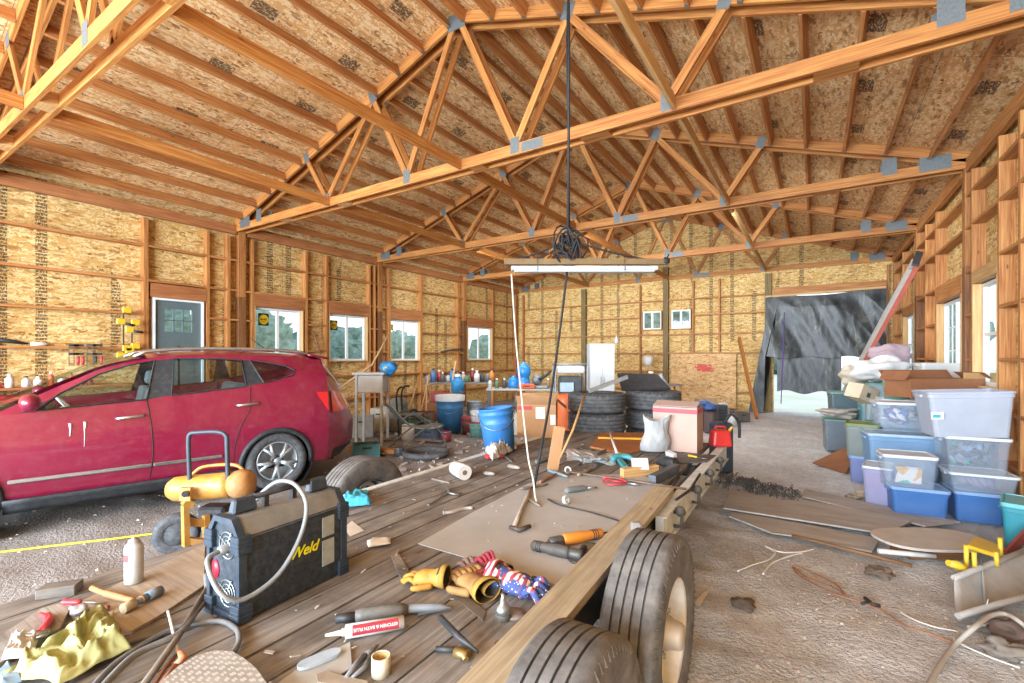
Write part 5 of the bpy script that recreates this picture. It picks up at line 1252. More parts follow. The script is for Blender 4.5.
# ================================================================== far middle: tyres, cans, benches, cabinet
TY_D = M('41454a', .85, 0, .18, 10, .2, 0, .38)
def loose_tyre(p, r, w, label):
    pr = []
    rim = r * .56
    pr = [(rim, .0), (rim + .02, .008), (r * .82, .0), (r * .95, w * .10)]
    for k in range(4): z = w * (.16 + .18 * k); pr += [(r, z), (r, z + w * .13), (r - .012, z + w * .14), (r - .012, z + w * .17)]
    pr += [(r * .95, w * .90), (r * .82, w), (rim + .02, w - .008), (rim, w), (rim + .01, w * .8), (rim + .05, w * .5), (rim + .01, w * .2), (rim, .0)]
    m = MB(); m.lathe(pr, p, n=48)
    for k in range(48):
        a = 2 * PI * k / 48; m.box((p[0] + math.cos(a) * r * .965, p[1] + math.sin(a) * r * .965, p[2] + w * .93), (.025, .018, .02), (0, .5, a))
    return one(m, 'tyre_casing', TY_D, label, 'tyre', 'stacked truck tyres', loc=None)
LV = ['lowest', 'second from the ground', 'third from the ground', 'topmost']
s1 = at_d(597, 0, 6.62); s2 = at_d(653, 0, 7.0)
for nm, s in (('the stack nearer the brown box', s1), ('the stack behind the taped box', s2)):
    for k in range(4): loose_tyre((s.x + R.uniform(-.015, .015), s.y + R.uniform(-.01, .02), .002 + .280 * k), .40, .278, 'dark truck tyre, %s in %s' % (LV[k], nm))
TZ = 1.12
def at_top(px, py, z=TZ): return at_z(px, py, z)
m = MB(); a = [at_d(622, 391, 6.85), at_d(670, 390, 6.9), at_d(657, 376, 7.25), at_d(617, 375, 7.2)]
m.prism(a, (0, .02, .03)); one(m, 'truck_bed_cover', M('23262b', .5, 0, .12, 6, 0, 0, .1), 'black sheet panel leaning over the tyre stacks', 'panel')
m = MB(); m.beam(at_d(589, 391, 6.5), at_d(627, 377, 6.75), .045, .05); one(m, 'aluminium_bar', M('b9bbb8', .4, .5, .1), 'pale aluminium bar lying slanted on the first tyre stack', 'bar')
def on_ground(px, d): p = at_d(px, 0, d); p.z = gh(p.x, p.y); return p
bucket('rubbish_bin', on_ground(450, 10.4), .31, .80, M('2f6f9e', .5, 0, .12, 7, 0, 0, .15), 'tall blue rubbish bin with a white liner on the dirt floor', 'bin', 0, None, .82, True, 0, M('d3d8da', .6))
RB = M('9c3436', .6, 0, .2, 8, 0, 0, .2)
for i, (px, d, r, h, mt, lb) in enumerate(((469, 10.2, .17, .36, M('6b3a38', .6, 0, .2, 8), 'dark red bucket right of the blue bin'), (477.5, 9.7, .17, .30, M('5f8f86', .6, 0, .25, 12), 'red and green paint pail in front of the dark red bucket'), (474, 11.2, .18, .62, M('8e9aa0', .6, 0, .2, 9), 'tall grey pail behind the red buckets'))):
    bucket('pail', on_ground(px, d), r, h, mt, lb, lid=RB if i < 2 else None)
o = bucket('pail', on_ground(478, 9.72) + Vector((0, 0, .315)), .16, .22, M('d4d4d6', .6, 0, .2, 14), 'white printed pail standing on the paint pail', lid=None)
# white cabinet
def cab_box(name, px0, px1, d, z0, z1, dep, mat, label, cat, doors=2):
    a, b = at_d(px0, 0, d), at_d(px1, 0, d); W = (b - a).length; o = empty(name, (a.x, a.y, z0), TH, label, cat)
    MB().box((W / 2, dep / 2, (z1 - z0) / 2), (W, dep, z1 - z0)).build('body', mat, o, bevel=.006)
    for k in range(doors):
        w = W / doors; dr = MB().box((w * (k + .5), -.009, (z1 - z0) / 2), (w - .008, .016, z1 - z0 - .03)).build('door', M('cfd6da', .5, 0, .05), o, bevel=.004)
        MB().tube([(w * (k + .5) + (w * .38 if k == 0 else -w * .38), -.02, (z1 - z0) * .45), (w * (k + .5) + (w * .38 if k == 0 else -w * .38), -.035, (z1 - z0) * .5), (w * (k + .5) + (w * .38 if k == 0 else -w * .38), -.02, (z1 - z0) * .55)], .008, 6).build('handle', STEEL, dr)
    return o
cab_box('storage_cabinet', 590, 614.5, 12.6, .02, 1.98, .55, M('c2cdd4', .5, 0, .05), 'tall white two-door storage cabinet before the gable wall', 'cabinet')
p = at_d(616.5, 342, 12.8); 
m = MB(); p.z = 1.99; m.lathe([(0, 0), (.05, 0), (.05, .1), (.03, .15), (.018, .17), (.018, .22), (0, .22)], p, n=12); one(m, 'spray_bottle', M('c9b9c4', .5), 'small pale bottle standing on top of the white cabinet', 'bottle')
# ---- benches and clutter
BEIGE = M('c8c3b6', .7, 0, .12, 8, 0, 0, .15)
def tablet(name, px0, px1, py, d, dep, zt, mat, legm, label, cat='table', th=.04, rz=None):
    a, b = at_d(px0, py, d), at_d(px1, py, d); W = (b - a).length; o = empty(name, (a.x, a.y, 0), TH if rz is None else rz, label, cat)
    MB().box((W / 2, dep / 2, zt - th / 2), (W, dep, th)).build('tabletop', mat, o, bevel=.004)
    for x in (.06, W - .06):
        for y in (.06, dep - .06): MB().box((x, y, (zt - th) / 2 - .01), (.045, .045, zt - th - .0 + .02)).build('leg', legm, o)
    return o, W
# white saw stand
d = 8.6
o, W = tablet('saw_table', 352, 384, 372, d, .55, 1.33, M('d2d3d0', .5, 0, .06, 9, 0, 0, .15), M('c3cbd0', .5), 'white bench saw table on legs behind the red car', 'saw')
MB().box((W * .5, .28, 1.12), (W * .80, .46, .34)).build('body', M('c9ced0', .5, 0, .08), o, bevel=.02)
cloth_b = empty('blue_bag', at_d(389, 373, 8.9), 0, 'bright blue and yellow plastic bag lying on the saw table', 'bag')
m = MB(); m.ball((0, 0, .10), .17, 16, 10, (1.1, .8, .75), .6); m.build('bag', M('2f88c8', .4, 0, .25, 6), cloth_b); m = MB(); m.ball((-.0, -.1, .10), .07, 10, 8, (1.2, .5, .8), .4); m.build('print', M('d4c648', .5), cloth_b)
# lawn chair
o = empty('lawn_chair', on_ground(413, 8.1), TH + .5, 'folding lawn chair with grey webbing on the dirt floor', 'chair')
GW = M('8f9290', .7, 0, .12, 12, 0, 0, .2); AL = M('6f7270', .5, .4, .1)
m = MB(); m.grid(lambda u, v: Vector((.05 + .5 * u, .5 * v, .40 + .03 * math.sin(u * PI * -1))), 8, 6); m.build('seat', GW, o, solid=.012)
m = MB(); m.grid(lambda u, v: Vector((.05 - .42 * u, .5 * v, .40 + .42 * u - .05 * math.sin(u * PI))), 8, 6); m.build('backrest', GW, o, solid=.012)
for y in (-.02, .52):
    m = MB(); m.tube(spline([(.60, y, .0), (.50, y, .30), (.1, y, .62), (-.1, y, .62), (-.2, y, .55)], 5), .014, 6); m.build('leg', AL, o)
    m = MB(); m.tube(spline([(-.30, y, .0), (.0, y, .25), (.35, y, .45), (.56, y, .41)], 5), .014, 6); m.build('leg', AL, o)
# black bentwood chair frame
o = empty('chair_frame', on_ground(399, 9.3), TH, 'black tubular chair frame behind the lawn chair', 'chair')
for y in (0, .42):
    m = MB(); m.tube(spline([(0, y, 0), (-.02, y, .4), (-.05, y, .8), (.0, y, 1.0), (.12, y, 1.02)], 5), .02, 7); m.build('leg', BLACKP, o)
    m = MB(); m.tube([(.42, y, 0), (.40, y, .45), (0, y, .45)], .02, 7); m.build('leg', BLACKP, o)
m = MB(); m.box((.2, .21, .46), (.42, .44, .03)); m.build('seat', M('6b6a66', .7), o)
# wall-side workbench
o, W = tablet('work_bench', 424, 494, 390, 13.0, .7, .92, W_GREY, W_STUD, 'long wooden work bench piled with bottles and tools under the far sliding windows', 'workbench', .05)
WBm = Vector(o.location); wdir = Vector((CS, SN, 0)); 
ITEMS = ['7c8aa0', '4f6f9a', 'b04a48', '585a5c', 'c9c6be', '3f7fae', '8a6b50', 'a8a39a', '5f7a5a', '913a44', 'd0cfca', '44484c', '6a7f96', 'b8763a']
LN = {'7c8aa0': 'grey-blue', '4f6f9a': 'blue', 'b04a48': 'red', '585a5c': 'charcoal', 'c9c6be': 'off-white', '3f7fae': 'bright blue', '8a6b50': 'brown', 'a8a39a': 'light grey', '5f7a5a': 'green', '913a44': 'dark red', 'd0cfca': 'white', '44484c': 'black', '6a7f96': 'steel blue', 'b8763a': 'orange'}
def jar(p, r, h, c, label, cat='bottle', grp='bottles and cans on the work bench'):
    o = empty('bottle', p, 0, label, cat, grp); k = R.random()
    MB().lathe([(0, 0), (r, 0), (r, h * .62), (r * .75, h * .72), (r * .42, h * .8), (r * .42, h * .86)], n=14).build('body', M(c, .45, 0, .15, 14), o)
    MB().lathe([(r * .48, h * .86), (r * .48, h), (0, h)], n=12).build('cap', M('d8d8d4' if k > .5 else '33363a', .5), o); return o
for i in range(14):
    t = (i + .5) / 14; p = WBm + wdir * W * t + Vector((-SN, CS, 0)) * (.15 + .4 * ((i * 7) % 5) / 5); p.z = .925
    jar(p, .055 + .03 * ((i * 5) % 3) / 2, .22 + .16 * ((i * 3) % 4) / 3, ITEMS[i], '%s bottle, %s from the lawn chair end of the work bench' % (LN[ITEMS[i]], ORD[min(i, 11)] if i < 12 else ('second last' if i == 12 else 'last')))
# white five gallon and blue bin on legs
jar(on_ground(457.5, 11.6) + Vector((0, 0, .78)), .16, .45, '2f86bd', 'large bright blue jug above the blue rubbish bin', 'jug', None)
o, W = tablet('plinth', 452, 463, 400, 11.45, .4, .78, W_GREY, W_GREY, 'low grey stand under the bright blue jug', 'stand')
# folding table with saw and blue jugs
o, W = tablet('folding_table', 486, 556, 385, 11.2, .75, .86, M('b3b0a8', .6, 0, .1, 6), M('5a5c5e', .5, .4), 'folding table with tools behind the brown box', 'table', .04)
FT = Vector(o.location)
def on_ft(t, y, z=.861): p = FT + wdir * W * t + Vector((-SN, CS, 0)) * y; p.z = z; return p
o = empty('water_jug', on_ft(.46, .3), 0, 'stacked bright blue water jugs on the folding table', 'jug')
BJ = M('2b82c4', .35, 0, .12, 6)
MB().lathe([(0, 0), (.13, 0), (.15, .05), (.15, .2), (.10, .25), (.05, .27), (.05, .3), (0, .3)], (-.12, 0, 0), n=18).build('jug', BJ, o)
MB().lathe([(0, 0), (.14, 0), (.16, .05), (.16, .2), (.12, .26), (.15, .3), (.17, .36), (.17, .5), (.12, .56), (.05, .6), (.05, .64), (0, .64)], (.14, .04, 0), n=20).build('jug', BJ, o)
o = empty('mitre_saw', on_ft(.74, .3), TH, 'small black and silver mitre saw on the folding table', 'saw')
MB().box((0, 0, .04), (.5, .3, .06)).build('base', STEEL, o, bevel=.01); MB().lathe([(0, -.02), (.13, -.02), (.13, .02), (0, .02)], (0, 0, .2), axis='y', n=22).build('blade_guard', M('7b7d7d', .5, .4), o); MB().tube([(.05, 0, .2), (.25, .0, .34), (.34, 0, .42)], [.05, .035, .03], 9).build('handle', BLACKP, o)
o = empty('orange_case', on_ft(.58, .12), TH, 'orange tool case on the folding table', 'case'); MB().box((0, 0, .06), (.4, .22, .12)).build('case', M('cf5a35', .5, 0, .15), o, bevel=.02); MB().tube([(-.07, -.12, .07), (-.06, -.15, .07), (.06, -.15, .07), (.07, -.12, .07)], .01, 6).build('handle', BLACKP, o)
for i, (t, c) in enumerate(((.05, 'c9c6be'), (.15, '5f7a5a'), (.26, '44484c'), (.9, '8a6b50'))):
    jar(on_ft(t, .25), .05, .24, c, '%s bottle on the folding table, %s from the bench side' % (LN[c], ORD[i]), 'bottle', 'bottles on the folding table')
# generator
o = empty('generator', on_ground(570, 10.6), TH, 'white and black engine generator on a stand behind the first tyre stack', 'generator')
m = MB()
for x in (-.35, .35):
    for y in (-.25, .25): m.tube([(x, y, 0), (x, y, 1.45)], .02, 7)
for z in (.5, 1.45):
    for y in (-.25, .25): m.tube([(-.35, y, z), (.35, y, z)], .02, 7)
    for x in (-.35, .35): m.tube([(x, -.25, z), (x, .25, z)], .02, 7)
m.build('frame', M('8f959a', .5, .4), o)
MB().box((0, 0, 1.33), (.62, .42, .16)).build('fuel_tank', M('d8dcde', .4), o, bevel=.05, seg=2); MB().box((0, 0, .98), (.5, .4, .42)).build('engine', M('4a4d50', .6, .2, .25), o, bevel=.03); MB().box((-.1, -.23, .95), (.3, .06, .2)).build('panel', M('a9bfcb', .5), o)
# orange sack + scattered pile things on the ground behind the trailer
o = empty('orange_bucket', at_d(566, 392, 7.4), 0, 'orange plastic tub wedged beside the first tyre stack', 'tub', None); o.location.z = .0
MB().lathe([(0, 0), (.13, 0), (.16, .9), (.165, 1.03), (.15, 1.03), (.12, .05), (0, .05)], n=18).build('body', M('d2693a', .5, 0, .15), o)
# plywood patch with red paint on the gable wall
sp_ = osb('osb_patch', 'd3a468', 'e6c391', '96632f'); t = NT('osb_red'); 
def osb_red():
    m_ = sp_.copy(); nt = m_.node_tree; b = nt.nodes['Principled BSDF']; src = b.inputs['Base Color'].links[0].from_socket
    uv = nt.nodes.new('ShaderNodeTexCoord'); se = nt.nodes.new('ShaderNodeVectorMath'); se.operation = 'SUBTRACT'; se.inputs[1].default_value = (-2.93, 1.28, 0); nt.links.new(uv.outputs['UV'], se.inputs[0])
    sc = nt.nodes.new('ShaderNodeVectorMath'); sc.operation = 'MULTIPLY'; sc.inputs[1].default_value = (1.9, 4.2, 1); nt.links.new(se.outputs[0], sc.inputs[0])
    ln = nt.nodes.new('ShaderNodeVectorMath'); ln.operation = 'LENGTH'; nt.links.new(sc.outputs[0], ln.inputs[0])
    nz = nt.nodes.new('ShaderNodeTexNoise'); nz.inputs['Scale'].default_value = 14; nt.links.new(uv.outputs['UV'], nz.inputs['Vector'])
    ad = nt.nodes.new('ShaderNodeMath'); ad.operation = 'MULTIPLY_ADD'; nt.links.new(nz.outputs[0], ad.inputs[0]); ad.inputs[1].default_value = .9; nt.links.new(ln.outputs['Value'], ad.inputs[2])
    rp = nt.nodes.new('ShaderNodeValToRGB'); rp.color_ramp.elements[0].position = .9; rp.color_ramp.elements[0].color = (.85, .85, .85, 1); rp.color_ramp.elements[1].position = 1.35 if False else 1.0; rp.color_ramp.elements[1].color = (0, 0, 0, 1); nt.links.new(ad.outputs[0], rp.inputs[0])
    mx_ = nt.nodes.new('ShaderNodeMix'); mx_.data_type = 'RGBA'; nt.links.new(rp.outputs[0], mx_.inputs[0]); nt.links.new(src, mx_.inputs[6]); mx_.inputs[7].default_value = lin('c8403c'); nt.links.new(mx_.outputs[2], b.inputs['Base Color']); return m_
a, b = at_y(671, 354, 15.79), at_y(736, 405, 15.79)
m = MB(); holed(m, lambda u, v, w: (u, 15.785 + w, v), a.x, b.x, .05, a.z, [], .012, 0)
one(m, 'plywood_patch', osb_red(), 'low OSB patch with a red paint smear on the gable wall', 'panel', loc=(0, 0, 0))
m = MB(); m.beam(at_d(739, 338, 13.6) , on_ground(757, 12.4) + Vector((0, 0, .02)), .05, .14); one(m, 'leaning_board', W_TRUSS, 'orange board leaning on the wall beside the black plastic', 'board')
o = empty('oil_cooler', on_ground(721, 11.3), TH, 'dark portable heater with a pale back on the dirt floor', 'heater'); MB().box((0, 0, .25), (.26, .2, .5)).build('front', M('3f454b', .6), o, bevel=.03); MB().box((.12, .14, .27), (.2, .12, .52)).build('back_cover', M('b9c0be', .5), o, bevel=.02)
m = MB()
for k in range(5): m.box((0, -.103, .1 + .07 * k), (.2, .008, .02))
m.build('vent', BLACKP, o)
o = jar(on_ground(732, 11.2), .11, .36, 'd8dcdc', 'white plastic jug beside the dark heater', 'jug', None)
for i, (px, d, c, r) in enumerate(((696, 10.4, '3f68a8', .14), (704, 10.8, '43699e', .13), (711, 10.2, '35568f', .12))):
    o = empty('blue_case', on_ground(px, d), TH + i * .4, 'blue tool bag on the floor behind the taped box, %s from the wall patch side' % ORD[2 - i], 'bag', 'blue tool bags'); MB().ball((0, 0, .55), .16, 12, 8, (1.3, .8, .5), .4).build('bag', M(c, .7, 0, .2), o); MB().box((0, 0, .24), (.3, .22, .48)).build('body', M('5a4a48', .7, 0, .2), o, bevel=.03)
o = empty('funnel', at_d(661, 382, 12), 0, 'grey funnel on the clutter before the gable wall', 'funnel'); o.location.z = .9; MB().lathe([(.2, 0), (.19, .01), (.06, .22), (.03, .3), (.02, .3), (.05, .21), (.18, 0)], n=16).build('cone', M('9a9ea6', .5), o)
o, W = tablet('low_bench', 640, 684, 392, 12.3, .6, .90, W_GREY, W_STUD, 'low bench with a red can before the gable wall', 'bench')
p = Vector(o.location) + wdir * W * .3 + Vector((-SN, CS, 0)) * .2; p.z = .901; jar(p, .14, .34, 'c05048', 'red fuel can on the low bench', 'can', None)
o = empty('hanging_pail', at_d(648, 362, 14.9), TH, 'white pail hanging at the gable wall under the small window', 'pail'); o.location.z = 1.35; MB().lathe([(0, 0), (.13, 0), (.17, .3), (.16, .3), (.12, .02), (0, .02)], n=16).build('body', M('d6d2cc', .6), o); MB().tube([(.16 * math.cos(a), 0, .3 + .16 * math.sin(a)) for a in [PI * k / 12 for k in range(13)]], .006, 5).build('bail', STEEL, o)
# ---- wooden rubble on the left floor
rs = random.Random(5); m = MB()
for k in range(200):
    px = rs.uniform(340, 560); d = rs.uniform(6.6, 12.5); p = at_d(px, 0, d)
    if p.x < -9.4 or p.x > TX0 - .15 and p.y < 5.6: continue
    if p.x > -3.2 and p.y < 7.4: continue
    l = rs.uniform(.04, .22); m.box((p.x, p.y, gh(p.x, p.y) + .02), (l, l * rs.uniform(.15, .5), .02 + l * .1), (rs.uniform(-.3, .3), rs.uniform(-.3, .3), rs.uniform(0, 3)))
one(m, 'scrap_litter', M('a3968a', .9, 0, .5, .9), 'broken scraps littering the dirt floor behind the trailer', 'litter', None, 'stuff')
for i, (px, d, l, w, h, rz, c, lb) in enumerate(((373, 7.9, .9, .09, .09, .3, W_STUD, 'length of lumber slanting on the floor by the red car'), (400, 9.2, .8, .3, .02, 1.1, W_GREY, 'grey board scrap under the lawn chair'), (430, 8.9, .6, .2, .02, .2, W_GREY, 'grey board scrap before the blue bin'), (420, 11.3, 1.5, .25, .05, .7, W_STUD, 'pale timber before the work bench'), (545, 9.0, .7, .3, .05, .1, W_GREY, 'grey board before the folding table'))):
    p = on_ground(px, d); m = MB(); m.box((p.x, p.y, p.z + h / 2 + .03), (l, w, h), (0, 0, rz)); one(m, 'timber_scrap', c, lb, 'timber')
m = MB(); p = on_ground(426, 7.7); m.lathe([(.30, .02), (.37, .02), (.39, .06), (.37, .10), (.30, .1), (.29, .06), (.30, .02)], p, n=36); one(m, 'tyre_casing', TY_D, 'thin dark tyre lying flat on the dirt by the lawn chair', 'tyre')
o = empty('cardboard_bundle', on_ground(438, 12.0), TH, 'red and brown boxes stacked behind the lawn chair', 'boxes')
MB().box((0, 0, .25), (.5, .4, .5)).build('lower_box', CARDD, o, bevel=.01); MB().box((.05, 0, .62), (.42, .36, .22)).build('upper_box', M('9a3d44', .7, 0, .2), o, bevel=.01)
o = empty('shop_vacuum', on_ground(399, 10.2), TH, 'grey canister shop vacuum behind the lawn chair', 'vacuum'); MB().lathe([(0, .06), (.2, .06), (.22, .2), (.22, .5), (.18, .56), (.2, .6), (.16, .75), (0, .78)], n=20).build('canister', M('7d8076', .6, 0, .2), o); MB().tube(spline([(.2, 0, .45), (.4, -.1, .5), (.5, -.2, .2), (.7, -.2, .05)], 5), .03, 8).build('hose', BLACKP, o)
# yellow extension cord by the car
rod([Vector((p.x, p.y, gh(p.x, p.y) + .012)) for p in [at_z(x, y, 0) for x, y in ((-40, 556), (0, 549), (40, 545), (80, 541), (120, 537), (150, 533), (178, 529))]], .009, 'extension_cable', M('d9c22e', .5), 'yellow extension cord stretched over the dirt beside the car', 'cord')

# ---- more floor clutter, each its own thing
def crate(px, py, d, w, dp_, h, c, label, rz=0, cat='crate', name='crate'):
    p = at_d(px, py, d); z0 = max(0.0, p.z) if py else 0.0
    o = empty(name, (p.x, p.y, z0 + .004), TH + rz, label, cat); mt = M(c, .65, 0, .2, 8, .05, 0, .25); t = .015
    m = MB(); m.box((0, 0, t / 2), (w, dp_, t)); m.box((0, -dp_ / 2 + t / 2, h / 2 + t / 2), (w, t, h - t)); m.box((0, dp_ / 2 - t / 2, h / 2 + t / 2), (w, t, h - t)); m.box((-w / 2 + t / 2, 0, h / 2 + t / 2), (t, dp_ - 2 * t, h - t)); m.box((w / 2 - t / 2, 0, h / 2 + t / 2), (t, dp_ - 2 * t, h - t)); m.build('body', mt, o)
    MB().box((0, -dp_ / 2 - .004, h * .75), (w * .35, .008, .03)).build('handle_slot', BLACKP, o); return o
for (px, d, w, dp_, h, c, lb, rz) in ((361, 9.6, .5, .4, .42, '9a9d98', 'grey bin under the white saw table', .2), (383, 10.4, .4, .4, .5, 'c6c2b6', 'cream bin behind the black chair frame', -.2), (420, 9.9, .45, .35, .32, '4f6a52', 'green crate behind the lawn chair back', .3), (424, 10.6, .5, .4, .38, '7d5a4a', 'brown crate left of the blue rubbish bin', .1), (431, 9.3, .4, .3, .2, '3f4f68', 'low blue tub before the blue rubbish bin', -.3),
    (505, 9.9, .5, .4, .45, 'b9b5aa', 'pale crate under the folding table', .1), (524, 10.3, .5, .4, .5, '5b4c44', 'dark crate under the folding table', -.1), (541, 9.6, .4, .35, .62, 'cfcdc6', 'white tub beside the orange tub', .2), (366, 7.6, .4, .3, .22, '3f7f86', 'teal tub on the floor by the car bumper', .4), (690, 11.6, .55, .4, .35, '8a7f76', 'grey crate on the floor before the red-painted patch', .1), (740, 11.9, .35, .3, .22, '5f5a56', 'dark low crate right of the white jug', .2), (706, 12.6, .5, .3, .5, 'a08a70', 'tan crate against the red-painted patch', 0)):
    crate(px, 0, d, w, dp_, h, c, lb, rz)
for i, (px, d, h, c, lb) in enumerate(((405, 10.8, 1.0, 'a9835c', 'tan timber stick leaning behind the lawn chair'), (419, 11.8, 1.2, 'b58c60', 'pale timber stick before the work bench'), (446, 12.2, 1.55, 'c29a6c', 'pale upright board at the end of the work bench'), (512, 12.4, 1.3, '7a7d80', 'grey pipe standing behind the folding table'), (548, 12.0, 1.2, '55585c', 'dark pipe standing right of the mitre saw'))):
    p = on_ground(px, d); rod([p + Vector((0, 0, .01)), p + Vector((.12, .25, h))], .022, 'leaning_stick', M(c, .7, 0, .15), lb, 'stick')
for i, (px, d, r, h, c, lb) in enumerate(((408, 9.1, .12, .3, 'd8d4cc', 'white pail beside the lawn chair'), (446, 9.0, .10, .2, '8f3038', 'small red can before the blue rubbish bin'), (492, 9.2, .13, .30, 'c7c9ca', 'white pail between the paint pail and the bright bucket'), (399, 7.8, .09, .14, '4a4d50', 'black pot on the floor before the lawn chair'))):
    p = on_ground(px, d); o = empty('paint_can', p, 0, lb, 'can'); MB().lathe([(0, 0), (r, 0), (r, h), (r * .95, h), (r * .93, h - .02), (0, h - .02)], n=18).build('body', M(c, .5, .1, .2, 12), o); MB().lathe([(r, h * .9), (r * 1.04, h * .92), (r * 1.04, h * .98), (r, h)], n=18).build('rim', STEEL, o)
# ================================================================== totes along the right wall
def tote_mat(c, a=.5):
    key = ('tote', c, a)
    if key in CACHE: return CACHE[key]
    t = NT('tote_' + c); b = t.b
    nz = t.noise(t.tc('Object'), 6, 4); base = lin(c)
    col = t.ramp(nz, [(.3, tuple(x * .9 for x in base[:3]) + (1,)), (.7, base)])
    t.set(Base_Color=col, Roughness=.35, Alpha=a, Specular_IOR_Level=.4)
    CACHE[key] = t.m; return t.m
def tote(label, pxl, pxr, pyt, pyb, d, dep, c, lid, a=.55, rz=0, lidh=.03, contents=None, taper=.90, opened=False, name='storage_tote', tilt=0, group=None, grow=0):
    """front face spans pxl..pxr, pyt..pyb at distance d"""
    rz -= .48
    A = at_d(pxl, pyb, d); ev = Vector((math.cos(TH + rz), math.sin(TH + rz), 0)); rr_ = (pxr - 512) / F
    a_, b_ = A.x * CS + A.y * SN, -A.x * SN + A.y * CS; c_, d_ = ev.x * CS + ev.y * SN, -ev.x * SN + ev.y * CS
    W = (rr_ * b_ - a_) / (c_ - rr_ * d_); B = A + ev * W; H = (pyb - pyt) * d / F
    z0 = max(A.z, .002); mid = (A + B) / 2
    o = empty(name, (mid.x, mid.y, z0), TH + rz, label, 'storage tote', group)
    if tilt: o.rotation_euler = (0, tilt, TH + rz)
    def ringpts(z, k, off=0):
        w, dd = W / 2 * k - off, dep / 2 * (1 - (1 - k) * W / dep * .8) - off; r_ = .035; out = []
        for cx, cy, a0 in ((w - r_, dd - r_, 0), (-w + r_, dd - r_, PI / 2), (-w + r_, -dd + r_, PI), (w - r_, -dd + r_, 1.5 * PI)):
            for q in range(4): an = a0 + PI / 2 * q / 3; out.append(Vector((cx + r_ * math.cos(an), dep / 2 + cy + r_ * math.sin(an), z)))
        return out
    def shell(levels, close):
        m = MB(); L = [ringpts(z, k, of) for z, k, of in levels]; n = 16
        for r_ in L: m.v += [tuple(p) for p in r_]
        for i in range(len(L) - 1):
            for k in range(n): k2 = (k + 1) % n; m.face([i * n + k, i * n + k2, (i + 1) * n + k2, (i + 1) * n + k])
        if close[0]: m.face(list(range(n))[::-1])
        if close[1]: m.face([(len(L) - 1) * n + k for k in range(n)])
        return m
    hb = H - (0 if opened else lidh * .7)
    shell([(0, taper, 0), (hb * .06, taper + .01, 0), (hb * .86, .975, 0), (hb * .87, 1.0, 0), (hb * .95, 1.0, 0), (hb * .96, 1.025, 0), (hb, 1.03, 0), (hb, .985, 0), (hb * .5, .93, .004), (.006, taper, .006)], (True, True)).build('body', tote_mat(c, a), o)
    if not opened:
        shell([(hb - .008, 1.035, 0), (H - .004, 1.045, 0), (H, 1.03, 0), (H, .96, 0), (H - .012, .94, 0), (H - .012, .90, 0), (H - .004, .88, 0)], (False, True)).build('lid', lid, o)
    for s in (-1, 1):
        m = MB(); m.box((s * W / 2 * 1.02, dep / 2, hb * .9), (.03, .14, .03)); m.build('handle', tote_mat(c, max(a, .8)), o, bevel=.006)
    if contents:
        rg = random.Random(hash(label) % 999 if False else len(label) * 7 + int(pxl)); k, cols = contents
        m = MB(); cw, cd = max(.02, W * .42 - .12), max(.015, dep * .42 - .11)
        for q in range(9 * len(cols)):
            x, y, zz = rg.uniform(-1, 1) * cw, dep / 2 + rg.uniform(-1, 1) * cd, rg.uniform(.09, max(.1, hb - .10))
            if k == 'cloth': m.ball((x, y, zz), rg.uniform(.045, .07), 9, 6, (1.4, 1, .6), .7, (rg.random(), rg.random(), rg.random()))
            elif k == 'box': m.box((x * 1.15, dep * .12 + rg.uniform(0, .05), max(.06, zz * .85)), (rg.uniform(.05, .10), .012, rg.uniform(.06, .09)))
            elif q < 6: m.lathe([(0, 0), (.045, 0), (.045, .12), (.02, .14), (0, .14)], ((q - 2.5) * W * .12, dep * .3, .014), n=10)
        m.xf(Matrix.Translation(o.location) @ Euler(o.rotation_euler).to_matrix().to_4x4())
        one(m, 'tote_contents', jumble(cols, 14 if k != 'box' else 9), 'jumbled things inside the %s' % short(label), 'contents', None, 'stuff')
    return o
LNC = {'5d6fae': 'blue', '8d6a9c': 'purple', 'd8d4ce': 'white', '5aa79a': 'teal', 'a58a6a': 'tan', 'c05a88': 'pink', '4c4c56': 'dark', '8a7f88': 'mauve', '9ab7c8': 'pale blue', '7f97b0': 'slate', '3fae9a': 'green', 'd0a44e': 'gold', '6a6f90': 'indigo'}
def jumble(cols, sc):
    key = ('jumble', tuple(cols), sc)
    if key in CACHE: return CACHE[key]
    t = NT('jumble'); c = t.sep(t.vor(t.tc('Object'), sc, 'Color'))[0]; n = len(cols)
    t.set(Base_Color=t.ramp(c, [(.2 + .6 * i / max(1, n), lin(x)) for i, x in enumerate(cols)], 'CONSTANT') if n > 1 else lin(cols[0]), Roughness=.8); CACHE[key] = t.m; return t.m
def short(l): return ' '.join(l.split()[:12])
CLR, BLU, TEA = 'b4c2d2', '4f7fc0', '3a8f9c'
LIDC = M('cdd2d6', .4, 0, .08, 8, 0, 0, .15); LIDB = M('7fa0c8', .45, 0, .1, 8, 0, 0, .2); LIDT = M('5fb0b6', .45, 0, .1, 8, 0, 0, .35); LIDG = M('6b7c3c', .5, 0, .12, 8, 0, 0, .2); LIDD = M('6a8f84', .5, 0, .1, 8, 0, 0, .2)
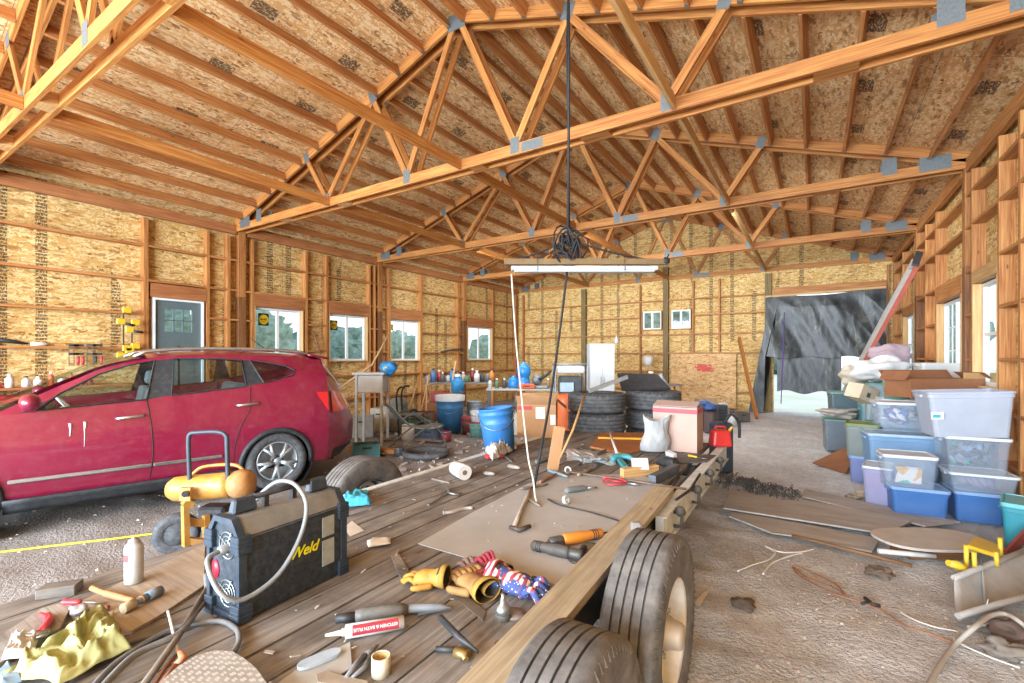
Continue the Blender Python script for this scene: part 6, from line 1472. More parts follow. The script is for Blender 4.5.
# front pair of stacks: centre, and by the wall
tote('blue tinted tote on the dirt, lowest of the middle stack', 892, 951, 487.5, 518, 4.74, .36, BLU, LIDB, .6, 0, .03, ('can', ['d8d4ce']))
tote('clear tote full of picture cards on the blue tinted tote', 884, 939, 454, 487, 4.78, .34, CLR, LIDC, .2, .02, .03, ('box', ['d8d4ce', '5d6fae', 'c05a88', 'd0a44e', '3fae9a']))
tote('round-sided clear tote with purple contents at the front of the pile', 862, 893, 468, 508, 5.1, .40, 'a9a8c8', LIDC, .5, -.25, .02, ('cloth', ['8d6a9c', 'c05a88']), .82)
tote('long pale blue tote behind the tote of picture cards', 869, 944, 433, 476, 5.65, .42, '8fb4d8', M('a9c0d4', .4, 0, .1, 8, 0, 0, .25), .6, .04, .03, ('cloth', ['9ab7c8', '6a6f90']))
tote('shallow clear tote on the long pale blue tote', 882, 929, 417, 433, 5.85, .36, CLR, LIDC, .26, .02, .02, ('cloth', ['9ab7c8']))
tote('clear lidded tote of blue clothes topmost in the middle stack', 877, 928, 400, 417, 5.9, .36, CLR, LIDC, .36, .03, .025, ('cloth', ['5d6fae', '8d6a9c'])) if False else tote('clear lidded tote of blue clothes topmost in the middle stack', 878, 928, 402, 427, 5.6, .38, CLR, LIDC, .2, .03, .028, ('cloth', ['5d6fae', '8d6a9c', 'd8d4ce']))
tote('blue tinted tote on the dirt, lowest of the wall stack', 955, 1008, 492, 522, 4.62, .38, BLU, LIDB, .6, .0, .03, ('can', ['d8d4ce']))
tote('shallow clear tote second in the wall stack', 951, 1021, 472, 492, 4.66, .40, CLR, LIDC, .24, -.02, .022, ('cloth', ['8d6a9c', '8a7f88']))
tote('clear lidded tote of tangled things third in the wall stack', 947, 1013, 436, 472, 4.7, .42, CLR, LIDC, .2, .04, .028, ('cloth', ['4c4c56', '3fae9a', '8a7f88', '7f97b0']))
o = tote('big frosted open tote tilted on top of the wall stack', 931, 1020, 391, 436, 4.72, .46, 'c2cad8', LIDC, .5, .06, .03, None, .86, True, tilt=-.05)
MB().box((-.27, -.002, .22), (.10, .004, .075), (.06, 0, 0)).build('label', M('d5dade', .5), o); MB().box((-.275, -.005, .215), (.06, .003, .03), (.06, 0, 0)).build('label_print', M('2f9ac4', .5), o)
tote('teal lidded tote standing alone at the photo edge', 1001, 1062, 502, 550, 3.92, .40, TEA, LIDT, .85, -.35, .035, None, .86)
# back row
tote('purple-blue tote low in the rear stack by the aisle', 849, 882, 456, 482, 6.1, .40, '8490c0', LIDB, .7, -.2, .03, None)
tote('grey tote with an olive lid upper in the rear stack', 845, 880, 423, 456, 6.15, .42, '8d958f', LIDG, .62, -.2, .035, ('cloth', ['4c4c56', '7f97b0']))
tote('dark tote heaped with bags at the far end of the pile', 825, 850, 419, 450, 8.1, .45, '7d8790', LIDD, .75, .0, .03, None)
tote('dark green lidded tote behind the heaped bags', 831, 864, 392, 419, 8.5, .42, '5e7076', LIDD, .8, .05, .035, None)
tote('teal grey tote under the turned white box', 862, 882, 404, 450, 7.6, .42, '6f9aa2', LIDD, .8, 0, .03, None)
o = tote('white open tote standing high under the paned double window', 922, 972, 363, 385, 6.9, .45, 'd8d6d2', LIDC, .92, .05, .03, None, .84, True)
# supports for the things up high: stacked totes hidden behind the front rows
tote('grey lidded tote under the white open tote', 922, 975, 385, 440, 6.9, .5, 'a4adb0', LIDC, .9, .05, .03, None)
tote('blue lidded tote lowest under the white open tote', 921, 976, 440, 466, 6.9, .5, '7c96b4', LIDB, .9, .05, .03, None)
# green pail, cardboard, bags
o = bucket('green_pail', at_d(897, 399, 6.5), .16, .25, M('7fa58e', .5, 0, .15, 10), 'green and white pail behind the clothes tote', 'pail', lid=None)
p = at_d(897, 399, 6.5)
tote('clear tote hidden below the green and white pail', 882, 916, 399, 474, 6.5, .4, 'b4bcc0', LIDC, .85, 0, .03, None)
def cbox(label, pxl, pxr, pyt, pyb, d, dep, mat, rz=0, name='cardboard_box', flaps=True):
    A, B = at_d(pxl, pyb, d), at_d(pxr, pyb, d); W = (B - A).length; H = (pyb - pyt) * d / F
    o = empty(name, A, TH + rz, label, 'box'); t = .006
    m = MB(); m.box((W / 2, t / 2, H / 2), (W, t, H)); m.box((W / 2, dep - t / 2, H / 2), (W, t, H)); m.box((t / 2, dep / 2, H / 2), (t, dep - 2 * t, H)); m.box((W - t / 2, dep / 2, H / 2), (t, dep - 2 * t, H)); m.box((W / 2, dep / 2, .003), (W - .013, dep - .013, .006)); m.build('body', mat, o)
    if flaps:
        for (lx, ly, rx, ry, w_, d_) in ((W / 2, dep + .05, .9, 0, W, .16), (W + .05, dep / 2, 0, .6, .14, dep), (-.04, dep / 2, 0, -1.0, .14, dep)):
            f_ = MB().box((0, 0, 0), (w_, d_, .005)).build('flap', mat, o, loc=(lx, ly, H + .04)); f_.rotation_euler = (rx, ry, 0)
    return o
cbox('long brown open cardboard box behind the big frosted tote', 911, 988, 379, 398, 5.9, .40, M('8f5c3a', .85, 0, .1, 5, .05, 0, .08), .04)
tote('clear lidded tote under the long brown cardboard box', 931, 990, 398, 440, 5.9, .42, CLR, LIDC, .8, .04, .03, None)
tote('dusty blue tote at the bottom under the long brown box', 931, 990, 440, 484, 5.9, .42, '8fa5bc', LIDB, .9, .04, .03, None)
o = cbox('small pale box turned on its corner over the far totes', 859, 882, 383, 398, 7.2, .25, M('c9b79c', .8, 0, .1, 7), .2, flaps=False); o.rotation_euler = (.1, .35, TH + .3)
MB().box((.16, -.002, .10), (.07, .003, .07)).build('printed_mark', M('4c4f52', .6, 0, .2, 30), o)
cbox('small tan box on the window sill of the narrow window', 979, 1000, 373, 388, 6.0, .2, M('b58c5c', .8), .05, flaps=False)
def lump(name, c, r, sc, mat, label, cat, jit=.8, seed=0, rot=None):
    m = MB(); m.ball((0, 0, 0), r, 26, 18, sc, jit, rot); z = min(p[2] for p in m.v); m.v = [(x + c[0], y + c[1], zz - z + c[2]) for x, y, zz in m.v]
    return one(m, name, mat, label, cat)
lump('white_bag', at_d(881, 383, 7.4), .32, (1.15, .8, .62), BAGW if 'BAGW' in globals() else M('d9d8d4', .45, 0, .08, 7, .35), 'big white plastic bag slumped at the foot of the ladder', 'bag', .5)
tote('tote bearing the big white bag', 866, 900, 383, 420, 7.4, .45, '9fb0b4', LIDD, .9, 0, .03, None)
lump('beige_cushion', at_d(853, 386, 7.9), .19, (1.1, .7, .8), M('b8ac98', .9, 0, .12, 9, .2), 'beige bundled cushion beside the big white bag', 'cushion', .4)
lump('mauve_blanket', at_d(889, 366, 8.2), .25, (1.25, .7, .7), M('a58e94', .9, 0, .1, 9, .15), 'mauve folded blanket behind the big white bag', 'blanket', .4)
tote('pale tote stacked under the mauve blanket', 872, 906, 366, 400, 8.2, .45, 'c6ccd0', LIDC, .9, 0, .03, None)
tote('white tote lowest under the mauve blanket', 872, 906, 400, 449, 8.2, .45, 'b6c0c8', LIDC, .9, 0, .03, None)
lump('grey_sacks', at_d(838, 419, 8.0), .22, (1.3, .8, .36), M('a39a90', .85, 0, .35, 9, .3), 'grey folded sacks heaped on the dark tote', 'sacks', .7)
m = MB(); a = [at_z(812, 463, .02), at_z(846, 474, .02), at_z(851, 462, .10), at_z(846, 447, .22)]
m.v += [tuple(p) for p in a]; m.face([0, 1, 2, 3]); one(m, 'cardboard_flap', CARDD, 'bent brown cardboard sheet on the dirt before the rear stack', 'cardboard', solid=.008)
# ladder
p1, p0 = at_x(920, 258, 1.56), at_x(862, 364, .86)
dv = (p1 - p0); k = p1.z / dv.z; foot = p1 - dv * k; foot.z = gh(foot.x, foot.y) + .01
lad = empty('extension_ladder', foot, 0, 'red fibreglass extension ladder leaning against the tote side wall', 'ladder')
top = p1 - foot; ax = top.normalized(); across = Vector((0, 1, 0)); across = (across - ax * across.dot(ax)).normalized(); nrm = ax.cross(across)
LR = M('b8604e', .55, 0, .12, 6, 0, 0, .15); LA = M('c2bdb4', .5, .3, .1)
for s, off, ln in ((-1, 0, 1), (1, 0, 1), (-1, 1, .97), (1, 1, .97)):
    w = .2 if not off else .165; sh = nrm * (.05 * off)
    MB().beam(across * s * w + sh, across * s * w + sh + top * ln, .028, .07, nrm).build('side_rail' if not off else 'fly_rail', LR if not off else LA, lad)
for i in range(12):
    t = (i + .7) / 12.3; MB().tube([across * -.2 + top * t, across * .2 + top * t], .014, 7).build('rung', LA, lad)
MB().beam(top * .995 + across * -.22 + nrm * .03, top * .995 + across * .22 + nrm * .03, .05, .10, nrm).build('top_cap', M('4a4a4c', .6), lad)
# ------------------------------------------------------------------ black plastic over the opening
pl = NT('black_plastic'); o_ = pl.tc('Object')
n_ = pl.noise(pl.map(o_, (1.4, 1, .55), (0, .6, 0)), 2.2, 6, .7, 1.5)
cc = pl.ramp(n_, [(.42, lin('1c1f20')), (.58, lin('383b3a')), (.74, lin('8a8672'))])
pl.set(Base_Color=cc, Roughness=.42, Specular_IOR_Level=.6); pl.bump(pl.noise(pl.map(o_, (1, 1, .5), (0, .7, 0)), 4, 4, .5, .8), .4, .03)
def plastic(name, x0, x1, zt, zb, seed, label, y=15.70, amp=.10, skirt=0):
    def f(u, v):
        x = x0 + (x1 - x0) * u; T_, B_ = (zt(u), zb(u)); z = T_ + (B_ - T_) * v
        fx = x + z * .45
        n = noise.noise(Vector((fx * 1.5, z * .45, seed))) * .6 + (1 - abs(noise.noise(Vector((fx * .9 + 4, z * .6 + x * .5, seed)))) * 2) * .45 + noise.noise(Vector((x * 5 + z * 2, z * 1.4, seed))) * .14 + noise.noise(Vector((x * 10, z * 3, seed))) * .03
        sk = skirt * max(0, v - .2) * max(0, 1 - u * 3.5)
        return Vector((x - sk, y - amp * n * min(1, v * 5 + .1) - .22 * skirt * max(0, 1 - u * 3.5) * v, z))
    m = MB(); m.grid(f, 110, 90)
    return one(m, name, pl.m, label, 'plastic sheet')
plastic('plastic_curtain', -1.2, 1.58, lambda u: 3.34 + .02 * math.sin(u * 9) + (.06 * u), lambda u: (.02 if u < .10 else 1.62 + .03 * math.sin(u * 20)), 3, 'large creased black plastic sheet hung over the end wall opening', 15.64, .11, .55)
plastic('plastic_curtain.001', -.92, .62, lambda u: 1.75, lambda u: .62 + .05 * math.sin(u * 11), 8, 'shorter black plastic flap hanging below the large sheet', 15.76, .06)
m = MB(); bt = [(BDOOR[0] - .2, 3.39), (BDOOR[1], 3.45)]; m.beam((bt[0][0], 15.70, 3.40), (bt[1][0] - .02, 15.70, 3.46), .02, .05); one(m, 'mounting_batten', W_PALE, 'thin pale batten pinning the top of the black plastic', 'mounting_batten')
rod([Vector((-.72, 15.42, 2.9)), Vector((-.76, 15.40, 1.6)), Vector((-.80, 15.36, .3))], .012, 'purple_strap', M('6a4a9c', .7), 'purple strap hanging down the edge of the black plastic', 'strap')
m = MB(); m.box((.0, 15.86, .3), (.12, .10, .6)); one(m, 'concrete_post', M('6a6a66', .8), 'short dark post standing in the gap under the black plastic', 'post') if False else None
# ------------------------------------------------------------------ junk on the right-hand dirt
def gsheet2(px, name, mat, label, cat, th=.01, z=.02):
    pts = []
    for x, y in px: p = at_z(x, y, z); pts.append(Vector((p.x, p.y, max(z, gh(p.x, p.y) + .008))))
    a = sum(((pts[(i + 1) % len(pts)].x - p.x) * (pts[(i + 1) % len(pts)].y + p.y)) for i, p in enumerate(pts))
    if a > 0: pts = pts[::-1]
    m = MB(); m.prism(pts, (0, 0, th)); m.uv = [[(m.v[i][0], m.v[i][1]) for i in f] for f in m.f]
    return one(m, name, mat, label, cat)
DPLY = wood('grey_floor_board', 'c4beb6', 'aaa39b', stain=.3, rough=.9, tint=(.74, .73, .72, 1), sc=(120, 110, 100))
gsheet2([(723, 509), (731, 491), (800, 500), (912, 522), (887, 535)], 'floor_board', DPLY, 'grey plywood sheet on the dirt by the chain heap', 'board', .015, .05)
gsheet2([(800, 497), (806, 490), (905, 512), (960, 523), (925, 527)], 'floor_board', DPLY, 'long grey board behind the plywood sheet', 'board', .015, .03)
gsheet2([(729, 517), (732, 512), (800, 524), (880, 540), (872, 553), (795, 537), (772, 534)], 'floor_board', DPLY, 'dusty warped board in front of the plywood sheet', 'board', .012, .02)
rod([at_z(x, y, .035) for x, y in ((792, 536), (815, 541), (850, 550), (880, 558), (912, 566))], .016, 'trim_strip', wood('brown_trim', '8a6a4c', '6c4f36'), 'curved brown trim strip lying on the dirt', 'strip')
rod([at_z(x, y, .07) for x, y in ((878, 551), (910, 554), (935, 556))], .02, 'white_strip', M('d0ccc6', .6), 'white strip end poking out under the round board', 'strip')
m = MB(); c0, c1 = at_z(880, 541, .12), at_z(981, 540, .12); cc_ = (c0 + c1) / 2; rx = (c1 - c0).length / 2; out = []
for k in range(40):
    a = 2 * PI * k / 40; sx, sy = math.cos(a), math.sin(a); sx = math.copysign(abs(sx) ** .75, sx); sy = math.copysign(abs(sy) ** .75, sy)
    out.append(cc_ + Vector((CS, SN, 0)) * rx * sx + Vector((-SN, CS, 0)) * .24 * sy)
m.prism(out, (0, 0, .02)); one(m, 'round_table_board', M('bab2a8', .85, 0, .12, 6, .1, 0, .3), 'dusty oval table board lying on blocks before the totes', 'board')
m = MB(); m.box((cc_.x, cc_.y, .06), (.5, .2, .10), (0, 0, TH)); one(m, 'timber_block', W_TREAT, 'dark timber block under the oval board', 'block')
o = empty('yellow_stool', at_z(985, 572, 0), 0, 'battered yellow plastic step stool on its side beside the oval board', 'stool')
YP = M('d9b72a', .5, 0, .12, 10, 0, 0, .2); q = lambda x, y, d=3.55: at_d(x, y, d - .38) - Vector(o.location)
m = MB(); a = [q(967, 549, 3.6), q(999, 559, 3.6), q(1001, 549, 3.85), q(975, 540, 3.85)]; m.prism(a, (0, 0, .03)); m.build('step', YP, o, bevel=.006)
for x, y0, y1, d in ((966, 545, 572, 3.62), (974, 552, 573, 3.55), (1000, 538, 560, 3.75), (996, 552, 566, 3.6)): MB().tube([q(x, y0, d), q(x + 1, y1, d)], .014, 8).build('leg', YP, o)
MB().tube([q(948, 563), q(957, 565), q(966, 571)], [.02, .03, .03], 10).build('foot', YP, o)
# metal tray / trough
o = empty('metal_trough', at_z(985, 600, 0), 0, 'bent grey sheet metal trough lying on the dirt at the photo edge', 'trough')
GALVT = M('b5b2ac', .5, .35, .15, 7, .1, 0, .35); q = lambda x, y, z: at_z(x, y, z) - Vector(o.location)
T1, T2, T3, T4 = (954, 578, .18), (958, 616, .10), (1040, 545, .20), (1052, 588, .12)
def tr(u, v):
    A = q(*T1).lerp(q(*T3), u); B = q(*T2).lerp(q(*T4), u); p = A.lerp(B, v); p.z -= .11 * math.sin(PI * min(1, max(0, v))) ** .6; p.z = max(p.z, .03)
    return p
m = MB(); m.grid(tr, 14, 12); m.build('channel', GALVT, o, solid=.006)
m = MB(); m.tube([q(*T1), q(*T3)], .018, 8); m.build('rolled_edge', GALVT, o); m = MB(); m.tube([q(*T2), q(*T4)], .018, 8); m.build('rolled_edge', GALVT, o)
m = MB(); m.grid(lambda u, v: (lambda p: p + Vector((0, 0, .05 * u)))(tr(.28 + .02 * u, v)), 3, 8); m.build('divider', GALVT, o, solid=.006)
m = MB(); m.beam(at_d(1006, 556, 3.6), at_d(1032, 528, 3.75), .02, .09); one(m, 'red_board', M('8a3f34', .7), 'dark red board slanting beside the teal tote', 'board')
rod(spline([at_z(x, y, .02 + .10 * (1 if y < 640 else 0)) for x, y in ((922, 700), (938, 668), (955, 645), (975, 627), (990, 616), (1005, 614), (1020, 622), (1040, 640))], 6), .013, 'grey_hose', M('a59c90', .6, 0, .1, 8, 0, 0, .25), 'stiff grey hose arching over the dirt in the lower corner', 'hose')
rod(spline([at_z(x, y, .035) for x, y in ((968, 627), (985, 625), (1005, 625), (1040, 628))], 5), .008, 'grey_rope', M('b0a695', .8), 'thin grey cord running to the lower corner', 'cord')
CU = M('a5714e', .45, .4, .15, 12)
rod(spline([at_z(x, y, .012) for x, y in ((792, 566), (802, 568), (820, 576), (838, 586), (845, 596), (838, 590), (825, 584), (805, 576), (793, 567), (800, 576), (830, 592), (860, 602), (885, 612), (905, 626), (930, 634), (952, 642))], 5), .005, 'copper_wire', CU, 'loop of copper wire on the churned dirt', 'wire')
rod(spline([at_z(x, y, .012) for x, y in ((738, 571), (752, 565), (768, 560), (775, 552), (765, 546), (780, 552), (800, 552), (814, 549))], 5), .006, 'white_wire', M('e0dcd4', .6), 'white wire scrap with two tails on the dirt', 'wire')
rod(spline([at_z(x, y, .012) for x, y in ((763, 574), (772, 563), (790, 556), (803, 553))], 5), .006, 'white_wire', M('e0dcd4', .6), 'second white wire scrap beside the two-tailed one', 'wire')
rod(spline([at_z(x, y, .012) for x, y in ((900, 612), (915, 620), (935, 627), (958, 632), (955, 640), (985, 655), (1020, 668))], 5), .005, 'pale_wire', M('c9c2b6', .6), 'pale wire curving toward the grey hose', 'wire')
# heap of chain
m = MB(); rs = random.Random(21)
for k in range(230):
    t = rs.random(); x, y = 716 + 80 * t + rs.uniform(-6, 6), 484 + 16 * t + rs.uniform(-7, 5); p = at_z(x, y, .03)
    c = Vector((p.x, p.y, .05 + rs.uniform(0, .09) * (1 - t * .6))); E_ = Euler((rs.uniform(0, 3), rs.uniform(0, 3), rs.uniform(0, 3))).to_matrix()
    m.tube([c + E_ @ Vector((.026 * math.cos(a), .016 * math.sin(a), 0)) for a in [2 * PI * j / 8 for j in range(9)]], .005, 4, False)
one(m, 'chain_links', M('5a5854', .6, .5, .3, 14, 0, 0, .25), 'heap of dusty chain on the boards beyond the trailer wheels', 'chain', None, 'stuff')
for i, (px, py, s, c, lb) in enumerate(((723, 479, .07, 'a59d94', 'pale rubble lump left of the chain heap'), (735, 481, .08, 'b3aba0', 'pale rubble lump on the chain heap'), (747, 482, .06, '8f8880', 'grey rubble lump behind the chain heap'), (852, 499, .05, '8a7a68', 'brown lump before the purple-blue tote'), (864, 497, .06, 'a5917a', 'tan stone by the round-sided tote'), (744, 605, .05, '57493c', 'dark clod of earth beside the big wheel'), (880, 575, .06, '6a5a4c', 'dark clod of earth under the brown trim strip'), (1018, 640, .09, '5c4a40', 'dark rusty scrap in the lower corner'), (1005, 655, .07, '7d746a', 'grey curved scrap in the lower corner'))):
    p = at_z(px, py, 0); lump('rubble_lump', (p.x, p.y, gh(p.x, p.y) - .01), s, (1.3, 1, .6), M(c, .9, 0, .2, 12, .3), lb, 'rubble', .8)
m = MB(); m.tube([at_z(865, 598, .015), at_z(872, 604, .018), at_z(880, 606, .012)], .012, 6); m.tube([at_z(862, 604, .015), at_z(870, 601, .02)], .01, 6); one(m, 'plastic_bit', BLACKP, 'small black plastic bit on the open dirt', 'scrap')
gsheet2([(694, 604), (702, 594), (710, 590), (700, 606)], 'paper_scrap', M('cdbfae', .8), 'pale paper scrap beside the big trailer wheel', 'paper', .002, .012)
o = empty('petrol_can', at_z(720, 446, DZ + .012), TH, 'bright red plastic petrol can at the far deck corner by the taped box', 'petrol can')
RC = M('c9302c', .4, 0, .1, 9)
MB().box((0, 0, .09), (.22, .16, .18), taper=(.8, .8)).build('body', RC, o, bevel=.025, seg=2); MB().tube([(-.06, 0, .18), (-.05, 0, .215), (.05, 0, .215), (.06, 0, .18)], .012, 7).build('handle', RC, o); MB().tube([(.09, -.02, .17), (.12, -.04, .22)], [.018, .012], 8).build('spout', M('caa42e', .5), o)
o = empty('black_pump', at_d(721, 424, 6.6), TH, 'blue-black pump with a hose behind the red petrol can', 'pump'); o.location.z = 0
MB().box((0, 0, .35), (.25, .25, .7)).build('body', M('33414e', .6, 0, .2), o, bevel=.03); MB().tube(spline([(.0, -.1, .7), (.1, -.1, .82), (.2, -.1, .7), (.2, -.12, .5)], 5), .02, 7).build('hose', BLACKP, o)
# pebbles and crumbs in the dirt
m = MB(); rs = random.Random(31)
for k in range(2600):
    x, y = rs.uniform(-.4, 1.8), rs.uniform(1.0, 9.0) ** 1.0
    if k % 3 == 0: x, y = rs.uniform(-9, -3.2), rs.uniform(.5, 12)
    s = rs.uniform(.004, .012) * (1.6 if k % 3 == 0 else 1); z = gh(x, y); b = len(m.v); a = rs.uniform(0, 3)
    for dx, dy, dz in ((1, 0, 0), (-.5, .8, 0), (-.5, -.8, 0), (0, 0, .9)): m.v.append((x + s * (dx * math.cos(a) - dy * math.sin(a)) * 1.5, y + s * (dx * math.sin(a) + dy * math.cos(a)) * 1.5, z - .002 + s * dz))
    for f in ((0, 1, 3), (1, 2, 3), (2, 0, 3)): m.face([b + i for i in f])
one(m, 'dirt_crumbs', M('c9bba8', .95, 0, .45, 1.1), 'pale crumbs of earth and gravel lying on the dirt floor', 'gravel', None, 'stuff', loc=(0, 0, 0))
# ================================================================== hanging shop light
e0, e1 = at_d(511, 270, 4.1), at_d(657, 267.5, 4.1); mid = (e0 + e1) / 2; hz = ang(e0, e1); LW = (e1 - e0).length
sl_ = empty('shop_light', (mid.x, mid.y, mid.z), hz, 'long white fluorescent shop light hung under a wooden bar above the trailer', 'shop light')
em = NT('lamp_diffuser'); em.set(Base_Color=lin('b0b5b8'), Roughness=.5, Emission_Color=(1, .98, .95, 1), Emission_Strength=.02)
MB().box((0, 0, .0), (LW, .10, .035)).build('housing', M('aab0b4', .4, 0, .03), sl_, bevel=.008); MB().box((0, 0, -.022), (LW - .06, .085, .02)).build('diffuser', em.m, sl_, bevel=.006)
MB().beam((-LW / 2 - .06, 0, .06), (LW / 2 + .10, 0, .06), .035, .05).build('wooden_bar', M('6b5636', .8, 0, .15, 8), sl_)
for x in (-LW * .32, LW * .27):
    MB().tube([(x, -.055, -.03), (x, -.055, .09), (x, .055, .09), (x, .055, -.03)], .003, 5).build('hanger_wire', BLACKP, sl_)
knot = at_d(568, 240, 4.1); Ktop = Vector((knot.x, knot.y, ztop(knot.x) - .02))
hw = empty('hanging_cable', Ktop, 0, 'bundled black cable hanging from the roof to the shop light bar', 'cable')
lk = Vector(knot) - Ktop; rs = random.Random(4)
MB().tube([(0, 0, 0), (.01, 0, lk.z * .5), (0, 0, lk.z)], .012, 8).build('drop_cable', DARK, hw); MB().tube([(.015, .01, 0), (-.012, 0, lk.z * .4), (.012, .01, lk.z)], .007, 7).build('second_strand', DARK, hw)
for k in range(12):
    pts = []; rr, ph, tw = rs.uniform(.05, .13), rs.uniform(0, 6.28), rs.uniform(-.4, .4); st = rs.uniform(.7, 1.4)
    for j in range(21):
        a = 2 * PI * j / 20; pts.append(lk + Vector((CS * rr * math.cos(a) + .03 * math.sin(a * 2 + ph), SN * rr * math.cos(a) + rr * .5 * math.sin(a + ph), rr * st * math.sin(a) - .02 + .02 * math.cos(3 * a))) + Vector((rs.uniform(-.004, .004), 0, -.03 * (k % 3))))
    MB().tube(pts, .0075, 6, False).build('coil', DARK, hw)
for px, py, sag in ((507, 262, .0), (530, 262, .0), (664, 262.5, .0), (572, 262, 0)):
    e_ = at_d(px, py, 4.1) - Ktop; mdp = (lk + e_) / 2 + Vector((0, 0, -.02)); MB().tube(spline([lk, mdp, e_], 6), .008, 6).build('bridle', DARK, hw)
MB().ball(tuple(at_d(666, 261, 4.1) - Ktop), .035, 8, 6).build('tie_knot', DARK, hw); MB().tube([at_d(666, 260, 4.1) - Ktop, at_d(669, 254, 4.1) - Ktop], .006, 5).build('tie_tail', DARK, hw)
wr = spline([at_d(511.5, 274, 4.08), at_d(516, 340, 3.95), at_d(522, 400, 3.7), at_d(528, 455, 3.4), at_d(533, 478, 3.25), at_d(535, 495, 3.2), D(536, 502, .012), D(528, 499, .012)], 6)
rod(wr, .007, 'white_rope', M('b9b3a6', .7), 'white cord dropping from the shop light to the grey sheet', 'cord')
br_ = spline([at_d(567, 272, 4.08), at_d(560, 330, 3.95), at_d(550, 400, 3.7), at_d(540, 455, 3.4), D(534, 488, .02)], 6)
rod(br_, .010, 'black_rope', DARK, 'black cord dropping from the shop light bar to the deck', 'cord')
# ================================================================== side-door wall: clamps, shelf goods
WY = XL - .0
def wl_at(px, py, x=XL + .03): return at_x(px, py, x)
CY = M('dfb92c', .5, 0, .12, 14)
def barclamp(px, py0, py1, label):
    a, b = wl_at(px, py0), wl_at(px, py1); o = empty('hanging_bar_clamp', a, 0, label, 'clamp'); v = b - a
    MB().beam((0, 0, 0), v, .012, .03, (1, 0, 0)).build('bar', M('4c4c4e', .5, .5), o)
    for t, s in ((.02, 1), (.26, -1), (.80, 1), (.95, -1)): MB().box(v * t + Vector((.03, s * .04, 0)), (.05, .13, .10)).build('jaw', CY, o, bevel=.012)
    MB().tube([v * .3 + Vector((.04, 0, 0)), v * .3 + Vector((.04, .14, -.02))], .022, 8).build('handle', BLACKP, o); return o
barclamp(123.5, 309, 358, 'tall yellow bar clamp hung at the grey door')
barclamp(132, 322, 352, 'shorter yellow bar clamp nearest the grey door')
for i, (px, c, lb) in enumerate(((69, '4a4a4c', 'red handled F-clamp furthest from the grey door'), (74, '4a4a4c', 'red handled F-clamp second along the girt'), (87, '6a6a6c', 'grey F-clamp in the middle of the girt'), (93, '4a4a4c', 'red handled F-clamp closest to the grey door'))):
    a, b = wl_at(px, 344), wl_at(px, 366); o = empty('hanging_clamp', a, 0, lb, 'clamp'); v = b - a
    MB().beam((0, 0, 0), v * (1.0 if i != 2 else 1.2), .008, .022, (1, 0, 0)).build('bar', STEEL, o); MB().box(Vector((.03, .05, -.02)), (.025, .12, .035)).build('jaw', M(c, .5, .4), o); MB().box(v * .45 + Vector((.03, .05, 0)), (.025, .12, .035)).build('jaw', M(c, .5, .4), o); MB().tube([v * .55 + Vector((.03, .10, 0)), v * .95 + Vector((.03, .10, 0))], .02, 8).build('handle', M('c23a44' if i != 2 else '333336', .5), o)
gz = 1.15 + .021
SHELF = MB().box((XL + .10, 1.6, 1.15), (.195, 3.4, .036)); one(SHELF, 'wall_shelf', W_RED, 'long wooden shelf on the side wall carrying small cans', 'shelf')
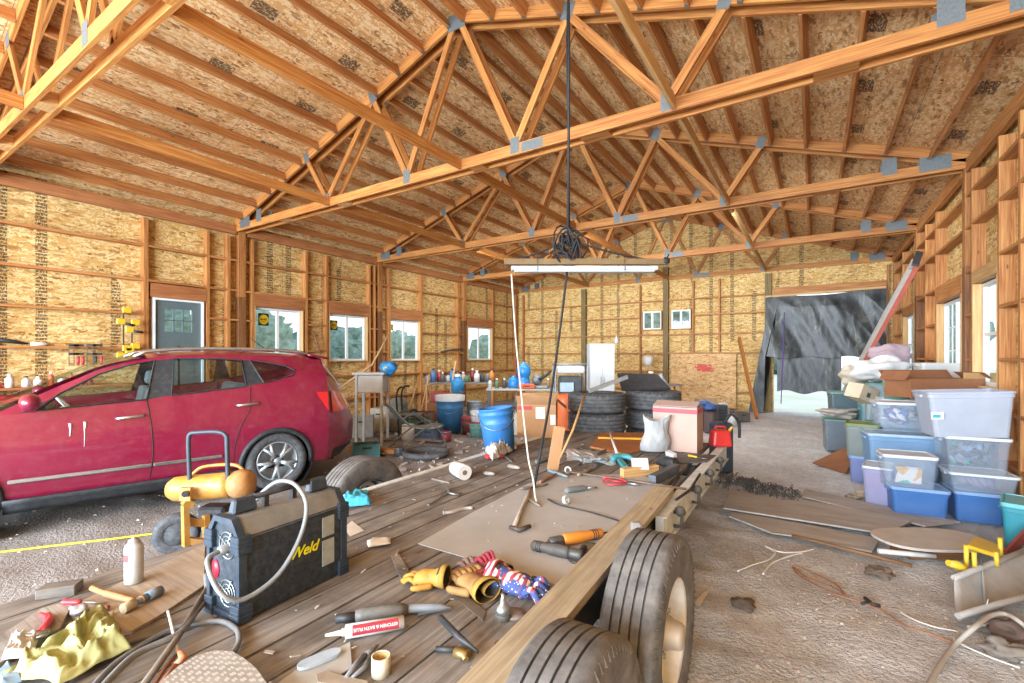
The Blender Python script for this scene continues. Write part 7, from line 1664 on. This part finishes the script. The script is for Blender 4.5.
for i, (y, c, r, h) in enumerate(((1.70, 'c0392f', .03, .10), (1.80, 'd6d2cc', .05, .20), (1.97, 'cfcac2', .05, .16), (2.10, 'd8d5cf', .06, .15), (2.24, 'cf5a35', .035, .22), (2.36, 'd4d0ca', .05, .14), (2.47, 'c9562f', .03, .20), (2.56, 'd2cec8', .06, .14), (2.70, '8a3a36', .04, .10))):
    jar((XL + .10, y, gz), r, h, c, '%s can on the side wall shelf, %s counting toward the door' % ({'c0392f': 'red', 'd6d2cc': 'off-white', 'cfcac2': 'pale grey', 'd8d5cf': 'white', 'cf5a35': 'orange', 'd4d0ca': 'cream', 'c9562f': 'rust orange', 'd2cec8': 'chalk white', '8a3a36': 'dark red'}[c], ORD[i]), 'can', 'cans on the side wall shelf')
o = empty('tool_chest', (XL + .28, 1.35, 0), 0, 'red tool chest under the side wall shelf behind the car nose', 'tool chest'); TR = M('c41f38', .35, 0, .08)
MB().box((0, 0, .54), (.5, 1.5, 1.04)).build('body', TR, o, bevel=.01)
for k in range(5):
    dr = MB().box((.258, 0, .16 + .19 * k), (.014, 1.42, .17)).build('drawer', TR, o, bevel=.004); MB().tube([(.27, -.5, .2 + .19 * k), (.285, -.5, .2 + .19 * k), (.285, .5, .2 + .19 * k), (.27, .5, .2 + .19 * k)], .008, 6).build('handle', CHROME, dr)
o = empty('caulk_gun', wl_at(8, 345, XL + .0) + Vector((-.06, 0, .0)), 0, 'black caulking gun lying on the wall girt at the photo edge', 'caulking gun'); o.location.z = 1.76 + .023
MB().tube([(0, -.15, .09), (0, .05, .06), (0, .22, .03)], [.03, .03, .012], 9).build('barrel', BLACKP, o); MB().tube([(0, -.12, .08), (0, -.2, .03)], .015, 7).build('grip', M('55585c', .5), o)
o = empty('white_glue_bottles', (XL - .06, 2.15, 1.76 + .021), 0, 'white squeeze bottle lying on the wall girt above the shelf', 'bottle'); MB().tube([(0, -.1, .03), (0, .06, .03), (0, .08, .03), (0, .12, .03)], [.03, .03, .012, .006], 10).build('body', M('d9d4cf', .5), o)
# items in the wall niche between the first windows, long pole by the third window
rod([at_x(313, 332, XL - .05), at_x(320, 352, XL + .02)], .02, 'hanging_tool_haft', M('8a5a42', .7), 'brown handle hung between the first two sliding windows', 'handle')
rod([at_d(388, 336, 9.6), at_d(372, 365, 9.3), at_d(340, 388, 9.0)], .02, 'tan_pipe', M('c9a87c', .6), 'pale bent pipe slanting down before the third sliding window', 'pipe')
rod(spline([at_x(441, 352, XL + .03), at_x(452, 350, XL + .05), at_x(462, 349, XL + .03)], 4), .03, 'hanging_tool', M('4f4a46', .7), 'dark tool hung on the side wall between the last two windows', 'tool')
